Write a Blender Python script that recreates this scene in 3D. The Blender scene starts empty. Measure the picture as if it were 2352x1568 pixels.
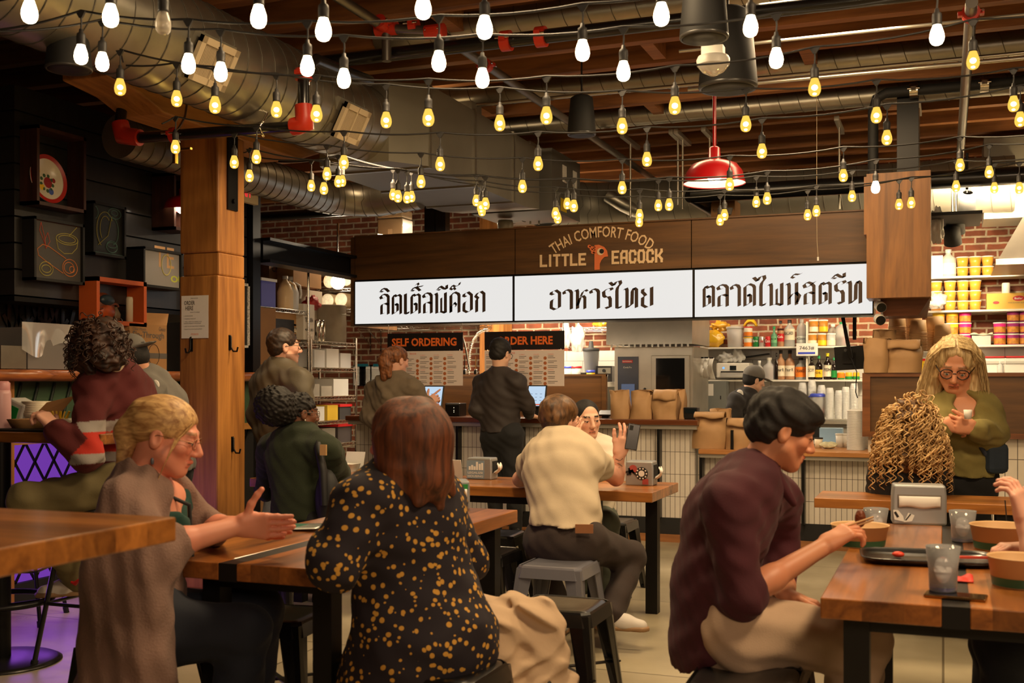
import bpy, math, random
import numpy as np
from mathutils import Vector as V, Matrix
sc = bpy.context.scene
COL = sc.collection
PI = math.pi
random.seed(7)

# ---------------------------------------------------------------- camera
TH = math.radians(21.0)
EYE, FPX, CX, HY = 1.36, 2580.0, 1176.0, 875.0
RT = V((math.cos(TH), math.sin(TH), 0)); FW = V((-math.sin(TH), math.cos(TH), 0)); UP = V((0, 0, 1))
cd = bpy.data.cameras.new('camera'); cam = bpy.data.objects.new('camera', cd); COL.objects.link(cam)
cam.location = (0, 0, EYE); cam.rotation_euler = (PI / 2, 0, TH)
cd.sensor_width = 36; cd.lens = FPX / 2352 * 36; cd.shift_y = (HY - 784) / 2352
cd.clip_start = 0.05; cd.clip_end = 60
cd.dof.use_dof = True; cd.dof.focus_distance = 8.3; cd.dof.aperture_fstop = 5.0
sc.camera = cam

def ray(px, py): return FW + RT * ((px - CX) / FPX) + V((0, 0, -(py - HY) / FPX))
def W(px, py, d): return ray(px, py) * d + V((0, 0, EYE))
def onY(px, py, Y): r = ray(px, py); return r * (Y / r.y) + V((0, 0, EYE))
def onX(px, py, X): r = ray(px, py); return r * (X / r.x) + V((0, 0, EYE))
def onZ(px, py, Z): r = ray(px, py); return r * ((Z - EYE) / r.z) + V((0, 0, EYE))
def dep(p): return V(p).dot(FW)

# ---------------------------------------------------------------- world, exposure, lights
sc.view_settings.view_transform = 'Standard'; sc.view_settings.look = 'None'
sc.view_settings.exposure = 0.0; sc.view_settings.gamma = 1.0; sc.view_settings.use_curve_mapping = False
wd = bpy.data.worlds.new('hall'); sc.world = wd; wd.use_nodes = True
wb = wd.node_tree.nodes['Background']; wb.inputs[0].default_value = (1.0, 0.68, 0.4, 1); wb.inputs[1].default_value = 0.035

def lamp(name, kind, loc, power, col, size=.3, sy=None, target=None, spot=None, blend=.4):
    l = bpy.data.lights.new(name, kind); o = bpy.data.objects.new(name, l); COL.objects.link(o)
    o.location = loc; l.energy = power; l.color = col
    if kind == 'AREA':
        l.size = size
        if sy: l.shape = 'RECTANGLE'; l.size_y = sy
    elif kind == 'SPOT':
        l.spot_size = math.radians(spot); l.spot_blend = blend; l.shadow_soft_size = size
    else: l.shadow_soft_size = size
    if target is not None:
        o.rotation_euler = (V(target) - V(loc)).to_track_quat('-Z', 'Y').to_euler()
    return o
WARM = (1, .72, .41); KIT = (1, .80, .56)
# dining hall ceiling lamps (above and behind the photographer and over the tables)
lamp('hall_lamp', 'AREA', (-1.7, 4.3, 3.5), 66, WARM, .7, .7, (-1.7, 4.4, 0))
lamp('hall_lamp', 'AREA', (1.2, 3.2, 3.55), 110, WARM, .7, .7, (1.1, 3.4, 0))
lamp('hall_lamp', 'AREA', (-0.6, 6.6, 3.5), 88, WARM, .7, .7, (-.6, 6.6, 0))
lamp('hall_lamp', 'AREA', (-3.4, 6.4, 2.85), 34, WARM, .4, .4, (-3.4, 6.4, 0))
lamp('hall_lamp', 'AREA', (1.6, -1.2, 2.9), 70, (1, .70, .45), 1.6, 1.2, (-1.2, 5, .9))
# counter side of the hall, washing the fronts
lamp('counter_lamp', 'AREA', (-1.2, 8.2, 3.5), 34, WARM, 2.2, .4, (-1.2, 9.3, .6))
lamp('counter_lamp', 'AREA', (-4.0, 8.0, 3.45), 22, WARM, .9, .4, (-3.9, 9.2, .8))
# kitchen ceiling lamps behind the fascia
lamp('kitchen_lamp', 'AREA', (-4.0, 11.2, 3.1), 260, KIT, 1.6, .4, (-4.0, 11.3, 0))
lamp('kitchen_lamp', 'AREA', (-1.6, 11.2, 3.1), 290, KIT, 1.8, .4, (-1.6, 11.3, 0))
lamp('kitchen_lamp', 'AREA', (.45, 10.5, 2.95), 170, (1, .76, .45), 1.0, .4, (.3, 11.5, 1.4))
lamp('back_panel_fill', 'AREA', (-3.4, 9.78, 1.84), 16, (1, .8, .55), 3.2, .06, (-3.4, 10.0, 1.0))  # invented strip under the signs, added to brighten the counter's back panel
lamp('store_lamp', 'AREA', (-5.2, 10.3, 2.85), 60, (1, .76, .5), .5, .5, (-5.5, 10.2, 1))

# ---------------------------------------------------------------- materials
def c(r, g, b):
    f = lambda u: (u / 255 / 12.92) if u / 255 <= .04045 else ((u / 255 + .055) / 1.055) ** 2.4
    return (f(r), f(g), f(b), 1)
def mixc(a, b, t): return tuple(a[i] * (1 - t) + b[i] * t for i in range(4))
MATS = {}
def nt(name):
    m = bpy.data.materials.new(name); m.use_nodes = True
    n = m.node_tree.nodes; return m, n, m.node_tree.links, n['Principled BSDF']
def M(name, col=(.5, .5, .5, 1), rough=.5, metal=0, var=0, vs=6, bump=0, bs=60, trans=0, emit=0, ecol=None, coat=0, sheen=0, alpha=1, attr=None, ior=None, vscale=None, sss=0):
    if name in MATS: return MATS[name]
    m, n, L, p = nt(name)
    p.inputs['Roughness'].default_value = rough; p.inputs['Metallic'].default_value = metal
    p.inputs['Base Color'].default_value = col
    if trans: p.inputs['Transmission Weight'].default_value = trans
    if coat: p.inputs['Coat Weight'].default_value = coat; p.inputs['Coat Roughness'].default_value = .12
    if sheen: p.inputs['Sheen Weight'].default_value = sheen; p.inputs['Sheen Roughness'].default_value = .5
    if alpha < 1: p.inputs['Alpha'].default_value = alpha
    if ior: p.inputs['IOR'].default_value = ior
    if sss:
        p.inputs['Subsurface Weight'].default_value = sss; p.inputs['Subsurface Radius'].default_value = (.012, .005, .003)
        p.inputs['Subsurface Scale'].default_value = 1
    if emit:
        p.inputs['Emission Color'].default_value = ecol or col; p.inputs['Emission Strength'].default_value = emit
    tc = n.new('ShaderNodeTexCoord')
    src = None
    if attr:
        a = n.new('ShaderNodeAttribute'); a.attribute_name = attr; src = a.outputs['Color']
        L.new(src, p.inputs['Base Color'])
    if var:
        no = n.new('ShaderNodeTexNoise'); no.inputs['Scale'].default_value = vs; no.inputs['Detail'].default_value = 5
        if vscale:
            mp = n.new('ShaderNodeMapping'); mp.inputs['Scale'].default_value = vscale
            L.new(tc.outputs['Object'], mp.inputs[0]); L.new(mp.outputs[0], no.inputs['Vector'])
        else: L.new(tc.outputs['Object'], no.inputs['Vector'])
        mx = n.new('ShaderNodeMixRGB'); mx.blend_type = 'MULTIPLY'; mx.inputs[0].default_value = 1
        rp = n.new('ShaderNodeValToRGB'); rp.color_ramp.elements[0].position = .3; rp.color_ramp.elements[1].position = .7
        rp.color_ramp.elements[0].color = (1 - var,) * 3 + (1,); rp.color_ramp.elements[1].color = (1 + var * .5,) * 3 + (1,)
        L.new(no.outputs[0], rp.inputs[0]); L.new(rp.outputs[0], mx.inputs[2])
        if src: L.new(src, mx.inputs[1])
        else: mx.inputs[1].default_value = col
        L.new(mx.outputs[0], p.inputs['Base Color'])
    if bump:
        nb_ = n.new('ShaderNodeTexNoise'); nb_.inputs['Scale'].default_value = bs; nb_.inputs['Detail'].default_value = 4
        L.new(tc.outputs['Object'], nb_.inputs['Vector'])
        bp = n.new('ShaderNodeBump'); bp.inputs['Strength'].default_value = bump; bp.inputs['Distance'].default_value = .01
        L.new(nb_.outputs[0], bp.inputs['Height']); L.new(bp.outputs[0], p.inputs['Normal'])
    MATS[name] = m; return m

def wood(name, dark, light, axis='X', s=1.0, rough=.4, coat=0, bump=.15, board=0, across='Y'):
    if name in MATS: return MATS[name]
    m, n, L, p = nt(name)
    tc = n.new('ShaderNodeTexCoord'); mp = n.new('ShaderNodeMapping')
    sc3 = [9 * s] * 3; sc3['XYZ'.index(axis)] = .7 * s; mp.inputs['Scale'].default_value = sc3
    L.new(tc.outputs['Object'], mp.inputs[0])
    vec = mp.outputs[0]
    if board:
        sx = n.new('ShaderNodeSeparateXYZ'); L.new(tc.outputs['Object'], sx.inputs[0])
        dv = n.new('ShaderNodeMath'); dv.operation = 'DIVIDE'; dv.inputs[1].default_value = board; L.new(sx.outputs[across], dv.inputs[0])
        fl = n.new('ShaderNodeMath'); fl.operation = 'FLOOR'; L.new(dv.outputs[0], fl.inputs[0])
        wn = n.new('ShaderNodeTexWhiteNoise'); wn.noise_dimensions = '1D'; L.new(fl.outputs[0], wn.inputs['W'])
        ad = n.new('ShaderNodeVectorMath'); ad.operation = 'MULTIPLY_ADD'
        L.new(wn.outputs['Color'], ad.inputs[0]); ad.inputs[1].default_value = (30, 30, 30); L.new(vec, ad.inputs[2]); vec = ad.outputs[0]
    n1 = n.new('ShaderNodeTexNoise'); n1.inputs['Scale'].default_value = 1.0; n1.inputs['Detail'].default_value = 6; n1.inputs['Distortion'].default_value = 1.6
    L.new(vec, n1.inputs['Vector'])
    n2 = n.new('ShaderNodeTexNoise'); n2.inputs['Scale'].default_value = 7; n2.inputs['Detail'].default_value = 3; L.new(vec, n2.inputs['Vector'])
    ma = n.new('ShaderNodeMath'); ma.operation = 'MULTIPLY_ADD'; ma.inputs[1].default_value = .3; L.new(n2.outputs[0], ma.inputs[0]); L.new(n1.outputs[0], ma.inputs[2])
    rp = n.new('ShaderNodeValToRGB'); e = rp.color_ramp.elements
    e[0].position = .38; e[0].color = dark; e[1].position = .86; e[1].color = light
    md = e.new(.62); md.color = mixc(dark, light, .55)
    L.new(ma.outputs[0], rp.inputs[0])
    out = rp.outputs[0]
    if board:
        mx = n.new('ShaderNodeMixRGB'); mx.blend_type = 'MULTIPLY'; mx.inputs[0].default_value = 1
        vr = n.new('ShaderNodeMapRange'); vr.inputs['To Min'].default_value = .65; vr.inputs['To Max'].default_value = 1.2
        L.new(wn.outputs['Value'], vr.inputs['Value']); L.new(out, mx.inputs[1]); L.new(vr.outputs[0], mx.inputs[2]); out = mx.outputs[0]
    L.new(out, p.inputs['Base Color'])
    p.inputs['Roughness'].default_value = rough
    if coat: p.inputs['Coat Weight'].default_value = coat; p.inputs['Coat Roughness'].default_value = .18
    if bump:
        bp = n.new('ShaderNodeBump'); bp.inputs['Strength'].default_value = bump; bp.inputs['Distance'].default_value = .006
        L.new(ma.outputs[0], bp.inputs['Height']); L.new(bp.outputs[0], p.inputs['Normal'])
    MATS[name] = m; return m

def bricks(name, c1, c2, mort, bw, rh, ms, offset=.5, plane='XZ', rough=.8, bump=.5, var=.35):
    if name in MATS: return MATS[name]
    m, n, L, p = nt(name)
    tc = n.new('ShaderNodeTexCoord'); s = n.new('ShaderNodeSeparateXYZ'); cb = n.new('ShaderNodeCombineXYZ')
    L.new(tc.outputs['Object'], s.inputs[0]); L.new(s.outputs[plane[0]], cb.inputs[0]); L.new(s.outputs[plane[1]], cb.inputs[1])
    src = cb.outputs[0]
    if bump > .3:
        nz = n.new('ShaderNodeTexNoise'); nz.inputs['Scale'].default_value = 14; L.new(src, nz.inputs['Vector'])
        vm = n.new('ShaderNodeVectorMath'); vm.operation = 'MULTIPLY_ADD'; vm.inputs[1].default_value = (.014, .014, 0); L.new(nz.outputs['Color'], vm.inputs[0]); L.new(src, vm.inputs[2]); src = vm.outputs[0]
    b = n.new('ShaderNodeTexBrick'); b.offset = offset; b.inputs['Scale'].default_value = 1
    b.inputs['Brick Width'].default_value = bw; b.inputs['Row Height'].default_value = rh; b.inputs['Mortar Size'].default_value = ms
    b.inputs['Mortar Smooth'].default_value = .2; b.inputs['Color1'].default_value = c1; b.inputs['Color2'].default_value = c2; b.inputs['Mortar'].default_value = mort
    L.new(src, b.inputs['Vector'])
    no = n.new('ShaderNodeTexNoise'); no.inputs['Scale'].default_value = 9; no.inputs['Detail'].default_value = 6; L.new(tc.outputs['Object'], no.inputs['Vector'])
    rp = n.new('ShaderNodeMapRange'); rp.inputs['From Min'].default_value = .3; rp.inputs['From Max'].default_value = .7; rp.inputs['To Min'].default_value = 1 - var; rp.inputs['To Max'].default_value = 1 + var * .4
    L.new(no.outputs[0], rp.inputs[0])
    mx = n.new('ShaderNodeMixRGB'); mx.blend_type = 'MULTIPLY'; mx.inputs[0].default_value = 1; L.new(b.outputs[0], mx.inputs[1]); L.new(rp.outputs[0], mx.inputs[2])
    L.new(mx.outputs[0], p.inputs['Base Color']); p.inputs['Roughness'].default_value = rough
    bp = n.new('ShaderNodeBump'); bp.inputs['Strength'].default_value = bump; bp.inputs['Distance'].default_value = .008; bp.invert = True
    L.new(b.outputs['Fac'], bp.inputs['Height']); L.new(bp.outputs[0], p.inputs['Normal'])
    MATS[name] = m; return m

def glow(name, col, st):
    if name in MATS: return MATS[name]
    m, n, L, p = nt(name); n.remove(p)
    e = n.new('ShaderNodeEmission'); e.inputs[0].default_value = col; e.inputs[1].default_value = st
    L.new(e.outputs[0], n['Material Output'].inputs[0]); MATS[name] = m; return m
def clear(name, col=(1, 1, 1, 1), fac=.75, rough=.08):
    # thin clear plastic or glass sheet: mostly see-through with a gloss
    if name in MATS: return MATS[name]
    m, n, L, p = nt(name)
    t = n.new('ShaderNodeBsdfTransparent'); t.inputs[0].default_value = col
    mx = n.new('ShaderNodeMixShader'); mx.inputs[0].default_value = 1 - fac
    p.inputs['Base Color'].default_value = mixc(col, (1, 1, 1, 1), .08); p.inputs['Roughness'].default_value = .5
    gl = n.new('ShaderNodeBsdfGlossy'); gl.inputs['Roughness'].default_value = rough; fr = n.new('ShaderNodeFresnel'); fr.inputs[0].default_value = 1.5; m2 = n.new('ShaderNodeMixShader')
    L.new(fr.outputs[0], m2.inputs[0]); L.new(t.outputs[0], m2.inputs[1]); L.new(gl.outputs[0], m2.inputs[2])
    L.new(m2.outputs[0], mx.inputs[1]); L.new(p.outputs[0], mx.inputs[2]); L.new(mx.outputs[0], n['Material Output'].inputs[0])
    MATS[name] = m; return m

# ---------------------------------------------------------------- mesh collector
def frame(d, hint=V((0, 0, 1))):
    d = V(d).normalized()
    if abs(d.dot(hint)) > .97: hint = V((1, 0, 0))
    x = hint.cross(d).normalized(); y = d.cross(x); return x, y, d
class MB:
    def __init__(s): s.v = []; s.f = []; s.sm = []
    def add(s, vs, fs, smooth=False):
        o = len(s.v); s.v += [tuple(q) for q in vs]; s.f += [tuple(i + o for i in q) for q in fs]; s.sm += [smooth] * len(fs); return s
    def box(s, x0, x1, y0, y1, z0, z1, m=None):
        vs = [V((x, y, z)) for x in (x0, x1) for y in (y0, y1) for z in (z0, z1)]
        if m: vs = [m @ q for q in vs]
        return s.add(vs, [(0, 1, 3, 2), (4, 6, 7, 5), (0, 4, 5, 1), (2, 3, 7, 6), (0, 2, 6, 4), (1, 5, 7, 3)])
    def bar(s, a, b, w, h, hint=V((0, 0, 1))):
        a = V(a); b = V(b); x, y, d = frame(b - a, hint)
        vs = [q + x * (w / 2 * i) + y * (h / 2 * j) for q in (a, b) for i, j in ((-1, -1), (1, -1), (1, 1), (-1, 1))]
        return s.add(vs, [(3, 2, 1, 0), (4, 5, 6, 7), (0, 1, 5, 4), (1, 2, 6, 5), (2, 3, 7, 6), (3, 0, 4, 7)])
    def cyl(s, a, b, r0, r1=None, n=16, caps=True):
        a = V(a); b = V(b); r1 = r0 if r1 is None else r1; x, y, d = frame(b - a)
        vs = []
        for q, r in ((a, r0), (b, r1)):
            vs += [q + x * (r * math.cos(2 * PI * i / n)) + y * (r * math.sin(2 * PI * i / n)) for i in range(n)]
        s.add(vs, [(i, (i + 1) % n, n + (i + 1) % n, n + i) for i in range(n)], True)
        if caps: s.add(vs[:n], [tuple(range(n - 1, -1, -1))]); s.add(vs[n:], [tuple(range(n))])
        return s
    def tube(s, pts, r, n=8, caps=True):
        pts = [V(q) for q in pts]; k = len(pts)
        rs = r if isinstance(r, (list, tuple)) else [r] * k
        vs = []; px = None
        for i, q in enumerate(pts):
            d = (pts[min(i + 1, k - 1)] - pts[max(i - 1, 0)])
            if d.length < 1e-9: d = V((0, 0, 1))
            d.normalize()
            if px is None: px = frame(d)[0]
            x = px - d * px.dot(d)
            if x.length < 1e-5: x = frame(d)[0]
            x.normalize(); y = d.cross(x); px = x
            vs += [q + x * (rs[i] * math.cos(2 * PI * j / n)) + y * (rs[i] * math.sin(2 * PI * j / n)) for j in range(n)]
        fs = [(i * n + j, i * n + (j + 1) % n, (i + 1) * n + (j + 1) % n, (i + 1) * n + j) for i in range(k - 1) for j in range(n)]
        s.add(vs, fs, True)
        if caps: s.add(vs[:n], [tuple(range(n - 1, -1, -1))]); s.add(vs[-n:], [tuple(range(n))])
        return s
    def lathe(s, prof, o=(0, 0, 0), n=24, m=None, smooth=True):
        o = V(o); vs = []
        for r, z in prof:
            vs += [V((r * math.cos(2 * PI * j / n), r * math.sin(2 * PI * j / n), z)) for j in range(n)]
        if m: vs = [m @ q for q in vs]
        vs = [q + o for q in vs]; k = len(prof)
        return s.add(vs, [(i * n + j, i * n + (j + 1) % n, (i + 1) * n + (j + 1) % n, (i + 1) * n + j) for i in range(k - 1) for j in range(n)], smooth)
    def ell(s, o, rx, ry, rz, n=16, k=10, m=None):
        prof = [(max(math.sin(PI * i / k), 1e-4), -math.cos(PI * i / k)) for i in range(k + 1)]
        mm = Matrix.Diagonal((rx, ry, rz, 1)); mm = (m @ mm) if m else mm
        return s.lathe(prof, o, n, mm)
    def poly(s, pts, th, o, x, y):
        # flat outline pts (u, v) extruded by th along x cross y
        o = V(o); x = V(x); y = V(y); nn = x.cross(y).normalized(); k = len(pts)
        a = [o + x * u + y * w for u, w in pts]
        if th == 0: return s.add(a, [tuple(range(k))])
        b = [q + nn * th for q in a]
        s.add(a + b, [tuple(range(k - 1, -1, -1)), tuple(range(k, 2 * k))] + [(i, (i + 1) % k, k + (i + 1) % k, k + i) for i in range(k)]); return s
    def grid(s, fn, nu, nv, smooth=True):
        vs = [fn(i / nu, j / nv) for i in range(nu + 1) for j in range(nv + 1)]
        return s.add(vs, [(i * (nv + 1) + j, (i + 1) * (nv + 1) + j, (i + 1) * (nv + 1) + j + 1, i * (nv + 1) + j + 1) for i in range(nu) for j in range(nv)], smooth)
    def build(s, name, mat, parent=None, loc=None, rz=0, bevel=0, solid=0, seg=2, base=None):
        me = bpy.data.meshes.new(name)
        vs = s.v
        if base is not None: vs = [tuple(V(q) - V(base)) for q in vs]
        me.from_pydata(vs, [], s.f); me.polygons.foreach_set('use_smooth', s.sm); me.update()
        o = bpy.data.objects.new(name, me); COL.objects.link(o)
        me.materials.append(mat)
        if parent: o.parent = parent
        if loc is not None: o.location = loc
        if rz: o.rotation_euler = (0, 0, rz)
        if solid: md = o.modifiers.new('s', 'SOLIDIFY'); md.thickness = solid; md.offset = 0
        if bevel:
            md = o.modifiers.new('b', 'BEVEL'); md.width = bevel; md.segments = seg; md.limit_method = 'ANGLE'; md.angle_limit = math.radians(40)
        return o
def tag(o, label=None, cat=None, group=None, kind=None):
    if label: o['label'] = label
    if cat: o['category'] = cat
    if group: o['group'] = group
    if kind: o['kind'] = kind
    return o
def thing(name, label, cat, loc=(0, 0, 0), rz=0, group=None):
    o = bpy.data.objects.new(name, None); COL.objects.link(o); o.empty_display_size = .05
    o.location = loc; o.rotation_euler = (0, 0, rz); return tag(o, label, cat, group)
def kids(o): return [x for x in COL.objects if x.parent == o]
KID = {}
def dup(root, loc, rz=0, label=None, group=None, scale=None):
    if root.name not in KID:
        KID[root.name] = [(k, kids(k)) for k in kids(root)]
    r = root.copy(); COL.objects.link(r); r.location = loc; r.rotation_euler = (0, 0, rz)
    if scale: r.scale = scale
    if label: r['label'] = label
    if group: r['group'] = group
    for k, gs in KID[root.name]:
        q = k.copy(); COL.objects.link(q); q.parent = r
        for g in gs:
            e = g.copy(); COL.objects.link(e); e.parent = q
    return r
def struct(o): o['kind'] = 'structure'; return o

TXT = {}
def text_mesh(s, bold=0):
    key = (s, bold)
    if key not in TXT:
        cu = bpy.data.curves.new('t', 'FONT'); cu.body = s; cu.size = 1; cu.resolution_u = 2; cu.offset = bold
        ob = bpy.data.objects.new('t', cu)
        me = bpy.data.meshes.new_from_object(ob)
        vs = [(q.co.x, q.co.y) for q in me.vertices]; fs = [tuple(p.vertices) for p in me.polygons]
        bpy.data.objects.remove(ob); bpy.data.meshes.remove(me)
        xs = [a for a, b in vs]; ys = [b for a, b in vs]
        x0, x1, y0, y1 = min(xs), max(xs), min(ys), max(ys)
        TXT[key] = ([((a - x0) / (x1 - x0), (b - y0) / (y1 - y0)) for a, b in vs], fs, (x1 - x0) / (y1 - y0))
    return TXT[key]
def text(mb, s, o, x, y, w=None, h=None, bold=0, arc=None):
    # string s laid at o along unit x, up unit y, w wide and h tall
    vs, fs, asp = text_mesh(s, bold); x = V(x); y = V(y); o = V(o)
    if w is None: w = h * asp
    if h is None: h = w / asp
    out = []
    for a, b in vs:
        if arc:
            R = arc; t = (a - .5) * w / R; q = o + x * (w / 2 + (R + b * h) * math.sin(t)) + y * ((R + b * h) * math.cos(t) - R)
        else: q = o + x * (a * w) + y * (b * h)
        out.append(q)
    mb.add(out, fs); return mb
# ================================================================ large structure
TIMBER = wood('timber', c(108, 60, 22), c(190, 130, 62), 'Z', .8, .6, bump=.5)
TIMBERY = wood('timber_along', c(126, 78, 30), c(194, 138, 68), 'Y', .8, .6, bump=.3)
JOIST = wood('joist_wood', c(108, 66, 34), c(172, 114, 62), 'X', .8, .65, bump=.2)
WALNUT = wood('walnut', c(60, 38, 17), c(110, 74, 36), 'X', .75, .42, bump=.05)
WALNUTZ = wood('walnut_upright', c(84, 50, 18), c(150, 98, 44), 'Z', .9, .42, bump=.05)
TABLEW = wood('table_wood', c(96, 50, 18), c(180, 110, 48), 'Y', 1.1, .3, coat=.5, bump=.05, board=.11, across='X')
TABLEX = wood('table_wood_across', c(104, 56, 20), c(188, 120, 54), 'X', 1.1, .3, coat=.5, bump=.05, board=.1, across='Y')
BLACK = M('black_steel', c(26, 25, 25), .38, .6)
BLACKP = M('black_paint', c(24, 23, 23), .3, .2, coat=.3)
BLACKM = M('matt_black', c(20, 20, 20), .7)
STEEL = M('brushed_steel', c(182, 176, 164), .34, .6, var=.12, vs=5)
CHROME = M('chrome', c(215, 210, 200), .16, 1)
GALV = M('galvanised_sheet', c(168, 164, 152), .36, .9, var=.22, vs=4)
GALVD = M('duct_sheet_grey', c(138, 134, 122), .5, .55, var=.12, vs=2)
WHITE = M('white_plastic', c(228, 224, 214), .4)
PAPER = M('white_paper', c(232, 228, 220), .7)
REDP = M('red_pipe_paint', c(190, 46, 24), .4)
REDL = M('red_lamp_enamel', c(158, 16, 20), .3, coat=.4)
DARKW = wood('dark_stained_wood', c(40, 20, 14), c(74, 40, 28), 'Z', 1.2, .5)
CARD = M('cardboard', c(176, 132, 84), .8, var=.08, vs=5)
CARDD = M('cardboard_dark', c(130, 92, 54), .8, var=.08, vs=5)
KRAFT = M('kraft_paper', c(170, 132, 90), .7, var=.1, vs=9, bump=.12, bs=18)
INK = M('black_ink', c(28, 25, 23), .6)
INKG = M('grey_ink', c(96, 90, 84), .6)
ORANGE = M('orange_print', c(232, 110, 36), .6)

m, n, L, p = nt('polished_concrete')
tc = n.new('ShaderNodeTexCoord'); a = n.new('ShaderNodeTexNoise'); a.inputs['Scale'].default_value = 1.1; a.inputs['Detail'].default_value = 7
L.new(tc.outputs['Object'], a.inputs[0]); r = n.new('ShaderNodeValToRGB'); e = r.color_ramp.elements
e[0].position = .3; e[0].color = c(136, 124, 98); e[1].position = .72; e[1].color = c(196, 184, 154); L.new(a.outputs[0], r.inputs[0])
b = n.new('ShaderNodeTexBrick'); b.offset = .3; b.inputs['Scale'].default_value = 1; b.inputs['Brick Width'].default_value = 2.3; b.inputs['Row Height'].default_value = 1.7; b.inputs['Mortar Size'].default_value = .006
b.inputs['Color1'].default_value = (1, 1, 1, 1); b.inputs['Color2'].default_value = (.72, .72, .74, 1); b.inputs['Mortar'].default_value = (.4, .38, .36, 1); L.new(tc.outputs['Object'], b.inputs[0])
x = n.new('ShaderNodeMixRGB'); x.blend_type = 'MULTIPLY'; x.inputs[0].default_value = 1; L.new(r.outputs[0], x.inputs[1]); L.new(b.outputs[0], x.inputs[2]); L.new(x.outputs[0], p.inputs[0])
a2 = n.new('ShaderNodeTexNoise'); a2.inputs['Scale'].default_value = 3.5; a2.inputs['Detail'].default_value = 6; L.new(tc.outputs['Object'], a2.inputs[0])
mr = n.new('ShaderNodeMapRange'); mr.inputs['To Min'].default_value = .2; mr.inputs['To Max'].default_value = .5; L.new(a2.outputs[0], mr.inputs[0]); L.new(mr.outputs[0], p.inputs['Roughness'])
MATS['floor'] = m
struct(MB().box(-10, 6.5, -3, 14.2, -.1, 0).build('floor', m))
BRICK = bricks('red_brick', c(146, 78, 48), c(106, 54, 34), c(178, 160, 134), .215, .074, .011)
TILE = bricks('white_stack_tile', c(216, 208, 196), c(206, 197, 186), c(92, 84, 76), .0425, .19, .0022, 0, rough=.22, bump=.2, var=.06)
KTILE = bricks('kitchen_wall_tile', c(214, 212, 208), c(206, 204, 200), c(130, 126, 122), .4, .2, .003, .5, rough=.25, bump=.15, var=.05)
struct(MB().box(-10, 6.5, 12.8, 13.1, 0, 4.0).build('wall_back', BRICK))
struct(MB().box(-5.0, -.9, 12.77, 12.8, .9, 1.72).build('trim_1', KTILE))
struct(MB().box(-.9, 4, 12.77, 12.8, .9, 1.72).build('trim_2', KTILE))
# ceiling: deck with joists on a girder
ceil = thing('ceiling', None, None, (0, 0, 3.98)); struct(ceil)
MB().box(-10, 6.5, -3, 13.1, 0, .06).build('deck', wood('deck_wood', c(60, 32, 16), c(104, 62, 32), 'X', .6, .7), ceil)
jb = MB().box(-10, 6.5, -.045, .045, -.32, 0).build('joist', JOIST, ceil, (0, -2.45, 0))
for k in range(1, 28):
    o = jb.copy(); COL.objects.link(o); o.location = (0, -2.45 + .55 * k, 0)
random.seed(3)
for k, (x, y) in enumerate(((-3.0, 6.6), (-1.9, 7.7), (-.9, 8.25), (.4, 7.15), (-3.6, 8.8), (1.2, 8.25), (-2.3, 9.35), (-.4, 9.9))):
    MB().box(x - .045, x + .045, y - .21, y + .21, -.31, -.02).build('blocking', JOIST, ceil)
# girders along Y
for nm, X0, lab in (('girder', -4.72, 'heavy timber girder over the post and its bolster'), ('girder', 3.3, 'heavy timber girder above the right side of the hall')):
    tag(MB().box(X0, X0 + .32, -3, 12.8, 3.33, 3.655).build(nm, TIMBERY), lab, 'beam')
# timber post, bolster, plate
post = thing('timber_post', 'square golden timber post with a paper sign and iron hooks', 'post', (-4.55, 6.28, 0))
mb = MB(); mb.box(-.15, .15, -.15, .15, 2.2, 2.98); mb.box(-.135, .15, -.138, .15, 2.05, 2.2); mb.box(-.15, .155, -.155, .15, 0, 2.05)
mb.build('shaft', TIMBER, post, bevel=.012)
hk = MB().tube([(0, 0, .075), (0, -.012, .07), (0, -.012, 0), (0, -.03, -.028), (0, -.058, -.028), (0, -.066, 0)], .006).box(-.011, .011, -.006, .004, -.02, .08)
for (px, py) in ((440, 800), (449, 1020)):
    q = onY(px, py, 6.125) - post.location; o = hk.build('coat_hook', BLACK, post, q)
for (px, py) in ((527, 797), (533, 1030)):
    q = onX(px, py, -4.395) - post.location; o = hk.build('coat_hook', BLACK, post, q, PI / 2)
mb = MB(); mb.box(0, .012, -.055, .055, -.26, .3)
pl = mb.build('bracket_plate', BLACK, post, (.15, 0, 2.75))
for z in (-.2, .12, .24): MB().cyl((.012, .0, z), (.03, 0, z), .017, n=6).build('bolt', BLACK, pl)
yy = 1.19
mb = MB().poly([(-yy, .1), (-yy, .35), (yy, .35), (yy, .12), (yy - .35, 0), (yy - .8, 0), (-yy + .5, 0), (-yy + .28, .07)], .32, (-.16, 0, 0), (0, 1, 0), (0, 0, 1))
tag(mb.build('timber_bolster', TIMBERY, None, (-4.56 + .0, 6.28, 2.98), bevel=.01), 'thick golden timber bolster across the top of the post', 'beam')
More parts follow.
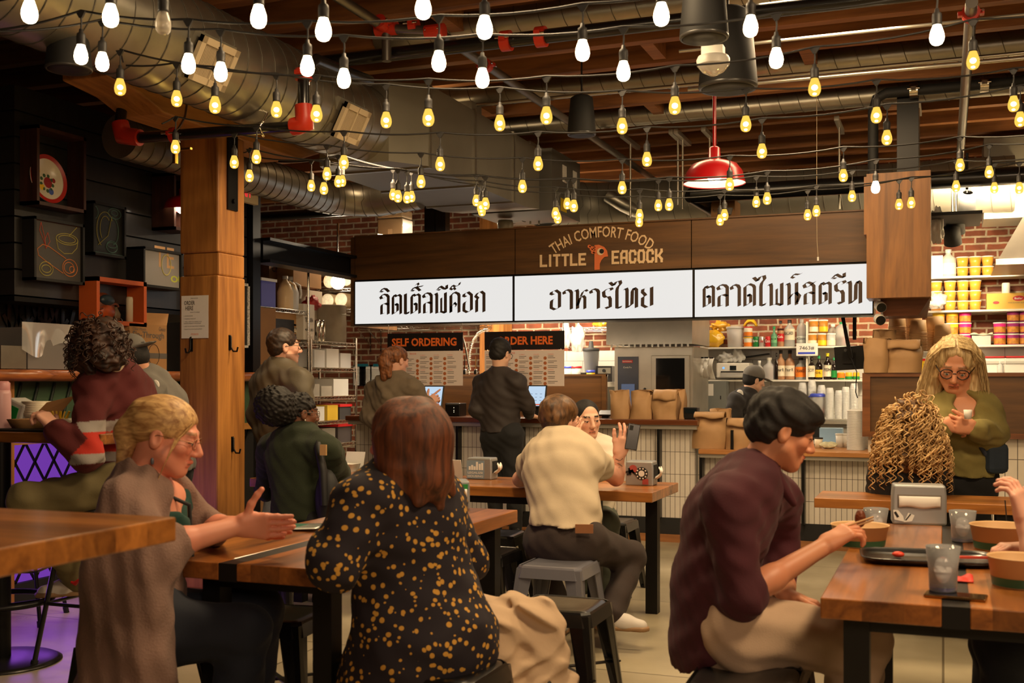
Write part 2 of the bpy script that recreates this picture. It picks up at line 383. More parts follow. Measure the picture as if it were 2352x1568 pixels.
# paper sign on the post
sg = thing('order_sign', 'white paper ordering sign taped to the front of the timber post', 'sign', onY(417, 777, 6.12))
MB().box(0, .212, -.0015, 0, 0, .279).build('sheet', PAPER, sg)
mb = MB(); X = (1, 0, 0); Z = (0, 0, 1); yq = -.0025
text(mb, 'THAI FOOD?', (.072, yq, .258), X, Z, .06, .007); text(mb, 'ORDER', (.022, yq, .218), X, Z, .085, .027, .02); text(mb, 'HERE', (.032, yq, .184), X, Z, .062, .027, .02)
text(mb, 'HOW IT WORKS', (.07, yq, .166), X, Z, .075, .007)
for z, s, w in ((.143, '1. SCAN CODE', .07), (.124, '2. ORDER & TAKE OUT', .095), (.105, '3. WE’LL TEXT YOU WHEN YOUR', .14), (.094, '    ORDER IS READY FOR PICKUP', .135), (.075, '4. SEE YOU AT OUR PICKUP WINDOW', .165), (.056, 'THANK YOU FOR YOUR SUPPORT', .145)):
    text(mb, s, (.02, yq, z), X, Z, w, .0065)
mb.build('lettering', INKG, sg)
text(MB(), 'LITTLE PEACOCK', (.075, yq, .02), X, Z, .06, .012).build('logo', ORANGE, sg)

# ---------------------------------------------------------------- left food stall
SLAT = M('black_stained_boards', c(38, 36, 36), .42, 0, var=.3, vs=3, vscale=(1, 6, 1), coat=.25)
XW = -5.4; YC = 5.42
wl = thing('wall_left', None, None, (XW, YC, 0)); struct(wl)
mb = MB()
for k in range(8):
    z = 1.9 + k * .165; mb.box(-.02, 0, 0, 2.5, z, z + .153); mb.box(-4, -.02, 0, .02, z, z + .153)
mb.build('boards', SLAT, wl)
MB().box(-4, -.03, .03, 2.5, 1.92, 3.2).build('backing', BLACKM, wl)
MB().box(-4, 0, 0, 2.5, 1.86, 1.89).build('bottom_trim', BLACK, wl)
struct(MB().box(-10, -9.8, -3, 13, 0, 4).build('wall_far_left', M('dark_plaster', c(40, 34, 30), .9)))
struct(MB().box(-9.8, -7.2, 8.6, 8.7, 0, 4).build('wall_stall_back', M('dark_plaster', c(40, 34, 30), .9)))
# counter of the stall with purple light behind a lattice
st = thing('stall_counter', 'food stall counter with a rough live-edge ledge and purple glowing lattice front', 'counter', (-5.25, 4.2, 0))
mb = MB(); random.seed(5)
def edge(u, v):
    y = u * 3.7; t = v * 4
    w = .018 * math.sin(y * 7) + .012 * math.sin(y * 17 + 1)
    pr = [(-.5, 1.435), (.08 + w, 1.43), (.11 + w * 1.4, 1.395), (.07 + w, 1.36), (-.5, 1.355)]
    i = min(int(t), 3); f = t - i; return V((pr[i][0] * (1 - f) + pr[i + 1][0] * f, y, pr[i][1] * (1 - f) + pr[i + 1][1] * f))
mb.grid(edge, 60, 4); mb.build('ledge', wood('live_edge_wood', c(112, 56, 22), c(186, 110, 56), 'Y', 1.4, .4, coat=.3), st)
MB().box(-.1, -.06, 0, 3.7, 1.0, 1.36).build('upper_front', M('green_painted_boards', c(58, 84, 58), .6, var=.3, vs=3), st)
mb = MB()
for k in range(26):
    y = .1 + k * .14; mb.tube([(-.055, y, 1.0), (-.05, y + .03, 1.15), (-.055, y + .1, 1.35)], .011, 5)
mb.build('leaf_stripes', M('dark_green_paint', c(22, 36, 26), .6), st)
MB().box(-.1, -.07, 0, 2.0, .12, .98).build('glow_panel', glow('purple_led', c(150, 78, 222), .5), st); MB().box(-.1, -.07, 2.0, 3.7, .12, .98).build('dark_panel', BLACKM, st)
mb = MB()
for k in range(-7, 27):
    y = k * .16
    for s in (1, -1):
        a = V((-.045, y, .12)); b = V((-.045, y + s * .56, .98)) if s > 0 else V((-.045, y - .56, .98))
        pts = [(a, b)]
        if min(a.y, b.y) >= -.02 and max(a.y, b.y) <= 3.72: mb.bar(a, b, .012, .012, V((1, 0, 0)))
mb.build('lattice', BLACK, st)
for y in (.0, .98, 1.95, 2.95): MB().box(-.06, .0, y, y + .09, 0, 1.36).build('post', TIMBER, st)
MB().box(-.1, -.03, 0, 3.7, 0, .12).build('kick', BLACKM, st); MB().box(-.08, -.02, 0, 3.7, .97, 1.02).build('rail', TIMBERY, st)
lamp('purple_led_strip', 'AREA', (-5.1, 5.0, .5), 5, (.45, .12, 1), 1.4, .5, (-4.0, 5.0, 0))
struct(MB().box(-8.2, -7.2, 3.2, 8.4, 0, .95).build('wall_stall_low', BLACKM))

# steel column and lintel beam
q = W(577, 800, 9.4); tag(MB().box(-.055, .055, -.055, .055, 0, 3.66).build('steel_column', BLACK, None, (q.x, q.y, 0)), 'black steel column behind the timber post', 'column')
mb = MB().box(-.09, .09, 0, 4.7, 2.36, 2.385).box(-.09, .09, 0, 4.7, 2.545, 2.57).box(-.02, .02, 0, 4.7, 2.385, 2.545)
tag(mb.build('steel_lintel', BLACK, None, (-5.38, 8.1, 0)), 'black steel beam from the column to the left end of the signs', 'beam')
tag(MB().box(-.08, .08, -.08, .08, onY(2060, 395, 9.2).z, 3.66).build('steel_column', BLACK, None, (-.26, 9.42, 0)), 'black steel column rising behind the walnut post cover', 'column')
for i, px in enumerate((991, 1017)):
    q = onY(px, 500, 11.6); tag(MB().box(-.06, .06, -.06, .06, 2.4, 3.66).build('steel_column', BLACK, None, (q.x, 11.6, 0)), ('left' if i == 0 else 'right') + ' of the two black steel columns above the blank end of the fascia', 'column')

# ---------------------------------------------------------------- service counter
XL, XS, XR = -5.24, -1.95, 3.2
ct = thing('service_counter', 'long walnut topped ordering counter faced in narrow white stacked tile', 'counter', (0, 9.4, 0))
MB().box(XL + .06, XS, 0, .05, .2, .97).build('tile_front', TILE, ct)
MB().box(XL, XS + .04, -.12, .62, .99, 1.035).build('worktop', wood('walnut_top', c(64, 30, 14), c(110, 60, 30), 'X', .9, .25, coat=.4), ct, bevel=.005)
MB().box(XL + .02, XS + .03, -.1, .55, .955, .99).build('metal_trim', STEEL, ct)
MB().box(XL + .06, XR, -.01, .05, .06, .2).build('kick_plate', BLACKM, ct)
MB().box(XL + .06, XR, -.06, .06, 0, .06).build('floor_curb', JOIST, ct)
for k in range(0, 6):
    x = XL + .5 + k * .62; MB().box(x, x + .022, -.09, .0, .2, .955).build('steel_strut', BLACK, ct)
bk = MB().box(-4.1, -2.92, .58, .61, 1.035, 1.41).box(-5.2, -4.11, .58, .61, 1.035, 1.41).build('back_panel', WALNUT, ct)
MB().box(-4.11, -4.06, .565, .585, 1.035, 1.41).box(-2.94, -2.9, .565, .62, 1.035, 1.42).box(-5.2, -2.9, .57, .62, 1.405, 1.425).build('edge_trim', WALNUT, bk)
lc = thing('pickup_counter', 'lower pickup counter with a pale oak top over white tile', 'counter', (0, 9.4, 0))
MB().box(XS + .02, -.57, 0, .05, .2, .74).build('tile_front', TILE, lc)
MB().box(XS + .05, -.3, -.13, .6, .755, .795).build('worktop', wood('oak_top', c(126, 78, 38), c(190, 132, 76), 'X', .9, .35), lc, bevel=.004)
MB().box(XS + .06, -.3, -.11, .5, .725, .755).build('metal_trim', STEEL, lc)
for x in (-1.9, -1.07, -.4): MB().box(x, x + .025, -.09, 0, .2, .725).build('steel_strut', BLACK, lc)
pt = thing('walnut_partition', 'framed walnut partition panel standing behind the woman in the olive sweater', 'partition', (0, 9.36, 0))
MB().box(-.56, XR, -.01, .04, .96, 1.4).build('panel', WALNUT, pt)
MB().box(-.6, -.54, -.03, .06, .92, 1.425).box(-.54, XR, -.03, .06, 1.395, 1.425).box(-.54, XR, -.03, .06, .92, .96).build('frame', wood('walnut_rail', c(84, 46, 20), c(140, 84, 42), 'X', .8, .4), pt)
MB().box(-.56, XR, .04, .09, .2, .94).build('tile_front', bricks('white_large_tile', c(222, 212, 196), c(214, 204, 188), c(96, 88, 78), .0885, .38, .003, 0, rough=.22, bump=.2, var=.05), pt)

# ---------------------------------------------------------------- fascia and light boxes
YF = 9.6
fa = thing('wooden_fascia', 'long dark walnut fascia board carrying the restaurant name', 'fascia', (0, YF, 0))
xs = [onY(815, 600, YF).x, onY(1183, 600, YF).x, onY(1588, 600, YF).x, onY(1993, 600, YF).x]
zt, zm, zb = onY(815, 545, YF).z, onY(817, 646, YF).z, onY(818, 747, YF).z
for i in range(3): MB().box(xs[i] + .004, xs[i + 1] - .004, 0, .04, zm + .012, zt).build('board', WALNUT, fa)
MB().box(xs[0] - .04, xs[0], -.01, .9, zb - .01, zt).build('end_board', WALNUT, fa)
MB().box(xs[0], xs[3] + .1, -.015, .05, zt, zt + .012).build('top_edge', WALNUT, fa)
MB().box(xs[0], xs[3], .04, .12, zm, zt).build('backing', BLACKM, fa)
LBOX = M('light_box_face', c(20, 20, 20), .5, emit=.80, ecol=(1, .985, .96, 1))
xb = [xs[0] + .012, onY(1183, 690, YF).x, onY(1596, 690, YF).x, onY(2009, 690, YF).x]
ibox = []
for i, nm in enumerate(('first', 'middle', 'last')):
    bx = thing('light_box_sign', ('white light box with tall brown Thai lettering at the left end of the fascia', 'white light box with the shortest Thai word, under the restaurant name', 'white light box with the longest Thai lettering, beside the walnut post cover')[i], 'sign', (xb[i], YF - .02, zb), group='light box signs')
    w = xb[i + 1] - xb[i] - .012; h = zm - zb - .008
    MB().box(.004, w - .004, 0, .02, .012, h).build('face', LBOX, bx)
    fr = MB().box(-.004, w + .004, -.004, .3, -.002, .012).box(-.006, .004, -.004, .3, 0, h).box(w - .004, w + .006, -.004, .3, 0, h).box(-.004, w + .004, -.004, .3, h, h + .008).box(0, w, .25, .3, 0, h)
    fr.build('housing', BLACK, bx); ibox.append((bx, w, h))

# Thai letters drawn with a broad slanted nib
def nib(mb, pts, wd=.13, sl=.06, o=(0, 0), sx=1, sy=1, P=None):
    nv = (wd / 2, sl / 2); q = [(a, b) for a, b in pts]
    for (a, b), (e, f) in zip(q[:-1], q[1:]):
        cor = [(a - nv[0], b - nv[1]), (a + nv[0], b + nv[1]), (e + nv[0], f + nv[1]), (e - nv[0], f - nv[1])]
        cr = (e - a) * nv[1] - (f - b) * nv[0]
        if cr < 0: cor = cor[::-1]
        mb.add([P((o[0] + u * sx, o[1] + w * sy)) for u, w in cor], [(3, 2, 1, 0)])
# unit letters: x 0..w, y 0..1 body height; strokes are (points, pen width)
G = {
 'ล': (.66, [([(.30, .80), (.12, .76), (.06, .86), (.22, .97), (.44, .95), (.56, .85), (.56, .04)], .13), ([(.56, .48), (.36, .55), (.16, .5), (.12, .42), (.12, .05), (.28, .08)], .12)]),
 'ต': (.72, [([(.36, .44), (.30, .52), (.42, .46), (.42, .18), (.12, .03), (.12, .82), (.22, .93), (.36, .84), (.48, .94), (.62, .86), (.62, .04)], .12)]),
 'ด': (.72, [([(.34, .44), (.30, .53), (.42, .46), (.42, .18), (.12, .03), (.12, .84), (.34, .97), (.56, .9), (.62, .82), (.62, .04)], .12)]),
 'ค': (.72, [([(.44, .40), (.34, .5), (.30, .40), (.12, .34), (.12, .05)], .08), ([(.12, .05), (.12, .82), (.34, .97), (.56, .9), (.62, .82), (.62, .04)], .13), ([(.34, .48), (.46, .4), (.4, .3)], .08)]),
 'เ': (.32, [([(.12, .96), (.12, .06), (.26, .03), (.3, .12)], .14)]),
 'พ': (.84, [([(.03, .88), (.12, .95), (.16, .84), (.16, .03), (.44, .1), (.70, .03), (.70, .96)], .13), ([(.44, .08), (.44, .72)], .09)]),
 'อ': (.70, [([(.22, .52), (.14, .46), (.12, .3), (.12, .12), (.34, .03), (.58, .14), (.58, .82), (.36, .96), (.14, .88), (.1, .78), (.24, .74)], .13)]),
 'ก': (.68, [([(.12, .04), (.12, .58), (.20, .66), (.05, .76), (.18, .9), (.38, .97), (.56, .86), (.56, .04)], .13)]),
 'า': (.56, [([(.22, .80), (.08, .76), (.04, .86), (.2, .96), (.38, .92), (.46, .82), (.46, .04)], .13)]),
 'ห': (.76, [([(.03, .88), (.12, .95), (.16, .84), (.16, .05)], .13), ([(.16, .2), (.3, .55), (.46, .66), (.56, .56), (.56, .04)], .12), ([(.34, .62), (.44, .82), (.60, .93), (.7, .86)], .10)]),
 'ร': (.58, [([(.44, .84), (.56, .9), (.50, .98), (.28, .93), (.10, .82), (.12, .62), (.22, .55), (.38, .58), (.46, .46), (.46, .08), (.34, .03), (.24, .1)], .13)]),
 'ไ': (.46, [([(-.22, 1.24), (-.02, 1.08), (.12, 1.26), (.32, 1.3), (.36, 1.16), (.2, 1.0), (.16, .86), (.16, .06), (.3, .03), (.36, .12)], .13)]),
 'ท': (.78, [([(.03, .88), (.12, .95), (.16, .84), (.16, .03), (.42, .2), (.44, .8), (.54, .95), (.66, .86), (.66, .04)], .13)]),
 'ย': (.72, [([(.28, .93), (.14, .88), (.12, .74), (.22, .66), (.28, .58), (.13, .5), (.12, .14), (.34, .03), (.6, .12), (.6, .96)], .13)]),
 'น': (.78, [([(.03, .88), (.12, .95), (.16, .84), (.16, .04)], .13), ([(.16, .3), (.34, .5), (.54, .58)], .1), ([(.54, .96), (.54, .04)], .13), ([(.50, .56), (.7, .40), (.56, .12)], .12)]),
 'ส': (.68, [([(.62, .98), (.46, .88), (.3, .78), (.12, .74), (.06, .86), (.24, .97), (.42, .92), (.56, .8), (.56, .04)], .12), ([(.56, .48), (.36, .55), (.16, .5), (.12, .42), (.12, .05), (.28, .08)], .12)]),
 'ิ': (0, [([(-.62, 1.10), (-.46, 1.24), (-.26, 1.22), (-.06, 1.08)], .12), ([(-.6, 1.10), (-.44, 1.09)], .1)]),
 'ี': (0, [([(-.66, 1.10), (-.46, 1.26), (-.22, 1.14), (-.06, 1.12), (-.06, 1.30)], .12), ([(-.62, 1.10), (-.46, 1.09)], .1)]),
 '้': (0, [([(-.36, 1.34), (-.22, 1.44), (-.16, 1.36), (-.3, 1.26), (-.12, 1.27), (.12, 1.3)], .09)]),
 '็': (0, [([(-.5, 1.08), (-.64, 1.14), (-.5, 1.28), (-.34, 1.22), (-.1, 1.28), (-.04, 1.4)], .1), ([(-.42, 1.18), (-.32, 1.08), (-.2, 1.14)], .09)]),
 '์': (0, [([(-.36, 1.16), (-.5, 1.2), (-.36, 1.32), (-.12, 1.3), (.02, 1.34)], .10)]),
}
THAI = M('brown_sign_letters', c(62, 44, 34), .6)
for i, (s, fx0, fx1, fy0, fy1) in enumerate((('ลิตเติ้ลพีค็อก', .165, .845, .22, .71), ('อาหารไทย', .205, .8, .235, .69), ('ตลาดไพน์สตรีท', .045, .955, .215, .69))):
    bx, w, h = ibox[i]; adv = sum(G[ch][0] + (.08 if G[ch][0] else 0) for ch in s)
    sx = (fx1 - fx0) * w / adv; sy = (fy1 - fy0) * h; mb = MB(); x = fx0 * w
    for ch in s:
        gw, st_ = G[ch]
        for pts, pw in st_: nib(mb, pts, pw * 1.42, .06, (x if gw else x - .08 * sx, fy0 * h), sx, sy, lambda q: (q[0], -.003, q[1]))
        x += (gw + (.08 if gw else 0)) * sx
    mb.build('lettering', THAI, bx)
# restaurant name on the fascia
CREAM = M('cream_letters', c(236, 204, 160), .6); X = V((1, 0, 0)); Z = V((0, 0, 1)); yq = YF - .006
nm = thing('restaurant_name', 'cream and orange restaurant name with a bird head for one letter', 'lettering', (0, YF - .004, 0))
mb = MB()
o = onY(1266, 562, YF - .004); e = onY(1490, 556, YF - .004); wr = (e - o).x
text(mb, 'THAI COMFORT FOOD', (o.x - .0, 0, onY(1378, 545, YF).z), X, Z, wr * 1.04, .098, .012, arc=.78)
cw = onY(1236, 600, YF); scl = cw.y and 1
def glyphs(s, x0, x1, z0, z1):
    # squarish condensed capitals
    D = {'L': [[(0, 1), (0, 0), (1, 0)]], 'I': [[(.5, 0), (.5, 1)]], 'T': [[(0, 1), (1, 1)], [(.5, 1), (.5, 0)]], 'E': [[(1, 1), (0, 1), (0, 0), (1, 0)], [(0, .5), (.8, .5)]],
         'A': [[(0, 0), (0, .8), (.3, 1), (1, 1), (1, 0)], [(0, .42), (1, .42)]], 'C': [[(1, .72), (1, .85), (.8, 1), (.2, 1), (0, .82), (0, .18), (.2, 0), (.8, 0), (1, .15), (1, .28)]],
         'O': [[(.2, 0), (0, .18), (0, .82), (.2, 1), (.8, 1), (1, .82), (1, .18), (.8, 0), (.2, 0)]], 'K': [[(0, 0), (0, 1)], [(0, .5), (.5, .5), (1, .85), (1, 1)], [(.5, .5), (1, .2), (1, 0)]]}
    ws = [.34 if ch == 'I' else 1 for ch in s]; gap = .62; tot = sum(ws) + gap * (len(s) - 1); u = (x1 - x0) / tot; x = x0
    i_ = 0
    for ch, ww in zip(s, ws):
        for ln in D[ch]:
            pts = [V((x + (a if ch != 'I' else .5 * .34 + (a - .5)) * u * 1, -.002, z0 + b * (z1 - z0))) for a, b in ln]
            t = .44 * u
            for k in range(len(pts) - 1):
                a, b = pts[k], pts[k + 1]; d = (b - a).normalized() * (t / 2 * .98); i_ += 1; off = V((0, -.0006 * (i_ % 5), 0)); mb.bar(a - d + off, b + d + off, t, .004, V((0, 1, 0)))
        x += (ww + gap) * u
pA = onY(1243, 610, YF); pB = onY(1344, 610, YF); z0 = onY(1290, 609, YF).z; z1 = onY(1290, 586, YF).z
glyphs('LITTLE', pA.x, pB.x, z0, z1)
pA = onY(1408, 604, YF); pB = onY(1520, 600, YF); z0 = onY(1464, 602, YF).z; z1 = onY(1464, 576, YF).z
glyphs('EACOCK', pA.x, pB.x, z0, z1)
mb.build('cream_lettering', CREAM, nm)
bp = lambda px, py: (onY(px, py, YF).x, onY(px, py, YF).z)
out = [bp(1366, 620), bp(1366, 563), bp(1376, 562), bp(1388, 567), bp(1395, 576), bp(1397, 589), bp(1389, 590), bp(1382, 597), bp(1378, 606), bp(1378, 619)]
mb = MB().poly(out, .004, (0, .0, 0), X, Z)
for (a, b) in ((1354, 566), (1359, 572), (1362, 579)):
    q = bp(a, b); mb.cyl((q[0], -.004, q[1]), (q[0], 0, q[1]), .016, n=14); e = bp(1368, b + 2); mb.bar((q[0], -.002, q[1]), (e[0], -.002, e[1]), .01, .004, V((0, 1, 0)))
mb.build('bird_head', M('orange_bird', c(226, 118, 66), .6), nm)
q = bp(1380, 578); MB().cyl((q[0], -.008, q[1]), (q[0], -.004, q[1]), .032, n=24).build('eye_ring', CREAM, nm)
q = bp(1383, 577); MB().cyl((q[0], -.011, q[1]), (q[0], -.008, q[1]), .021, n=20).build('pupil', INK, nm)

# walnut post cover with soffit
pc = thing('post_cover', 'tall walnut box cladding the column at the right end of the signs', 'cladding', (-.325, 9.4, 0))
zb2, zt2 = onY(2060, 683, 9.2).z, onY(2060, 395, 9.2).z
MB().box(-.235, .235, -.2, .3, zb2, zt2).build('box', WALNUTZ, pc)
MB().box(-.255, -.235, -.19, .2, zb2 + .5, zt2 - .02).build('side_strip', WALNUTZ, pc)
v = [(-.14, -.02, zb2), (.225, -.02, zb2), (.225, .45, zb2), (-.14, .45, zb2), (-.12, .02, zb2 - .13), (.14, .02, zb2 - .13), (.2, .45, zb2 - .13), (-.12, .45, zb2 - .13)]
MB().add(v, [(0, 1, 2, 3), (7, 6, 5, 4), (0, 4, 5, 1), (1, 5, 6, 2), (2, 6, 7, 3), (3, 7, 4, 0)]).build('lower_box', wood('walnut_lower', c(86, 46, 26), c(128, 74, 44), 'X', .9, .5), pc)
# ================================================================ string lights
def bulb_parts():
    prof = [(.0001, -.052), (.010, -.0505), (.018, -.046), (.0235, -.036), (.0255, -.024), (.024, -.010), (.019, .006), (.0145, .018), (.013, .026)]
    return prof
GL_W = glow('bulb_white_hot', (1, .76, .44, 1), 26)
m, n, L, p = nt('bulb_amber'); n.remove(p)
t_ = n.new('ShaderNodeBsdfTransparent'); t_.inputs[0].default_value = (1, .86, .4, 1); e_ = n.new('ShaderNodeEmission'); e_.inputs[0].default_value = (1, .60, .10, 1); e_.inputs[1].default_value = 1.3
x_ = n.new('ShaderNodeMixShader'); x_.inputs[0].default_value = .72; L.new(t_.outputs[0], x_.inputs[1]); L.new(e_.outputs[0], x_.inputs[2]); L.new(x_.outputs[0], n['Material Output'].inputs[0])
GL_A = m
GL_F = glow('bulb_filament', (1, .74, .34, 1), 110)
SOCK = M('bulb_socket_rubber', c(40, 38, 38), .55); WIRE = M('black_wire', c(22, 20, 20), .5)
bw = MB().lathe(bulb_parts(), n=14); ba = MB().lathe(bulb_parts(), n=14)
bf = MB().ell((0, 0, -.016), .0125, .0125, .011, 10, 8).ell((0, 0, -.042), .008, .008, .0045, 8, 6)
so = MB().lathe([(.0001, .082), (.007, .08), (.0085, .068), (.016, .062), (.0175, .05), (.0165, .028), (.0175, .026), (.0175, .02), (.0135, .02)], n=12)
for mb_ in (so,): mb_.tube([(0, 0, .08), (.002, 0, .105), (0, 0, .13)], .0035, 5).add([(-.022, .004, .146), (.022, .004, .146), (.006, .004, .122), (-.006, .004, .122), (-.022, -.004, .146), (.022, -.004, .146), (.006, -.004, .122), (-.006, -.004, .122)], [(0, 1, 2, 3), (7, 6, 5, 4), (0, 4, 5, 1), (1, 5, 6, 2), (2, 6, 7, 3), (3, 7, 4, 0)])
def mesh_of(mb, mat, nm):
    o = mb.build(nm, mat); me = o.data; bpy.data.objects.remove(o); return me
ME_W, ME_A, ME_F, ME_S = mesh_of(bw, GL_W, 'glass_bulb'), mesh_of(ba, GL_A, 'glass_bulb'), mesh_of(bf, GL_F, 'filament'), mesh_of(so, SOCK, 'socket')
ME_U = mesh_of(MB().lathe(bulb_parts(), n=14), clear('bulb_clear', (1, .95, .85, 1), .7), 'glass_bulb')
def link(nm, me, parent, loc=(0, 0, 0)):
    o = bpy.data.objects.new(nm, me); COL.objects.link(o); o.parent = parent; o.location = loc; return o
DROP = .150
def string(label, pts, kind, z0=2.64, z1=2.64, pre=None, post=None, sag=.03):
    # pts: where each bulb shows in the photograph; the cord hangs in a straight vertical plane between two hooks
    k = len(pts); xa, ya = pts[0][:2]; xb, yb = pts[-1][:2]
    da = (z0 - EYE) * FPX / (HY - ya); db = (z1 - EYE) * FPX / (HY - yb)
    P = []
    for q in pts:
        t = (q[0] - xa) / (xb - xa); iv = (1 - t) / da + t / db; P.append(W(q[0], q[1], 1 / iv))
    root = thing('string_light', label, 'string lights', P[0] + V((0, 0, DROP)), group='festoon strings across the hall')
    cord = [q + V((0, 0, DROP)) for q in P]
    if pre: cord = [W(*pre)] + cord
    if post: cord = cord + [W(*post)]
    pl = []
    for a, b in zip(cord[:-1], cord[1:]):
        for j in range(6): t = j / 6; pl.append(a.lerp(b, t) - V((0, 0, sag * 4 * t * (1 - t) * (b - a).length)))
    pl.append(cord[-1]); MB().tube(pl, .0045, 6).build('cord', WIRE, root, base=P[0] + V((0, 0, DROP)))
    for i, (q, w) in enumerate(zip(pts, P)):
        kd = q[2] if len(q) > 2 else kind
        s = link('socket', ME_S, root, w - root.location)
        g = link('bulb', {'w': ME_W, 'a': ME_A, 'u': ME_U}[kd], s)
        if kd == 'a': pass
    return root
def add_fil():
    for o in list(COL.objects):
        if o.data == ME_A: o.data = ME_AF
# amber bulbs carry their filament in the same glass mesh (two materials)
ME_AF = ME_A.copy(); ME_AF.materials.append(GL_F)
bmv = [tuple(q.co) for q in ME_A.vertices]; bmf = [tuple(q.vertices) for q in ME_A.polygons]
fv = [tuple(q.co) for q in ME_F.vertices]; ff = [tuple(i + len(bmv) for i in q.vertices) for q in ME_F.polygons]
ME_AF.clear_geometry(); ME_AF.from_pydata(bmv + fv, [], bmf + ff)
ME_AF.polygons.foreach_set('material_index', [0] * len(bmf) + [1] * len(ff)); ME_AF.polygons.foreach_set('use_smooth', [True] * (len(bmf) + len(ff))); ME_AF.update(); ME_A = ME_AF
string('nearest festoon string, three lit bulbs and one dead one along the top edge', [(68, 16), (375, 42, 'u'), (743, 57), (1113, 52), (1519, 22)], 'w', 2.55, 2.55, (-240, -20, 3.8), (1960, -30, 3.9))
string('festoon string with big white bulbs crossing the round duct at the top', [(254, 25), (594, 27), (972, 6)], 'w', 2.55, 2.55, (-60, 10, 3.9), (1400, -60, 3.9))
string('festoon string of white bulbs whose first bulb hangs beside the left hanging speaker', [(186, 116), (433, 137), (706, 142), (1008, 131), (1338, 106), (1724, 50)], 'w', 2.6, 2.6, (0, 68, 4.2), (2160, -35, 3.9))
string('festoon string of white bulbs just below the first white row', [(235, 133), (507, 156), (790, 171), (1108, 170), (1432, 154), (1783, 124), (2152, 71)], 'w', 2.62, 2.62, (0, 72, 4.2), (2500, -40, 4))
string('festoon string of amber bulbs starting over the timber bolster and climbing to the right', [(276, 192), (494, 233), (727, 253), (984, 262), (1255, 257), (1550, 234), (1871, 192), (2235, 130)], 'a', 2.66, 2.66, (283, 142, 5.0), (2600, 0, 4.2))
string('festoon string of amber bulbs hanging level with the small black speaker', [(406, 219), (635, 244), (887, 268), (1148, 275), (1429, 282), (1713, 277), (2013, 257), (2328, 231)], 'a', 2.66, 2.66, (290, 150, 5.2), (2700, 90, 4.6))
string('festoon string of amber bulbs starting at the brass valve beside the post', [(403, 331), (589, 354), (790, 366), (1011, 370), (1236, 369), (1486, 359), (1750, 340), (2037, 309), (2343, 267)], 'a', 2.64, 2.64, (372, 284, 6.0), (2700, 140, 5))
string('festoon string of amber bulbs passing in front of the red pendant lamp', [(538, 366), (751, 393), (967, 411), (1200, 422), (1429, 425), (1676, 417), (1937, 397), (2205, 373)], 'a', 2.62, 2.62, (500, 300, 6.6), (2500, 290, 5.8))
string('festoon string of amber bulbs on the far side, ending white at the walnut post cover', [(573, 398), (744, 427), (914, 445), (1115, 462), (1318, 467), (1537, 464), (1762, 450), (2011, 424, 'w'), (2272, 389)], 'a', 2.60, 2.62, (560, 350, 7.0), (2560, 300, 6))
string('festoon string of amber bulbs running close before the dark wooden fascia', [(715, 421), (903, 441), (1094, 455), (1303, 462), (1512, 466), (1737, 458), (1957, 445), (2196, 422)], 'a', 2.62, 2.62, (585, 360, 7.2), (2500, 340, 6.2))
string('festoon string of amber bulbs hanging lowest at the middle sign', [(777, 411), (935, 448), (1105, 470), (1276, 484), (1469, 488), (1664, 488), (1875, 479), (2093, 460), (2341, 426)], 'a', 2.62, 2.62, (640, 372, 7.3), (2600, 350, 7))
string('festoon string of amber bulbs hanging lowest of all, just under its twin', [(786, 410), (945, 446), (1107, 478), (1281, 495), (1468, 503), (1654, 500), (1855, 488), (2065, 464), (2284, 426)], 'a', 2.66, 2.66, (640, 370, 7.5), (2600, 340, 7.2))

# ================================================================ ducts and pipes
def duct(name, label, a, b, r, mat=GALV, pitch=.13, pts=None, cat='duct', group=None):
    pts = [V(q) for q in (pts or [a, b])]; base = pts[0]
    root = thing(name, label, cat, base, group=group)
    MB().tube([q - base for q in pts], r, 44).build('pipe', mat, root)
    # the spiral lock seam
    hx = []; acc = 0
    for a_, b_ in zip(pts[:-1], pts[1:]):
        ln = (b_ - a_).length; x, y, d = frame(b_ - a_); st_ = max(2, int(ln / pitch * 30))
        for j in range(st_):
            t = j / st_; ang = (acc + ln * t) / pitch * 2 * PI
            hx.append(a_.lerp(b_, t) - base + (x * math.cos(ang) + y * math.sin(ang)) * (r + .0022))
        acc += ln
    MB().tube(hx, .003, 4, False).build('spiral_seam', M('duct_seam', c(110, 104, 94), .5, .6), root); return root
def arc(c0, r, u, v, a0, a1, k=10): return [V(c0) + V(u) * (r * math.cos(a0 + (a1 - a0) * i / k)) + V(v) * (r * math.sin(a0 + (a1 - a0) * i / k)) for i in range(k + 1)]
dm = duct('round_duct', 'big round galvanised spiral duct running over the timber bolster', (-3.78, 1.2, 3.13), (-3.78, 6.85, 3.13), .27)
VENT = M('cream_vent_metal', c(206, 188, 156), .5)
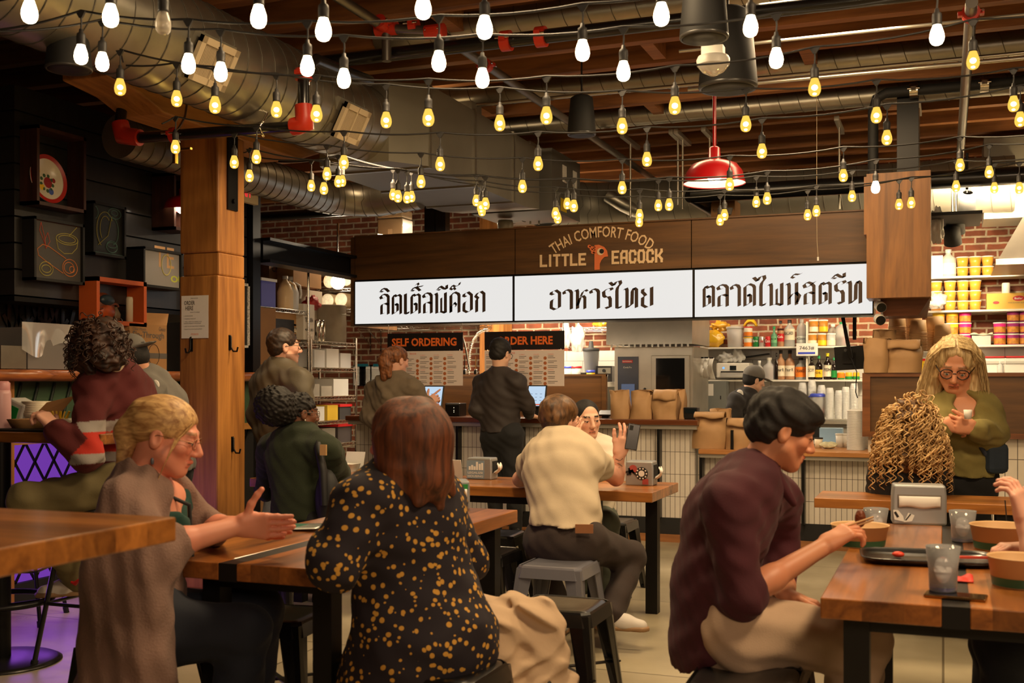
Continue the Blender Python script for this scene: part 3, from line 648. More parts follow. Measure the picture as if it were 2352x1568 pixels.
def register(yc, lab_ang):
    # rectangular grille on a saddle at the lower right flank of the round duct
    a = math.radians(lab_ang); nn = V((math.cos(a), 0, math.sin(a))); up = V((0, 0, 1)); tx = V((0, 1, 0)); ty = nn.cross(tx)
    g = thing('air_register', ('nearer' if yc < 5 else 'farther') + ' cream louvred air register on the flank of the big round duct', 'vent', V((-3.78, yc, 3.13)) + nn * .3)
    mm = Matrix((tx, ty, nn)).transposed().to_4x4(); hw, hh = .155, .115
    mb = MB(); 
    for x0, x1, y0, y1 in ((-hw, hw, -hh, -hh + .035), (-hw, hw, hh - .035, hh), (-hw, -hw + .035, -hh, hh), (hw - .035, hw, -hh, hh), (-.006, .006, -hh, hh)): mb.box(x0, x1, y0, y1, -.01, .015, mm)
    mb.build('frame', VENT, g); mb = MB()
    for k in range(22):
        x = -hw + .045 + k * (2 * hw - .09) / 21
        if abs(x) > .008: mb.box(x - .0016, x + .0016, -hh + .03, hh - .03, -.006, .006, mm)
    mb.build('louvres', VENT, g); MB().box(-hw + .02, hw - .02, -hh + .02, hh - .02, -.034, -.03, mm).build('shadow_box', M('painted_vent_shade', c(30, 24, 18), .8), g)  # dark sheet behind the louvres: the shade inside is painted as colour
    MB().box(-hw - .02, hw + .02, -hh - .01, hh + .01, -.16, -.034, mm).build('saddle', GALVD, g)
register(4.85, -27); register(6.3, -27)
rd = thing('rectangular_duct', 'long flat-sided sheet metal duct leading from the round duct back over the signs', 'duct', (-3.8, 6.85, 3.1))
def loft(mb, secs):
    vs = []
    for x0, x1, z0, z1, y in secs: vs += [(x0, y, z0), (x1, y, z0), (x1, y, z1), (x0, y, z1)]
    k = len(secs); fs = [(i * 4 + j, i * 4 + (j + 1) % 4, (i + 1) * 4 + (j + 1) % 4, (i + 1) * 4 + j) for i in range(k - 1) for j in range(4)]
    return mb.add(vs, fs + [(3, 2, 1, 0), tuple(range(4 * k - 4, 4 * k))])
loft(MB(), [(-.27, .27, -.24, .3, 0), (-.4, .40, -.22, .36, .35), (-.4, .40, -.22, .36, 1.2), (-.4, .40, -.22, .36, 2.35), (-.38, .38, -.18, .34, 2.75)]).build('body', GALVD, rd)
for y in (.36, 1.18, 2.02): MB().box(-.41, .412, y, y + .03, -.232, .372).build('flange', GALV, rd)
hv = thing('air_handler', 'grey air handler cabinet with paper labels at the end of the sheet metal duct', 'air handler', (-3.75, 9.75, 2.88))
MB().box(-.4, .4, 0, .85, .05, .62).build('cabinet', M('grey_cabinet', c(112, 110, 104), .5, .3), hv)
MB().box(.401, .404, .3, .42, .36, .52).build('label', PAPER, hv); MB().box(.401, .404, .62, .74, .36, .52).build('label', PAPER, hv); MB().box(.401, .404, .25, .42, .08, .2).build('warning_label', M('yellow_label', c(226, 190, 20), .6), hv)
MB().cyl((.4, .54, .24), (.43, .54, .24), .03, n=14).build('knob', BLACKM, hv)
q0 = V((-3.72, 10.6, 3.15))
duct('round_duct', 'grey round duct that bends from the air handler along the back of the kitchen', None, None, .25, GALVD, .16, [q0] + arc((-3.2, 10.6, 3.15), .52, (-1, 0, 0), (0, 1, 0), 0, PI / 2)[1:] + [V((.6, 11.12, 3.15))])
cv = [(1062, 432), (1105, 452), (1140, 468), (1175, 473), (1210, 468), (1240, 455), (1266, 430), (1284, 400)]
duct('round_duct', 'round duct curving up behind the blank end of the fascia', None, None, .17, GALVD, .12, [onY(a, b, 10.35) for a, b in cv])
p0 = [V((-4.95, 5.85, 2.94)), V((-4.95, 8.3, 2.94))] + arc((-4.55, 8.3, 2.94), .4, (-1, 0, 0), (0, 1, 0), 0, PI / 2, 8)[1:] + [V((-4.2, 8.72, 2.98))]
duct('round_duct', 'smaller silver spiral duct passing behind the timber post', None, None, .145, GALV, .11, p0)
for i, (z, r, a, b, lab) in enumerate(((3.72, .10, (870, 112), (2700, -80), 'nearest'), (3.7, .085, (905, 222), (2800, 60), 'middle'), (3.69, .085, (1050, 305), (2800, 170), 'farthest'))):
    Y = (6.9, 8.52, 9.62)[i]; xa = onY(a[0], a[1], Y).x; duct('branch_duct', lab + ' of the three thin silver ducts between the ceiling joists', (xa, Y, z), (5.5, Y, z), r, GALV, .16, group='branch ducts between the joists')
# sprinkler mains
def pipe(name, label, runs, r, mat=BLACKP, cat='pipe', collars=(), cmat=REDP, cname='coupling'):
    base = V(runs[0][0]); root = thing(name, label, cat, base)
    for pts in runs: MB().tube([V(q) - base for q in pts], r, 14).build('pipe', mat, root)
    for a, b in collars:
        a = V(a) - base; b = V(b) - base; x, y, d = frame(b - a); mb = MB().cyl(a, b, r * 1.45, n=16)
        mb.bar((a + b) / 2 - x * r * 2.1, (a + b) / 2 + x * r * 2.1, (b - a).length * .6, r * .7); 
        o = mb.build(cname, cmat, root); MB().cyl((a + b) / 2 - x * r * 1.85 - d * .045, (a + b) / 2 - x * r * 1.85 + d * .045, .006, n=6).build('bolt', CHROME, o)
    return root
Yp = 5.5; L0, L1 = onY(322, 316, Yp), onY(672, 291, Yp); e0, e1 = onY(282, 296, Yp), onY(697, 262, Yp)
up1 = V((e1.x, Yp, 3.12)); up0 = V((e0.x - .05, Yp + .1, 3.3))
pp = pipe('sprinkler_pipe', 'black sprinkler pipe with red elbows crossing in front of the timber post', [[L0, L1], [e1 + V((0, 0, .05)), up1, up1 + V((.02, .1, .08)), up1 + V((.02, .75, .12))], [up0, e0 + V((-.02, 0, .04))]], .033, BLACKP,
     collars=[(L0 + (L1 - L0) * .22, L0 + (L1 - L0) * .245), (up1 - V((0, 0, .06)), up1)])
for a, m_, b in ((L1, e1 + V((.01, 0, -.06)), e1 + V((0, 0, .05))), (e0 + V((-.02, 0, .04)), e0 + V((0, 0, -.04)), L0)):
    MB().tube([a - pp.location, a.lerp(m_, .5) - pp.location, m_ - pp.location, m_.lerp(b, .5) - pp.location, b - pp.location], [.05, .052, .056, .052, .05], 14).build('elbow', REDP, pp)
for t in (.27, .82):
    q = L0.lerp(L1, t) - pp.location; MB().tube([q + V((-.002, 0, -.045)), q + V((0, -.045, 0)), q + V((0, 0, .05)), q + V((0, .05, .12)), q + V((0, .1, .34))], .008, 6).build('hanger', CHROME, pp)
vq = onY(403, 318, Yp) - pp.location; MB().cyl(vq + V((0, 0, .0)), vq + V((0, 0, -.15)), .017, n=12).bar(vq + V((0, -.01, -.07)), vq + V((.12, -.01, -.07)), .02, .012).build('valve', M('brass', c(196, 150, 60), .3, 1), pp)
Ya = 6.25; A, B = onY(640, 136, Ya), onY(2420, -22, Ya); zz = onY(1180, 92, Ya).z
A = V((A.x, Ya, zz)); B = V((B.x + 2, Ya, zz)); cx = [onY(px, 90, Ya).x for px in (1163, 1243)]
pipe('sprinkler_pipe', 'long black sprinkler main with red couplings under the joists', [[A, B]], .042, BLACKP, collars=[((x - .03, Ya, zz), (x + .03, Ya, zz)) for x in cx])
# red tee cluster with steel branch toward the back
T1 = onY(888, 66, 6.15); T2 = onY(1003, 72, 6.15); z_ = T1.z
pipe('sprinkler_branch', 'steel sprinkler branch running back from the cluster of red fittings', [[T1 + V((-.14, -.9, .10)), T1], [T1, V((T2.x, 6.15, T2.z))], [T1, T1 - V((0, 0, .2))], [V((T2.x, 6.15, T2.z)), V((T2.x, 11.6, T2.z + .02))]], .03, M('grey_pipe', c(120, 116, 110), .35, .8),
     collars=[(T1 - V((.07, 0, 0)), T1 + V((.07, 0, 0))), (T1 + V((.16, 0, 0)), T1 + V((.21, 0, 0))), (T2 + V((-.07, 0, 0)), T2 + V((.05, 0, 0))), (T1 - V((0, .1, -.02)), T1 - V((0, .04, -.01))), (V((T2.x, 6.9, T2.z)), V((T2.x, 6.96, T2.z)))])
q = onY(2232, 5, 6.0); pipe('sprinkler_branch', 'steel sprinkler branch at the right running back over the walnut post cover', [[q, V((q.x, 11.5, q.z))]], .03, MATS['grey_pipe'], collars=[(V((q.x, 6.15, q.z)), V((q.x, 6.22, q.z))), (V((q.x, 11.2, q.z)), V((q.x, 11.3, q.z)))])
# thin conduits along the joists
def conduit(label, Y, a, b, r=.011, extra=None):
    A, B = onY(*a, Y), onY(*b, Y); B.z = A.z; A.y = B.y = Y
    runs = [[A, B]]
    if extra: runs += extra
    return pipe('conduit', label, runs, r, M('bright_conduit', c(190, 186, 174), .3, .9), 'conduit')
cb = onY(1063, 252, 8.2); A = onY(940, 256, 8.2)
conduit('thin steel conduit with a junction box, bending back over the kitchen', 8.2, (940, 256), (2700, 90), .013, [[cb, V((cb.x, 9.6, cb.z - .06)), V((cb.x + .03, 9.8, cb.z - .12)), V((cb.x - .1, 9.9, cb.z - .3))]])
bxq = thing('junction_box', 'small grey junction box on the conduit left of the small black speaker', 'junction box', cb)
MB().box(-.12, .12, -.1, .1, -.04, .04).build('box', GALVD, bxq); MB().box(-.125, .125, -.105, .105, -.05, -.04).build('cover', GALV, bxq)
conduit('thin steel conduit high between the joists at the right', 6.9, (1560, 118), (2600, 20), .01)
conduit('thin steel conduit behind the smoke detector', 7.4, (1580, 206), (2600, 130), .012)
yq_ = 9.25; A, B = onY(2020, 215, yq_), onY(2345, 178, yq_); B.z = A.z
pipe('drain_pipe', 'black pipe with clamp collars turning down beside the black column at the right', [[B + V((.25, .0, .08)), B, A + V((.05, 0, 0)), A + V((-.02, .02, -.03)), A + V((-.05, .05, -.12)), A + V((-.05, .05, zt2 - A.z))]], .04, BLACKM, collars=[(A.lerp(B, .22), A.lerp(B, .28)), (A.lerp(B, .72), A.lerp(B, .78))], cmat=CHROME, cname='clamp')
A, B = onY(560, 500, 10.6), onY(835, 530, 10.6)
pipe('black_pipe', 'black pipe crossing the brick wall above the steel beam at the left', [[A, V((B.x, 10.6, A.z))]], .05, BLACKP)
A = onY(1780, 436, 10.2); pipe('black_pipe', 'thick black pipe crossing behind the red pendant lamp above the fascia', [[A + V((-.75, 0, -.0)), A + V((3.4, 0, 0))], [A + V((-.75, 0, 0)), A + V((-.55, .6, -.12))]], .075, BLACKP)
q = onY(1430, 470, 10.8); pipe('steel_pipe', 'short steel pipe elbow above the restaurant name', [[q + V((-.15, 0, .1)), q, q + V((.2, .3, -.1))]], .07, GALV)
# hanging rods of strut channels
STRUT = M('strut_channel', c(196, 190, 176), .4, .8)
random.seed(11)
for (px, top, bot) in ((1158, 340, 510), (1218, 345, 515), (1238, 360, 515), (1448, 330, 500), (1557, 345, 470), (1568, 345, 480), (1630, 330, 470), (1928, 300, 480), (2006, 225, 400), (2090, 230, 395), (2110, 260, 395)):
    Y = 10.4 if px < 2000 else 9.9; a = onY(px, top, Y); b = onY(px, bot, Y)
    th = thing('hanger_rod', 'thin steel hanger rods dropping from the ceiling behind the fascia', 'hanger', V((a.x, Y, 3.66)), group='hanger rods behind the fascia')
    MB().cyl((0, 0, 0), (0, 0, b.z - 3.66), .010, n=8).build('rod', STRUT, th)
    MB().box(-.02, .02, -.3, .3, -.04, .0).build('channel', STRUT, th)

# ================================================================ lamps, speakers, detector
def speaker(label, px, py, w, d, h=1.35, tilt=0):
    k = d / FPX; r = w * k / 2; q = W(px, py, d); H = 2 * r * h
    s = thing('hanging_speaker', label, 'speaker', q)
    MB().lathe([(.001, H / 2), (r * .55, H / 2), (r * .78, H * .44), (r * .92, -H * .1), (r, -H * .46), (r * .97, -H * .5), (r * .9, -H * .5)], n=32).build('shell', BLACKM, s)
    MB().lathe([(r * .9, -H * .49), (r * .86, -H * .52), (r * .4, -H * .5), (.001, -H * .49)], n=32).build('grille', M('speaker_mesh', c(16, 16, 17), .55), s)
    MB().lathe([(r * .99, -H * .46), (r * 1.01, -H * .49), (r * .97, -H * .515), (r * .9, -H * .51)], n=32).build('rim', M('speaker_rim', c(60, 58, 56), .3), s)
    MB().cyl((0, 0, H / 2), (0, 0, 3.9 - q.z), .006, n=6).build('cable', BLACK, s); return s
speaker('small black hanging speaker between the amber bulb strings near the middle', 1336, 265, 66, 7.6)
speaker('large black hanging speaker behind the smoke detector', 1672, 112, 134, 6.0)
speaker('black hanging speaker cut off by the top of the photograph, before the large one', 1617, 12, 112, 5.0)
speaker('black hanging speaker at the upper left in front of the bolster end', 158, 108, 104, 5.1, 1.0)
def dome(label, px, pyb, w, d, stem=None):
    k = d / FPX; r = w * k / 2; q = W(px, pyb, d); s = thing('pendant_lamp', label, 'lamp', q)
    MB().lathe([(r, 0), (r * .98, .012), (r * .9, r * .38), (r * .72, r * .62), (r * .4, r * .74), (r * .2, r * .8), (r * .18, r * 1.15), (r * .12, r * 1.2), (.001, r * 1.22)], n=40).build('shade', REDL, s)
    MB().lathe([(r * .985, .006), (r * .88, r * .35), (r * .7, r * .58), (.001, r * .72)], n=40).build('white_lining', WHITE, s)
    MB().ell((0, 0, r * .28), .05, .05, .065).build('lamp_bulb', glow('pendant_bulb', (1, .84, .62, 1), 25), s)
    MB().cyl((0, 0, r * 1.2), (0, 0, 3.7 - q.z), .013, n=10).build('stem', REDL, s)
    lamp('pendant_glow', 'SPOT', q + V((0, 0, .06)), 55, (1, .78, .52), .06, target=q - V((0, 0, 1)), spot=120); return s
dome('red dome pendant lamp hanging right of the middle sign', 1641, 422, 142, 7.9)
dome('red dome pendant lamp half hidden behind the timber post', 418, 482, 82, 8.2)
sd = thing('smoke_detector', 'white smoke and strobe fixture on a steel rod under the ceiling', 'detector', W(1638, 160, 5.2))
MB().lathe([(.075, .02), (.077, .045), (.07, .06), (.001, .062)], n=28).build('base', WHITE, sd); MB().box(-.05, .05, -.03, .03, .06, .105).build('box', WHITE, sd)
MB().lathe([(.074, .02), (.05, -.01), (.015, -.028), (.001, -.03)], n=28).build('lens', clear('lens_plastic', (1, .97, .9, 1), .45), sd); MB().cyl((0, 0, .1), (0, 0, .85), .011, n=8).build('rod', GALV, sd)
MB().cyl((0, 0, .012), (0, 0, .03), .03, n=12).build('sensor', GALV, sd)
ex = thing('exit_sign', 'exit sign with red letters mostly hidden behind the timber post', 'sign', onX(552, 462, -5.0))
MB().box(-.02, .02, 0, .21, 0, .2).build('case', M('cream_case', c(206, 190, 150), .5), ex); mb = MB(); text(mb, 'EXIT', (.022, -.05, .04), (0, 1, 0), (0, 0, 1), .17, .13, .02); mb.build('lettering', M('exit_red', c(235, 50, 60), .5, emit=.8), ex)
# track spots over the right shelves
for (px, py, lab) in ((2221, 470, 'highest of the black track spotlights lighting the right shelves'), (2196, 520, 'middle black track spotlight over the right shelves'), (2188, 545, 'lowest black track spotlight over the right shelves')):
    q = onY(px, py, 10.6); s = thing('track_spotlight', lab, 'spotlight', q, group='track spotlights')
    aim = (V((.2, 11.6, 1.0)) - q).normalized(); x, y, d = frame(aim); mm = Matrix((x, y, aim)).transposed().to_4x4()
    MB().lathe([(.03, -.12), (.07, -.1), (.075, .06), (.062, .06), (.055, .02), (.001, .0)], n=20, m=mm).build('can', BLACKM, s)
    MB().lathe([(.001, .028), (.058, .028)], n=20, m=mm).build('lens', glow('spot_lens', (1, .93, .8, 1), 6), s); MB().cyl((0, 0, .04), (0, 0, .45), .012, n=8).build('arm', BLACK, s)
    lamp('track_spot', 'SPOT', q + aim * .08, 95, (1, .80, .50), .05, target=V((.25, 12.6, 1.75)), spot=95)
# grey ductwork far right and the stainless hood
for x0, x1, y, z0, z1, lab in ((onY(1735, 400, 11.8).x, onY(2000, 400, 11.8).x, 11.8, 2.95, 3.45, 'boxy grey duct above the right end of the fascia'), (.35, 2.2, 11.2, 2.85, 3.6, 'boxy grey duct at the far right under the ceiling')):
    t = thing('sheet_duct', lab, 'duct', (x0, y, z0)); MB().box(0, x1 - x0, 0, .6, 0, z1 - z0).build('body', GALVD, t); mb = MB()
    for k in range(1, 4): xx = (x1 - x0) * k / 4; mb.box(xx - .015, xx + .015, -.012, .612, -.012, z1 - z0 + .012)
    mb.build('seam', GALV, t)
q = onY(2290, 600, 10.4); hd = thing('extractor_hood', 'stainless extractor hood entering from the right edge above the shelves', 'hood', q)
MB().add([(0, 0, 0), (2, 0, 0), (2, 1.4, 0), (0, 1.4, 0), (.34, 0, .62), (2, 0, .62), (2, 1.4, .62), (.34, 1.4, .62)], [(3, 2, 1, 0), (4, 5, 6, 7), (0, 1, 5, 4), (2, 3, 7, 6), (0, 4, 7, 3), (1, 2, 6, 5)]).build('canopy', STEEL, hd)
MB().box(-.01, 2, -.01, .02, -.03, .02).build('lip', CHROME, hd)
q = onY(1876, 494, 9.3); t = thing('pull_cord', 'thin pull cord with a pale toggle hanging before the right fascia board', 'cord', q); e = onY(1879, 590, 9.3) - q; MB().tube([(0, 0, 3.66 - q.z), (0, 0, 0), e * .6 + V((-.004, 0, 0)), e], .003, 5).build('cord', M('cord_grey', c(170, 150, 120), .6), t); MB().cyl(e, e - V((0, 0, .03)), .008, n=10).build('toggle', WHITE, t)
# ================================================================ kitchen, shelves and what stands on them
YS = 12.42
def X_(px, Y): return onY(px, 800, Y).x
def mm_(px, Y): return dep(onY(px, 800, Y)) / FPX      # metres per photo pixel
GLASS = clear('clear_glass', (.96, .98, .96, 1), .72, .05)
PLAST = clear('clear_plastic', (.97, .97, .96, 1), .58, .2)
MILKY = clear('milky_plastic', (.8, .78, .73, 1), .35, .35)
def col(name, r, g, b, rough=.45, **k): return M(name, c(r, g, b), rough, **k)
# shelving behind the pickup counter
sh = thing('kitchen_shelf', 'white open shelf unit of bottles and jars behind the pickup counter', 'shelf', (0, YS, 0))
x0, x1 = X_(1614, YS), X_(1992, YS)
for z in (1.735, 1.375): MB().box(x0, x1, 0, .34, z - .018, z).build('shelf_board', WHITE, sh)
MB().box(x0 - .03, x0, 0, .34, .9, 2.0).build('side_panel', WHITE, sh)
xd = X_(1853, YS); MB().box(xd - .008, xd + .008, 0, .3, 1.375, 2.0).build('divider', WHITE, sh)
bc = thing('back_counter', 'stainless back counter under the bottle shelves', 'counter', (0, 12.05, 0))
MB().box(x0 - .1, x1 + .3, 0, .7, .915, .945).build('top', STEEL, bc); MB().box(x0 - .1, x1 + .3, .04, .7, 0, .915).build('cabinet', M('grey_cabinet_low', c(150, 146, 140), .5), bc); MB().box(x0 + .9, x0 + 1.3, .02, .045, .74, .9).build('drawer', BLACKM, bc)

def bottle(label, px, Y, z, hpx, wpx, body, cap, lab=None, neck=.34, fill=None, ftop=.6, txt=None, tcol=None, shp='b', group=None, labz=(.2, .5)):
    u = mm_(px, Y); h = hpx * u; r = wpx * u / 2; t = thing('bottle' if shp == 'b' else 'jug', label, 'bottle' if shp == 'b' else 'jug', (X_(px, Y), Y + r, z), group=group)
    sw = 1 - neck
    prof = [(.001, 0), (r * .95, .002), (r, .01), (r, h * (sw - .1)), (r * .9, h * sw), (r * .42, h * (sw + .1)), (r * .34, h * (sw + .14)), (r * .34, h * .92), (.001, h * .93)]
    MB().lathe(prof, n=16).build('body', body, t)
    MB().lathe([(r * .4, h * .88), (r * .42, h), (.001, h)], n=12).build('cap', cap, t)
    if fill: MB().lathe([(.001, .006), (r * .9, .008), (r * .93, h * ftop), (.001, h * ftop)], n=14).build('liquid', fill, t)
    if lab:
        a, b = labz; l = MB().lathe([(r * 1.012, h * a), (r * 1.012, h * b)], n=16).build('label', lab, t)
        if txt: text(MB(), txt, (-r * .8, -r * 1.03, h * (a + (b - a) * .45)), (1, 0, 0), (0, 0, 1), r * 1.6, h * (b - a) * .3, .01).build('lettering', tcol or INK, l)
    return t
def can(label, px, Y, z, hpx, wpx, body, txt=None, tcol=None, group=None):
    u = mm_(px, Y); h = hpx * u; r = wpx * u / 2; t = thing('can', label, 'can', (X_(px, Y), Y + r, z), group=group)
    MB().lathe([(.001, 0), (r * .85, 0), (r, h * .06), (r, h * .9), (r * .84, h)], n=18).build('body', body, t); MB().lathe([(r * .84, h), (r * .8, h * .985), (.001, h * .98)], n=18).build('lid', CHROME, t)
    if txt: text(MB(), txt, (-r * .85, -r * 1.02, h * .42), (1, 0, 0), (0, 0, 1), r * 1.7, h * .28, .012).build('lettering', tcol or WHITE, t)
def tub(name, label, px, Y, z, hpx, wpx, body, lid, lab=None, taper=.86, group=None, cat=None, dy=0, txt=None):
    u = mm_(px, Y); h = hpx * u; r = wpx * u / 2; t = thing(name, label, cat or name, (X_(px, Y), Y + r + dy, z), group=group)
    MB().lathe([(.001, 0), (r * taper, 0), (r * .97, h * .9), (.001, h * .9)], n=20).build('body', body, t); MB().lathe([(r * .98, h * .88), (r * 1.03, h * .9), (r * 1.03, h * .985), (r * .9, h), (.001, h * .97)], n=20).build('lid', lid, t)
    if lab: MB().lathe([(r * (taper + .02), h * .08), (r * .96, h * .6)], n=20).build('label', lab, t)
    return t
GRB = clear('green_bottle_glass', (.1, .42, .2, 1), .35); AMB = clear('amber_bottle', (.55, .24, .08, 1), .35); DKB = M('dark_bottle', c(26, 14, 10), .12)
CREAML = col('cream_label', 226, 214, 190); REDLAB = col('red_label', 196, 28, 32); YEL = col('yellow_label_bright', 238, 190, 30); GRN = col('green_label', 26, 132, 56); BLUEL = col('blue_lid', 52, 70, 190); ORL = col('orange_label', 238, 128, 26)
CAPK = M('cap_dark', c(36, 26, 22), .4); CAPG = col('cap_green', 24, 142, 84); CAPY = col('cap_yellow', 222, 204, 30); CAPW = M('cap_white', c(232, 228, 220), .4)
z1, z2, zc = 1.735, 1.375, .945; Yb = YS + .05
bottle('small green sparkling water bottle on the upper bottle shelf beside the red can', 1777, Yb, z1, 47, 15, GRB, CAPG, col('pale_green_label', 120, 190, 140), .42, txt='O')
bottle('cola bottle with a red label, upper shelf', 1792, Yb, z1, 60, 16, AMB, CAPK, REDLAB, .36, col('cola', 60, 14, 8), .7, 'Cola', WHITE)
bottle('white rum bottle with a cream label, tallest on the upper shelf', 1812, Yb, z1, 62, 24, GLASS, CAPK, CREAML, .3, txt='BACARDI', labz=(.25, .66))
bottle('clear square-shouldered spirit bottle next to the shelf divider', 1840, Yb, z1, 63, 23, GLASS, M('cap_clear', c(150, 146, 140), .3), col('silver_label', 190, 194, 188), .26, txt='Gin', labz=(.14, .38))
bottle('big clear jar with red drink and a green cap on the upper shelf', 1933, Yb, z1, 56, 30, GLASS, CAPG, None, .2, col('red_drink', 150, 36, 20), .38)
bottle('empty clear bottle behind the honey jars', 1912, Yb + .12, z1, 52, 24, GLASS, CAPW, None, .25)
for px, body, txt, tc_, lab in ((1735, col('can_green', 20, 120, 50), 'Sprite', WHITE, 'green soda can on the upper shelf'), (1748, M('can_silver', c(196, 190, 184), .3, .6), 'Coke', REDLAB, 'silver soda can between the green and the red can'), (1763, col('can_red', 200, 30, 30), 'Coca', WHITE, 'red soda can on the upper shelf')):
    can(lab, px, Yb, z1, 24, 13, body, txt, tc_)
HON = col('mustard_jar', 176, 116, 30)
for i, (px, row) in enumerate(((1865, 0), (1887, 0), (1908, 0), (1868, 1), (1890, 1))):
    lab = ('left jar of the lower row of yellow sauce jars', 'middle jar of the lower row of yellow sauce jars, with a round emblem', 'nearly empty glass jar ending the lower row of sauce jars', 'left of the two yellow sauce jars stacked on top', 'right of the two yellow sauce jars stacked on top, with an emblem')[i]
    tub('jar', lab, px, Yb, z1 + row * .147, 30, 21, HON if i != 2 else PLAST, CAPW, YEL if i in (1, 4) else CREAML, .96, 'yellow sauce jars')
tub('food_bin', 'clear square-ish food bin with red marks on the upper shelf', 1685, Yb, z1, 48, 40, PLAST, MILKY, None, .84, cat='bin')
for i, (z, lid) in enumerate(((z1, YEL), (z1 + .115, REDLAB))):
    tub('jar', ('lower' if not i else 'upper') + ' of the two small spice jars under the yellow pouch', 1717, Yb, z, 23, 20, CREAML, lid, ORL, .96, 'small spice jars')
u = mm_(1720, Yb); t = thing('pouch', 'yellow pouch lying on the spice jars', 'pouch', (X_(1722, Yb), Yb + .06, z1 + .23)); MB().grid(lambda a, b: V(((a - .5) * .13, (b - .5) * .1, .05 + .03 * math.sin(a * 3) * math.sin(b * 3.1) - .05 * (1 - math.sin(PI * a) ** .5))), 8, 8).build('pouch', YEL, t, solid=.02)
# second shelf
for px, h, w, body, cap, lab, fill, ft, txt, label, lz in (
    (1743, 44, 17, PLAST, CAPW, None, col('pale_juice', 190, 170, 150), .5, None, 'small clear plastic bottle beside the printer', (.2, .5)),
    (1765, 51, 28, PLAST, CAPW, None, col('cranberry', 150, 24, 40), .42, None, 'plastic jug of cranberry juice behind the cap of the cook', (.2, .5)),
    (1783, 62, 10, DKB, CAPK, None, None, 0, None, 'slim dark wine bottle left of the bourbon', (.2, .5)),
    (1792, 68, 20, AMB, CAPK, CREAML, col('bourbon', 90, 36, 12), .6, 'Four R', 'left bourbon bottle with a cream label and a rose', (.12, .48)),
    (1813, 68, 22, AMB, CAPK, CREAML, MATS['bourbon'], .6, 'Four R', 'right bourbon bottle with a cream label and a rose', (.12, .48)),
    (1838, 51, 25, GLASS, CAPK, ORL, None, 0, 'ORANGE', 'clear bottle with an orange fruit label', (.12, .58)),
    (1863, 52, 17, DKB, CAPK, CREAML, None, 0, 'SOY', 'soy sauce bottle with a white label, nearest the divider', (.12, .62)),
    (1880, 55, 16, DKB, CAPG, YEL, None, 0, 'OIL', 'sauce bottle with a green cap and yellow label', (.1, .42)),
    (1900, 61, 18, DKB, CAPY, CREAML, None, 0, 'FISH', 'tall sauce bottle with a bright yellow cap', (.12, .55)),
    (1915, 51, 13, DKB, CAPG, GRN, None, 0, None, 'sauce bottle with a green cap beside the monitor', (.1, .42))):
    bottle(label, px, Yb, z2, h, w, body, cap, lab, .36, fill, ft, txt, None, labz=lz)
for i, px in enumerate((1931, 1949, 1966)):
    can(('left', 'middle', 'right')[i] + ' of the three yellow and green cans under the monitor', px, Yb, z2, 17, 15, col('can_yellow_green', 226, 178, 36), None, group='yellow and green cans'); 
for i, px in enumerate((1931, 1949, 1966)):
    MB().lathe([(.0372, .004), (.0372, .036)], n=18).build('green_band', GRN, [o for o in COL.objects if o.get('label', '').startswith(('left', 'middle', 'right')[i] + ' of the three yellow and green')][0])
pr = thing('printer', 'white office printer on the second bottle shelf', 'printer', (X_(1646, YS), YS - .02, z2))
w_ = .36; MB().box(0, w_, 0, .3, .02, .185).build('body', WHITE, pr, bevel=.012); MB().box(.05, w_ - .06, -.012, .02, .03, .075).build('paper_tray', M('printer_grey', c(176, 174, 170), .4), pr); MB().box(.05, w_ - .06, -.004, .01, .08, .095).build('slot', BLACKM, pr)
MB().box(.15, .22, -.006, .0, .105, .155).build('display', M('screen_dark', c(18, 26, 30), .15), pr); MB().cyl((.08, -.006, .13), (.08, 0, .13), .012, n=14).build('power_button', glow('blue_led', (.2, .5, 1, 1), 1.2), pr)
def crumple(o, rx, ry, rz, seed, mat, name, label, cat, amp=.28):
    random.seed(seed); ph = [random.uniform(0, 6.28) for _ in range(8)]
    t = thing(name, label, cat, o)
    def f(u, v):
        a = u * 2 * PI; b = v * PI; d = V((math.cos(a) * math.sin(b), math.sin(a) * math.sin(b), -math.cos(b)))
        k = 1 + amp * (math.sin(3 * d.x + 4 * d.z + ph[0]) * math.sin(4 * d.y + 3 * d.x + ph[1]) + .5 * math.sin(9 * d.x + ph[2]) * math.sin(8 * d.z + ph[3]) + .3 * math.sin(15 * d.y + 12 * d.x + ph[4]))
        q = V((d.x * rx * k, d.y * ry * k, rz * (1 + d.z * k))); q.z = max(q.z, 0); return q
    MB().grid(f, 28, 18).build('crumpled_sheet', mat, t); return t
crumple((X_(1635, Yb), Yb + .08, z1), .125, .09, .10, 3, col('yellow_noodle_bag', 232, 182, 40, .25, coat=.5), 'plastic_bag', 'bulging yellow bag of noodles at the left end of the bottle shelf', 'bag', .12)
crumple((X_(1650, Yb), Yb + .12, z1 + .18), .10, .08, .055, 8, col('yellow_wrapper', 226, 168, 46, .25, coat=.5), 'plastic_bag', 'crumpled yellow wrapper lying over the noodle bag', 'bag', .3)
crumple((X_(1663, YS), YS + .1, z2 + .19), .085, .07, .055, 4, PLAST, 'plastic_bag', 'crumpled clear plastic bag on the left of the printer', 'bag', .3)
crumple((X_(1690, YS), YS + .12, z2 + .19), .07, .06, .075, 9, PLAST, 'plastic_bag', 'knotted clear plastic bag on the middle of the printer', 'bag', .32)
t = thing('tray', 'black tray leaning over the printer', 'tray', (X_(1725, YS), YS + .2, z2 + .26)); MB().box(-.16, .16, -.02, .12, 0, .012, Matrix.Rotation(-.14, 4, 'Y')).build('tray', BLACKM, t)
pe = thing('electrical_panel', 'grey steel electrical box under the printer shelf', 'electrical box', (X_(1622, 12.3), 12.3, 1.0)); u = mm_(1640, 12.3)
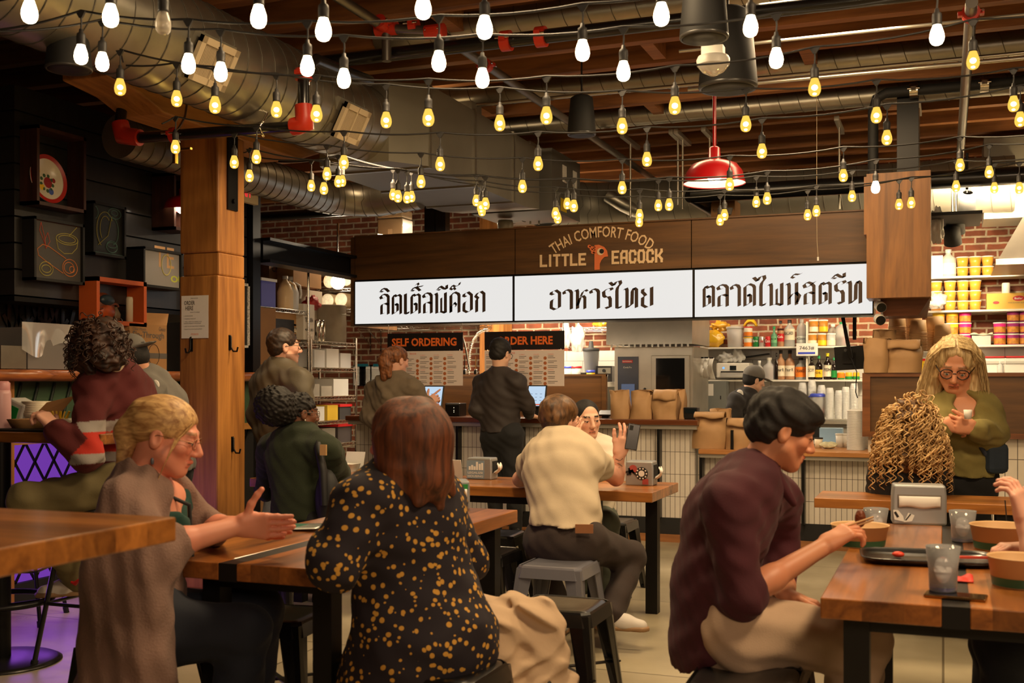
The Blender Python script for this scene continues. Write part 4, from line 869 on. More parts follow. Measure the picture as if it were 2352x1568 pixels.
MB().box(0, 46 * u, 0, .2, 0, .36).build('box', M('panel_grey', c(132, 136, 134), .4, .4), pe); MB().box(.02, .08, -.002, 0, .2, .33).build('label', PAPER, pe); MB().box(.155, .165, -.008, 0, .16, .2).build('latch', BLACKM, pe)
# order slips clipped left of the printer
for i, (px, ln) in enumerate(((1601, 66), (1612, 44), (1622, 46), (1634, 50))):
    q = onY(px, 822, 11.7); t = thing('order_slips', 'white order slips hanging from clips beside the oven', 'papers', q, group='hanging order slips')
    MB().grid(lambda a, b: V(((a - .5) * .055 + .012 * math.sin(b * 4 + i), .02 * math.sin(b * 5 + i) * (1 + a), -b * ln * .0045)), 3, 10).build('paper', PAPER, t, solid=.004); MB().cyl((-.02, 0, .004), (.02, 0, .004), .008, n=8).build('clip', BLACK, t)
# clear cup stacks and pitcher on the back counter
def cups(px, top, bot, wpx, Y, lab):
    u = mm_(px, Y); h = (bot - top) * u; r = wpx * u / 2; zb_ = EYE - (bot - HY) * u; t = thing('cup_stack', lab, 'cups', (X_(px, Y), Y + r, max(zb_, zc)), group='clear cup stacks')
    h = min(h, 99); k = max(5, int(h / .012)); prof = []
    for j in range(k): z = j * h * .86 / k; prof += [(r * (.93 + .03 * (j / k)), z), (r, z + .004), (r * (.93 + .03 * (j / k)), z + .006)]
    prof += [(r * .92, h * .87), (r * .74, h * .995), (.001, h)]; MB().lathe([(.001, 0)] + prof, n=16).build('cups', clear('cup_plastic', (.97, .97, .97, 1), .5, .12), t)
for i, (px, a, b) in enumerate(((1842, 878, 958), (1864, 872, 958), (1886, 884, 958), (1905, 890, 962), (1926, 896, 962), (1942, 888, 962), (1961, 880, 962))):
    cups(px, a, b, 19, 12.2 + (i % 2) * .12 if i < 3 else 12.08, ('leftmost', 'second', 'third', 'fourth', 'fifth', 'sixth', 'rightmost')[i] + ' of the tall clear cup stacks on the back counter')
u = mm_(1875, 11.95); t = thing('pitcher', 'pitcher of pink drink with a bright blue lid among the cup stacks', 'pitcher', (X_(1876, 12.1), 12.18, zc)); r = 17 * u
MB().lathe([(.001, 0), (r * .85, 0), (r, .2), (r * 1.02, .255)], n=20).build('body', PLAST, t); MB().lathe([(.001, .006), (r * .83, .008), (r * .94, .135), (.001, .135)], n=20).build('drink', col('pink_drink', 226, 110, 104), t); MB().lathe([(r * 1.05, .25), (r * 1.05, .275), (r * .8, .285), (.001, .285)], n=20).build('lid', BLUEL, t)
MB().tube([(-r, 0, .25), (-r - .05, 0, .235), (-r - .05, 0, .1), (-r, 0, .06)], .012, 8).build('handle', BLUEL, t)
# pickup counter goods
def lidstack(px, top, bot, wpx, Y, lab):
    u = mm_(px, Y); r = wpx * u / 2; zb_ = .796; h = EYE + (HY - top) * u - zb_; t = thing('lid_stack', lab, 'lids', (X_(px, Y), Y, zb_), group='stacks of clear lids')
    k = int(h / .0085); prof = [(.001, 0)]
    for j in range(k): z = j * h / k; prof += [(r * .9, z), (r, z + .003), (r * .9, z + .006)]
    MB().lathe(prof + [(r * .5, h + .012), (.001, h + .012)], n=24).build('lids', clear('lid_plastic', (.96, .95, .92, 1), .35, .2), t)
lidstack(1966, 942, 1040, 42, 9.62, 'front stack of clear bowl lids on the pickup counter'); lidstack(1990, 950, 1040, 36, 9.84, 'rear stack of clear bowl lids half behind the walnut partition')
tub('paper_bowl', 'small white paper bowl on the pickup counter by the towel', 1879, 9.75, .796, 24, 20, CREAML, BLACKM, None, .7, cat='bowl')
crumple((X_(1903, 9.7), 9.7, .796), .07, .05, .03, 5, M('towel_green_white', c(196, 192, 160), .9, var=.35, vs=25), 'towel', 'folded greenish towel on the pickup counter', 'towel', .12)
for i, px in enumerate((1928, 1944)): tub('plastic_cup', ('left' if i == 0 else 'right') + ' of the two milky cups before the lid stacks', px, 9.9, .796, 32, 20, MILKY, MILKY, None, .8, cat='cup')
bx = thing('food_bin', 'blue-tinted clear bin under the back counter edge', 'bin', (X_(1882, 10.6), 10.6, .8)); MB().box(0, .2, 0, .15, 0, .13).build('bin', clear('blue_plastic', (.45, .7, .95, 1), .4), bx); MB().box(-.3, .5, -.2, .4, -.8, -.002).build('prep_shelf', STEEL, bx)
# paper bags
def bag(label, px, Y, z, wpx, hpx, seed, depth=.12, lean=0, group='brown paper takeout bags', fold=.2, rz=0):
    u = mm_(px, Y); w = wpx * u; h = hpx * u; random.seed(seed); ph = [random.uniform(0, 6.28) for _ in range(9)]
    t = thing('paper_bag', label, 'bag', (X_(px, Y), Y + depth / 2, z), rz, group)
    rect = [(-.5, -.5), (-.17, -.53), (.17, -.53), (.5, -.5), (.47, 0), (.5, .5), (.17, .53), (-.17, .53), (-.5, .5), (-.47, 0)]
    rows = 7; vs = []; 
    for j in range(rows + 1):
        v = j / rows; dp = depth * (1 if v < .55 else max(.10, 1 - (v - .55) / .42)); ww = w * (1 - .06 * math.sin(v * PI + ph[0]) + .03 * math.sin(v * 9 + ph[1]))
        for i, (a, b) in enumerate(rect):
            pin = 1 - .25 * max(0, v - .3) if i in (4, 9) else 1
            vs.append((a * ww * pin + lean * v * v * w + .008 * math.sin(v * 4 + i * 2 + ph[2]), b * dp + .016 * math.sin(v * 4.5 + i * 1.7 + ph[3]) * min(1, v * 4), v * h + (.006 * math.sin(i * 2.1 + ph[4]) if j == rows else 0)))
    k = len(rect); fs = [(j * k + i, j * k + (i + 1) % k, (j + 1) * k + (i + 1) % k, (j + 1) * k + i) for j in range(rows) for i in range(k)]
    mb = MB(); mb.add(vs, fs, True); mb.add(vs[-k:], [tuple(range(k))]); mb.build('bag', KRAFT, t)
    if fold:
        mb = MB(); x0 = lean * w
        mb.grid(lambda a, b: V(((a - .5) * w * .96 + x0, -depth * .12 - .012 - .02 * math.sin(b * PI) - .05 * b + .01 * math.sin(a * 9 + ph[5]), h * (1 - fold * b) + .008 * math.sin(a * 7 + ph[6]) * b)), 8, 5); mb.build('folded_flap', KRAFT, t, solid=.004)
    return t
bag('leaning brown bag with a rolled top at the left of the counter bags', 1424, 9.34, 1.036, 44, 66, 1, .13, -.18, fold=0, group=None)
bag('middle brown paper bag on the ordering counter', 1470, 9.33, 1.036, 50, 66, 2, .14, .05, fold=0, group=None)
bag('right brown paper bag with a folded top on the ordering counter', 1526, 9.34, 1.036, 56, 68, 3, .14, 0, fold=.35, group=None)
bag('narrow brown paper bag at the end of the ordering counter', 1559, 9.5, 1.036, 24, 68, 4, .12, 0, fold=0, group=None)
bag('large brown paper bag standing at the left of the pickup counter', 1628, 9.34, .796, 72, 84, 5, .15, 0, fold=.16, group=None)
bag('brown paper bag half hidden behind the large one on the pickup counter', 1650, 9.6, .796, 52, 88, 6, .13, .05, fold=0, group=None)
bag('smaller brown paper bag beside the maroon-shirted man on the pickup counter', 1696, 9.34, .796, 56, 70, 7, .14, 0, fold=.25, group=None)
bag('left brown paper bag on the walnut partition, top pinched to a point', 2010, 9.32, 1.426, 54, 80, 8, .14, .08, fold=0, group=None)
bag('right brown paper bag on the walnut partition with a curled flap', 2076, 9.32, 1.426, 74, 76, 9, .14, 0, fold=.28, group=None)
bag('brown paper bag standing behind the two on the walnut partition', 2030, 9.5, 1.426, 50, 100, 10, .06, .03, fold=0, group=None)
# right-hand shelves with soup tubs
rs = thing('wall_shelf', 'three long white wall shelves of tubs at the right', 'shelf', (0, YS, 0))
for z, a, b in ((2.44, 2120, 2400), (2.09, 2110, 2400), (1.73, 2100, 2400)): MB().box(X_(a, YS), X_(b, YS) + .4, 0, .34, z - .02, z).build('shelf_board', WHITE, rs)
lowsh = tag(MB().box(X_(2090, YS), 2.4, YS - .25, YS + .34, 1.40, 1.435).build('shelf', WHITE), 'low white shelf with red-lidded boxes behind the walnut partition', 'shelf')
SOUP = clear('soup_tub', (1, .72, .2, 1), .12, .2); M('soup_fill', c(226, 158, 50), .4)
SOUPB = M('amber_broth', c(228, 160, 58), .35, coat=.4)
ROWN = ('bottom', 'middle', 'top'); 
def soup(px, z, row, dy, lab): tub('soup_tub', lab, px, Yb, z + row * .104, 22.5, 27, SOUPB, CAPW, None, .78, 'amber soup tubs', 'tub', dy)
for ci, px in enumerate((2211, 2240, 2269)):
    for row in range(2): soup(px, 2.44, row, 0, ('upper' if row else 'lower') + ' soup tub of the ' + ('left', 'middle', 'right')[ci] + ' pair on the highest shelf')
for ci, px in enumerate((2150, 2182, 2212, 2240)):
    for row in range(3): soup(px, 2.09, row, 0, ROWN[row] + ' soup tub in the ' + ('first', 'second', 'third', 'fourth')[ci] + ' column of the middle shelf')
PINK = col('pink_tub', 214, 36, 130); PURP = col('purple_tub', 150, 40, 110); YTUB = col('yellow_tub', 232, 190, 40)
def curry(px, row, body, lab): tub('curry_paste_tub', lab, px, Yb, 1.73 + row * .118, 25.5, 28, body, CAPW, M('curry_food_label', c(206, 140, 60), .5, var=.5, vs=30), .88, 'curry paste tubs', 'tub')
for px, n_, body, nm_ in ((2156, 3, YTUB, 'first yellow'), (2187, 3, YTUB, 'second yellow'), (2217, 3, PINK, 'pink'), (2297, 2, PINK, 'short pink'), (2328, 3, PURP, 'purple'), (2357, 3, PURP, 'last purple')):
    for row in range(n_): curry(px, row, body, ROWN[row] + ' tub of the ' + nm_ + ' stack on the lowest wall shelf')
t = thing('food_tub', 'clear tub with a cloth over it between the curry paste stacks', 'tub', (X_(2254, Yb), Yb + .09, 1.73)); MB().box(-.09, .09, -.07, .07, 0, .1).build('body', MILKY, t); MB().box(-.07, .07, -.05, .05, .01, .085).build('contents', col('grey_paste', 150, 146, 138), t)
MB().grid(lambda a, b: V(((a - .5) * .22, (b - .5) * .18, .11 + .02 * math.sin(a * 8) * math.sin(b * 7))), 10, 8).build('cloth', CREAML, t, solid=.008)
q = X_(2149, Yb); t = thing('carton', 'plain white box at the left end of the highest wall shelf', 'box', (q, Yb, 2.44)); MB().box(-.06, .07, 0, .15, 0, .225).build('box', WHITE, t, bevel=.004)
bottle('big milky jug with a white cap on the highest wall shelf', 2178, Yb, 2.44, 64, 34, MILKY, CAPW, col('jug_label', 230, 228, 220), .3, shp='j', labz=(.1, .5))
t = thing('carton', 'yellow carton with red ovals on the middle wall shelf', 'box', (X_(2266, Yb), Yb, 2.09)); MB().box(0, .52, 0, .2, 0, .165).build('box', col('yellow_carton', 224, 176, 74, .6), t)
for cx_, rx_, zc_ in ((.3, .055, .11), (.09, .03, .07)): MB().cyl((0, 0, 0), (0, .001, 0), 1, n=24).build('red_oval', REDLAB, t, (cx_, -.002, zc_)).scale = (rx_, 1, rx_ * .5)
text(MB(), 'Butler', (.262, -.0045, .1), (1, 0, 0), (0, 0, 1), .075, .02, .01).build('lettering', WHITE, t); text(MB(), 'WOK IN HONEY BLACK TEA', (.2, -.003, .06), (1, 0, 0), (0, 0, 1), .2, .012).build('small_print', INKG, t)
can('blue-lidded white canister on top of the yellow carton', 2311, Yb + .05, 2.255, 25, 18, CAPW); MB().lathe([(.041, .02), (.041, .07)], n=18).build('label', ORL, COL.objects['can.006'] if 'can.006' in COL.objects else None)
for i, px in enumerate((2281, 2336)):
    t = thing('storage_box', ('left' if i == 0 else 'right') + ' white storage box with a red lid on the low shelf', 'box', (X_(px, 12.3), 12.3, 1.436)); w = .115
    MB().box(-w, w, 0, .26, 0, .16).build('box', M('box_white', c(226, 222, 214), .4), t, bevel=.01); MB().box(-w - .01, w + .01, -.01, .27, .158, .175).build('lid', REDLAB, t, bevel=.004); MB().box(-w * .9, w * .9, -.012, .0, .1, .125).build('rim', M('box_grey', c(190, 186, 178), .4), t)
bottle('small clear bottle in front of the red-lidded boxes', 2298, 12.15, 1.436, 28, 14, PLAST, CAPW, None, .3)
t = thing('carton', 'yellow bouillon carton with a green badge beside the right paper bag', 'box', (X_(2116, 11), 11.0, 1.436)); MB().box(0, .15, 0, .1, 0, .13).build('box', YTUB, t); MB().box(.02, .07, -.003, 0, .05, .085).build('green_badge', GRN, t); text(MB(), 'Knorr', (.025, -.005, .06), (1, 0, 0), (0, 0, 1), .04, .014, .01).build('lettering', WHITE, t); MB().box(0, .15, -.002, 0, .11, .13).build('red_band', REDLAB, t); MB().box(-.2, .4, -.1, .2, -.03, -.001).build('stand', WHITE, t)
# stacks of kraft bowls
bs = tag(MB().box(X_(2030, 10.1), X_(2200, 10.1), 10.0, 10.35, 1.565, 1.6).build('bowl_shelf', WHITE), 'white shelf carrying the tall stacks of kraft bowls', 'shelf')
KB = M('kraft_bowl', c(196, 156, 108), .6); GB = col('green_band_dark', 40, 84, 56)
def bowls(px, top, bot, wpx, Y, lab, band=False):
    u = mm_(px, Y); r = wpx * u / 2; z = max(1.601, EYE + (HY - bot) * u); h = EYE + (HY - top) * u - z; t = thing('bowl_stack', lab, 'bowls', (X_(px, Y), Y, z), group='kraft bowl stacks'); cuph = min(.1, h * .4); k = max(3, int((h - cuph) / .013)); prof = [(.001, 0)]
    for j in range(k): zz_ = j * (h - cuph) / k; prof += [(r * .95, zz_), (r, zz_ + .004), (r, zz_ + .008), (r * .95, zz_ + .0095)]
    MB().lathe(prof + [(r * .95, h - cuph), (r * .84, h), (.001, h)], n=28).build('bowls', KB, t)
    if band: MB().lathe([(r * .872, h - .03), (r * .848, h - .008)], n=28).build('green_band', GB, t)
for px, a, b, w, Y, lab, bd in ((2061, 722, 806, 40, 10.15, 'leftmost tall stack of kraft bowls under the post cover', 0), (2098, 718, 806, 42, 10.3, 'stack of kraft bowls behind the green-banded one', 0), (2109, 735, 806, 40, 10.1, 'stack of kraft bowls topped with a green band beside the paper bags', 1), (2147, 727, 806, 46, 10.25, 'widest stack of kraft bowls with a green band at the top', 1), (2165, 745, 806, 40, 10.08, 'lowest stack of kraft bowls nearest the olive-sweatered woman', 0)): bowls(px, a, b, w, Y, lab, bd)
crumple((X_(2150, 12.2), 12.2, 2.1), .09, .07, .08, 12, PLAST, 'plastic_bag', 'clear plastic bag bulging over the first soup tubs', 'bag', .3).location.y = 12.3
crumple(onY(2153, 560, 10.2), .05, .05, .14, 14, M('white_plastic_bag', c(210, 206, 196), .3), 'plastic_bag', 'white plastic bag hanging at the right edge of the post cover', 'bag', .3)

# monitor on an arm, note card, security cameras
mo = thing('monitor', 'black monitor seen from behind on an arm under the last sign', 'monitor', onY(1950, 822, 10.3)); u = mm_(1950, 10.3)
MB().box(-32 * u, 34 * u, 0, .02, -27 * u, 27 * u, Matrix.Rotation(-.06, 4, 'Y')).build('panel', BLACKP, mo, bevel=.006); MB().box(-.05, .05, .02 - .05, .0, -.05, .05).build('mount', BLACKM, mo); MB().cyl((-.03, -.003, .07), (-.03, 0, .07), .014, n=16).build('badge', M('badge_grey', c(90, 88, 86), .4), mo)
mb = MB(); mb.bar((.02, -.04, .0), (-.01, -.06, .15), .035, .03); mb.bar((-.01, -.06, .15), (-.06, -.03, .42), .03, .03); mb.bar((.05, -.05, .16), (.05, -.03, .42), .03, .03); mb.build('arm', BLACKM, mo); MB().tube([(.02, -.06, 0), (.07, -.06, -.12), (.06, -.05, -.3), (.075, -.04, -.35)], .005, 6).build('cable', BLACKM, mo)
nc = thing('note_card', 'white card with a handwritten number and a blue stripe on the shelf edge', 'card', onY(1829, 817, 12.38)); u = mm_(1829, 12.38)
MB().box(0, 48 * u, 0, .003, 0, 29 * u).build('card', PAPER, nc); text(MB(), '7463#', (7 * u, -.002, 13 * u), (1, 0, 0), (0, 0, 1), 33 * u, 9 * u).build('lettering', INK, nc); MB().box(4 * u, 42 * u, -.002, 0, 4 * u, 8.5 * u).build('blue_stripe', BLUEL, nc)
for i, (px, py) in enumerate(((2020, 733), (2022, 704))):
    q = onY(px, py, 9.35); s = thing('security_camera', ('lower' if i == 0 else 'upper') + ' white security camera at the end of the last sign', 'camera', q)
    mm = Matrix.Rotation(1.9, 4, 'X') @ Matrix.Rotation(.3, 4, 'Y'); r = .042
    MB().lathe([(.001, -.05), (r * .8, -.048), (r, -.02), (r, .03), (r * .9, .036)], n=20, m=mm).build('body', WHITE, s); MB().lathe([(r * .9, .034), (.001, .036)], n=20, m=mm).build('lens_face', BLACKP, s); MB().cyl((0, .03, .0), (.02, .08, .05), .012, n=8).build('mount', WHITE, s)

# ordering station: signs, menus, kiosks
for px0, px1, yt, yb, mt, mb_, s, k, lab in ((890, 1063, 766, 807, 806, 885, 'SELF ORDERING', .06, 'black hanging sign with orange SELF ORDERING lettering'), (1113, 1296, 762, 804, 804, 886, 'ORDER HERE', .16, 'black hanging sign with orange ORDER HERE lettering')):
    Y = 9.55; a = onY(px0, yb, Y); b = onY(px1, yt + (2 if px0 < 1000 else 0), Y); wd_ = b.x - a.x; ht = onY(px0, yt, Y).z - a.z
    hs = thing('hanging_sign', lab, 'sign', (a.x, Y, a.z)); MB().box(0, wd_, 0, .008, 0, ht).build('board', M('sign_black', c(24, 20, 20), .35), hs)
    sw = wd_ * (.86 if px0 < 1000 else .70); mb = MB(); text(mb, s, (wd_ * k, -.002, ht * .27), (1, 0, 0), (0, 0, 1), sw, ht * .46, .035); mb.build('lettering', ORANGE, hs)
    mb = MB()
    for x in (.01, wd_ - .01): MB().cyl((x, .004, ht), (x, .004, zb - a.z), .003, n=6).build('wire', CHROME, hs)
    mn = onY(px0 + (45 if px0 < 1000 else 0), mb_, Y); mp = thing('menu_poster', ('printed menu sheet hanging under the self ordering sign' if px0 < 1000 else 'printed menu sheet hanging under the order here sign'), 'menu', (a.x, Y, mn.z)); mh = onY(px0, mt + 1, Y).z - mn.z
    MB().box(0, wd_, 0, .002, 0, mh).build('sheet', M('menu_paper', c(228, 214, 206), .5), mp)
    tx = MB(); rd_ = MB(); fd = MB(); random.seed(21)
    text(rd_, 'PEACOCK', (wd_ * .30, -.001, mh * .9), (1, 0, 0), (0, 0, 1), wd_ * .09, mh * .05, .02)
    for cx_ in (.02, .26, .44, .62, .80):
        for blk in range(2):
            zt_ = mh * (.93 if blk == 0 else .5) - (mh * .06 if cx_ in (.26,) and blk == 0 else 0)
            if not (cx_ == .26 and blk == 0): text(rd_, ('RICE', 'NOODLE', 'CURRY', 'SALAD', 'DRINKS')[int(cx_ * 5)], (wd_ * cx_, -.001, zt_ - .02), (1, 0, 0), (0, 0, 1), wd_ * .07, .008)
            for ln in range(9):
                z = zt_ - .035 - ln * .0145
                if z > .02 and not (ln % 3 == 2): tx.box(wd_ * cx_, wd_ * (cx_ + random.uniform(.06, .12)), -.001, 0, z, z + .0045)
            if cx_ in (.26, .44, .62):
                for kk in range(3): z = zt_ - .05 - kk * .045; fd.cyl((wd_ * (cx_ + .145), -.0015, z), (wd_ * (cx_ + .145), 0, z), .0155, n=14)
    tx.build('small_print', INKG, mp); rd_.build('red_headings', col('menu_red', 216, 96, 66), mp); fd.build('dish_pictures', M('dish_print', c(190, 110, 60), .6, var=.5, vs=60), mp)
    for x in (.03, wd_ - .03): MB().tube([(x, .0, mh + .012), (x, -.004, mh - .004)], .004, 6).build('clip', CHROME, mp)
SCR = M('kiosk_screen', c(10, 10, 10), .2, emit=.85, ecol=(.62, .80, 1, 1))
for i, (px, yb_, lab, wpx, hpx) in enumerate(((992, 934, 'ordering kiosk tablet in front of the hooded woman', 50, 48), (1230, 935, 'ordering kiosk tablet beside the man in the dark shirt', 46, 50))):
    q = onY(px, yb_, 9.42); u = mm_(px, 9.42); k = thing('kiosk', lab, 'kiosk', (q.x, 9.42, 1.036))
    mm = Matrix.Translation((0, 0, q.z - 1.036)) @ Matrix.Rotation(-.28, 4, 'X'); w = wpx * u / 2; h = hpx * u * 1.06
    MB().box(-w, w, 0, .014, 0, h, mm).build('tablet', BLACKP, k, bevel=.004); MB().box(-w + .008, w - .012, -.002, 0, .012, h - .012, mm).build('screen', SCR, k)
    MB().box(-w + .05, w - .03, -.003, -.002, .018, .03, mm).build('red_button', glow('ui_red', (.9, .16, .08, 1), .8), k); mb = MB()
    for r_ in range(3):
        for c_ in range(3): mb.box(-w + .03 + c_ * .045, -w + .05 + c_ * .045, -.003, -.002, .06 + r_ * .03, .064 + r_ * .03, mm)
    mb.build('text_lines', glow('ui_grey', (.3, .4, .6, 1), .5), k); MB().box(-.05, .05, .0, .12, 0, .012).box(-.015, .015, .03, .05, .01, q.z - 1.036 + .1).build('stand', BLACKM, k)
q = onY(1022, 952, 9.5); t = thing('receipt_printer', 'small black receipt printer between the two kiosks', 'printer', (q.x, 9.5, 1.036)); MB().box(0, .15, 0, .16, 0, .12).build('body', BLACKP, t, bevel=.008); MB().box(.01, .14, -.003, .01, .105, .112).build('slot', GALV, t)
for z in (.035, .05, .075): MB().box(.088, .094, -.003, 0, z, z + .007).build('status_light', glow('printer_led', (1, .9, .6, 1), 1), t)
q = onY(1388, 950, 9.5); t = thing('card_terminal', 'small tilted card terminal near the leaning paper bag', 'terminal', (q.x, 9.5, 1.036)); MB().box(-.06, .06, 0, .1, .02, .034, Matrix.Rotation(.35, 4, 'X')).build('screen', BLACKP, t); MB().box(-.03, .03, .02, .06, 0, .03).build('foot', BLACKM, t)
q = onY(1583, 948, 9.5); t = thing('card_terminal', 'black card terminal box at the right end of the ordering counter', 'terminal', (q.x - .05, 9.5, 1.036)); MB().box(0, .12, 0, .1, 0, .1).build('body', BLACKP, t, bevel=.006); MB().box(.01, .11, -.004, .0, .05, .09).build('screen', M('screen_dark', c(18, 26, 30), .15), t)
# oven and hood
q0, q1 = onY(1411, 800, 11.3), onY(1592, 800, 11.3); ov = thing('combi_oven', 'stainless combi oven with a dark glass door behind the counter', 'oven', (q0.x, 11.3, 0)); w = q1.x - q0.x; zt_ = onY(1500, 796, 11.3).z
MB().box(0, w, 0, .8, .75, zt_).build('body', STEEL, ov, bevel=.01); MB().box(-.02, w + .02, .05, .8, 0, .75).build('stand', GALVD, ov); MB().box(.04, .26, -.012, 0, .86, zt_ - .1).build('control_panel', M('oven_panel', c(60, 68, 84), .2), ov)
MB().box(.08, .22, -.016, -.01, 1.0, 1.33).build('display', M('oven_display', c(30, 34, 40), .15, emit=.15, ecol=(.5, .65, 1, 1)), ov); MB().box(.09, .20, -.016, -.012, zt_ - .165, zt_ - .135).build('badge', REDLAB, ov); text(MB(), 'RATIONAL', (.095, -.018, zt_ - .157), (1, 0, 0), (0, 0, 1), .1, .013, .02).build('lettering', WHITE, ov); text(MB(), 'iCombi Pro', (.1, -.014, zt_ - .22), (1, 0, 0), (0, 0, 1), .09, .018).build('model_lettering', WHITE, ov)
MB().box(.4, w - .03, -.03, 0, .9, zt_ - .09).build('door', STEEL, ov, bevel=.006); MB().box(.45, w - .08, -.036, -.02, 1.0, zt_ - .12).build('door_glass', M('oven_glass', c(14, 16, 18), .06, coat=.6), ov); MB().tube([(.33, -.02, 1.12), (.33, -.06, 1.13), (.33, -.06, 1.27), (.33, -.02, 1.28)], .014, 8).build('handle', BLACKM, ov)
hd2 = thing('oven_hood', 'stainless hood above the combi oven', 'hood', (q0.x - .03, 11.1, 0)); za = onY(1500, 790, 11.1).z; MB().add([(0, 0, za), (w + .06, 0, za), (w + .06, .9, za), (0, .9, za), (0, .02, za + .3), (w + .06, .02, za + .3), (w + .06, .9, za + .7), (0, .9, za + .7)], [(3, 2, 1, 0), (4, 5, 6, 7), (0, 1, 5, 4), (1, 2, 6, 5), (2, 3, 7, 6), (3, 0, 4, 7)]).build('canopy', STEEL, hd2); mb = MB()
for k in range(14): x = .05 + k * (w - .04) / 13; mb.box(x, x + .02, -.004, 0, za - .03, za)
mb.build('vent_teeth', GALV, hd2)
# left kitchen: wall goods above the panel
tb = thing('prep_table', 'white topped prep bench behind the walnut back panel', 'bench', (-3.6, 11.4, 0)); MB().box(-1.6, .3, 0, 1.0, 1.3, 1.35).build('top', WHITE, tb); MB().box(-1.55, .28, .05, 1.0, 0, 1.3).build('base', GALVD, tb)
def simple(name, label, cat, px, Y, z, parts, group=None):
    t = thing(name, label, cat, (X_(px, Y), Y, z), group=group)
    for nm_, mb, mat in parts: mb.build(nm_, mat, t)
    return t
zt_ = 1.351
simple('blender', 'tall black commercial blender on the prep bench', 'blender', 1352, 11.5, zt_, [('base', MB().box(-.09, .09, 0, .18, 0, .1), BLACKP), ('jar', MB().lathe([(.07, .1), (.085, .3), (.088, .34)], (0, .09, 0)), clear('smoke_plastic', (.3, .32, .34, 1), .4)), ('lid', MB().lathe([(.09, .33), (.09, .36), (.03, .37), (.02, .44), (.001, .44)], (0, .09, 0)), BLACKM)])
simple('blender', 'black blender base with a dial and clear cup beside the oven', 'blender', 1388, 11.5, zt_, [('base', MB().box(-.085, .085, 0, .2, 0, .17), BLACKP), ('panel', MB().box(-.07, .07, -.005, 0, .09, .15), GALVD), ('dial', MB().cyl((0, -.02, .12), (0, 0, .12), .018), BLACKM), ('cup', MB().lathe([(.05, .02), (.055, .08)], (0, -.06, 0)), PLAST)])
simple('canister', 'yellow canister with a blue lid on the prep bench', 'canister', 1357, 11.42, zt_, [('body', MB().lathe([(.001, 0), (.045, 0), (.045, .1), (.001, .1)], (0, .0, 0)), YEL), ('lid', MB().lathe([(.047, .1), (.047, .125), (.001, .125)]), BLUEL), ('label', MB().lathe([(.0458, .02), (.0458, .06)]), CREAML)])
for px, lid, lab in ((1307, BLUEL, 'white tub with a blue lid on the prep bench'), (1324, REDLAB, 'white tub with a red lid on the prep bench')): simple('food_tub', lab, 'tub', px, 11.6, zt_, [('body', MB().lathe([(.001, 0), (.05, 0), (.058, .15), (.001, .15)]), MILKY), ('lid', MB().lathe([(.06, .15), (.06, .17), (.001, .17)]), lid)])
for i, px in enumerate((822, 835, 860, 886)):
    q = onY(px - 12, 838, 12.75); t = thing('clipboard', ('first', 'second', 'third', 'fourth')[i] + ' clipboard from the left on the kitchen tile wall', 'clipboard', (q.x, 12.757, q.z - .27), group='clipboards on the tile wall'); MB().box(0, .2, 0, .01, 0, .27).build('board', M('clip_board', c(90, 86, 80), .5), t); MB().box(.012, .188, -.003, 0, .01, .25).build('paper', PAPER, t); MB().box(.06, .14, -.012, .0, .25, .285).build('clip', col('teal_clip', 30, 110, 130), t)
    tx = MB()
    for ln in range(11): tx.box(.03, .17, -.0045, -.003, .03 + ln * .018, .034 + ln * .018)
    tx.build('text_lines', INKG, t)
def wire_shelf(parent, x0, x1, y0, y1, z, along='x'):
    mb = MB()
    for zz in (z, z - .032):
        for a, b in (((x0, y0, zz), (x1, y0, zz)), ((x0, y1, zz), (x1, y1, zz)), ((x0, y0, zz), (x0, y1, zz)), ((x1, y0, zz), (x1, y1, zz))): mb.tube([a, b], .004, 5)
    for (ax, fixed) in (('x', y0), ('y', x1), ('y', x0)):
        L_ = (x1 - x0) if ax == 'x' else (y1 - y0); k = max(2, int(L_ / .035)); pts = []
        for j in range(k + 1):
            t = j / k; zz = z if j % 2 else z - .032; pts.append((x0 + L_ * t, fixed, zz) if ax == 'x' else (fixed, y0 + L_ * t, zz))
        mb.tube(pts, .0032, 4)
    nn = int((x1 - x0) / .03) if along == 'x' else int((y1 - y0) / .03)
    for j in range(nn + 1):
        if along == 'x': x = x0 + (x1 - x0) * j / nn; mb.tube([(x, y0, z), (x, y1, z)], .002, 4, False)
        else: y = y0 + (y1 - y0) * j / nn; mb.tube([(x0, y, z), (x1, y, z)], .002, 4, False)
    return mb.build('wire_shelf', CHROME, parent)
zs = onY(960, 748, 12.4).z; ws = thing('wire_wall_shelf', 'chrome wire shelf on brackets below the first light box', 'shelf', (0, 0, 0)); xa, xb_ = X_(822, 12.4), X_(1128, 12.4); wire_shelf(ws, xa, xb_, 12.4, 12.74, zs)
for px in (838, 862, 1108):
    x = X_(px, 12.6); mb = MB(); mb.bar((x, 12.76, zs - .3), (x, 12.76, zs), .02, .012); mb.bar((x, 12.42, zs - .03), (x, 12.75, zs - .22), .012, .012); mb.build('bracket', CHROME, ws)
zs2 = onY(1360, 752, 12.4).z; ws2 = thing('wire_wall_shelf', 'chrome wire shelf with plastic bags between the menus and the oven', 'shelf', (0, 0, 0)); wire_shelf(ws2, X_(1285, 12.4), X_(1405, 12.4), 12.4, 12.74, zs2)
for px in (1298, 1396): x = X_(px, 12.6); MB().bar((x, 12.76, zs2 - .25), (x, 12.76, zs2 + .02), .02, .012).build('bracket', CHROME, ws2)
crumple(V((X_(1376, 12.5), 12.55, zs2)), .09, .08, .06, 31, col('yellow_wrapper', 226, 168, 46), 'plastic_bag', 'yellow bag on the wire shelf left of the oven hood', 'bag')
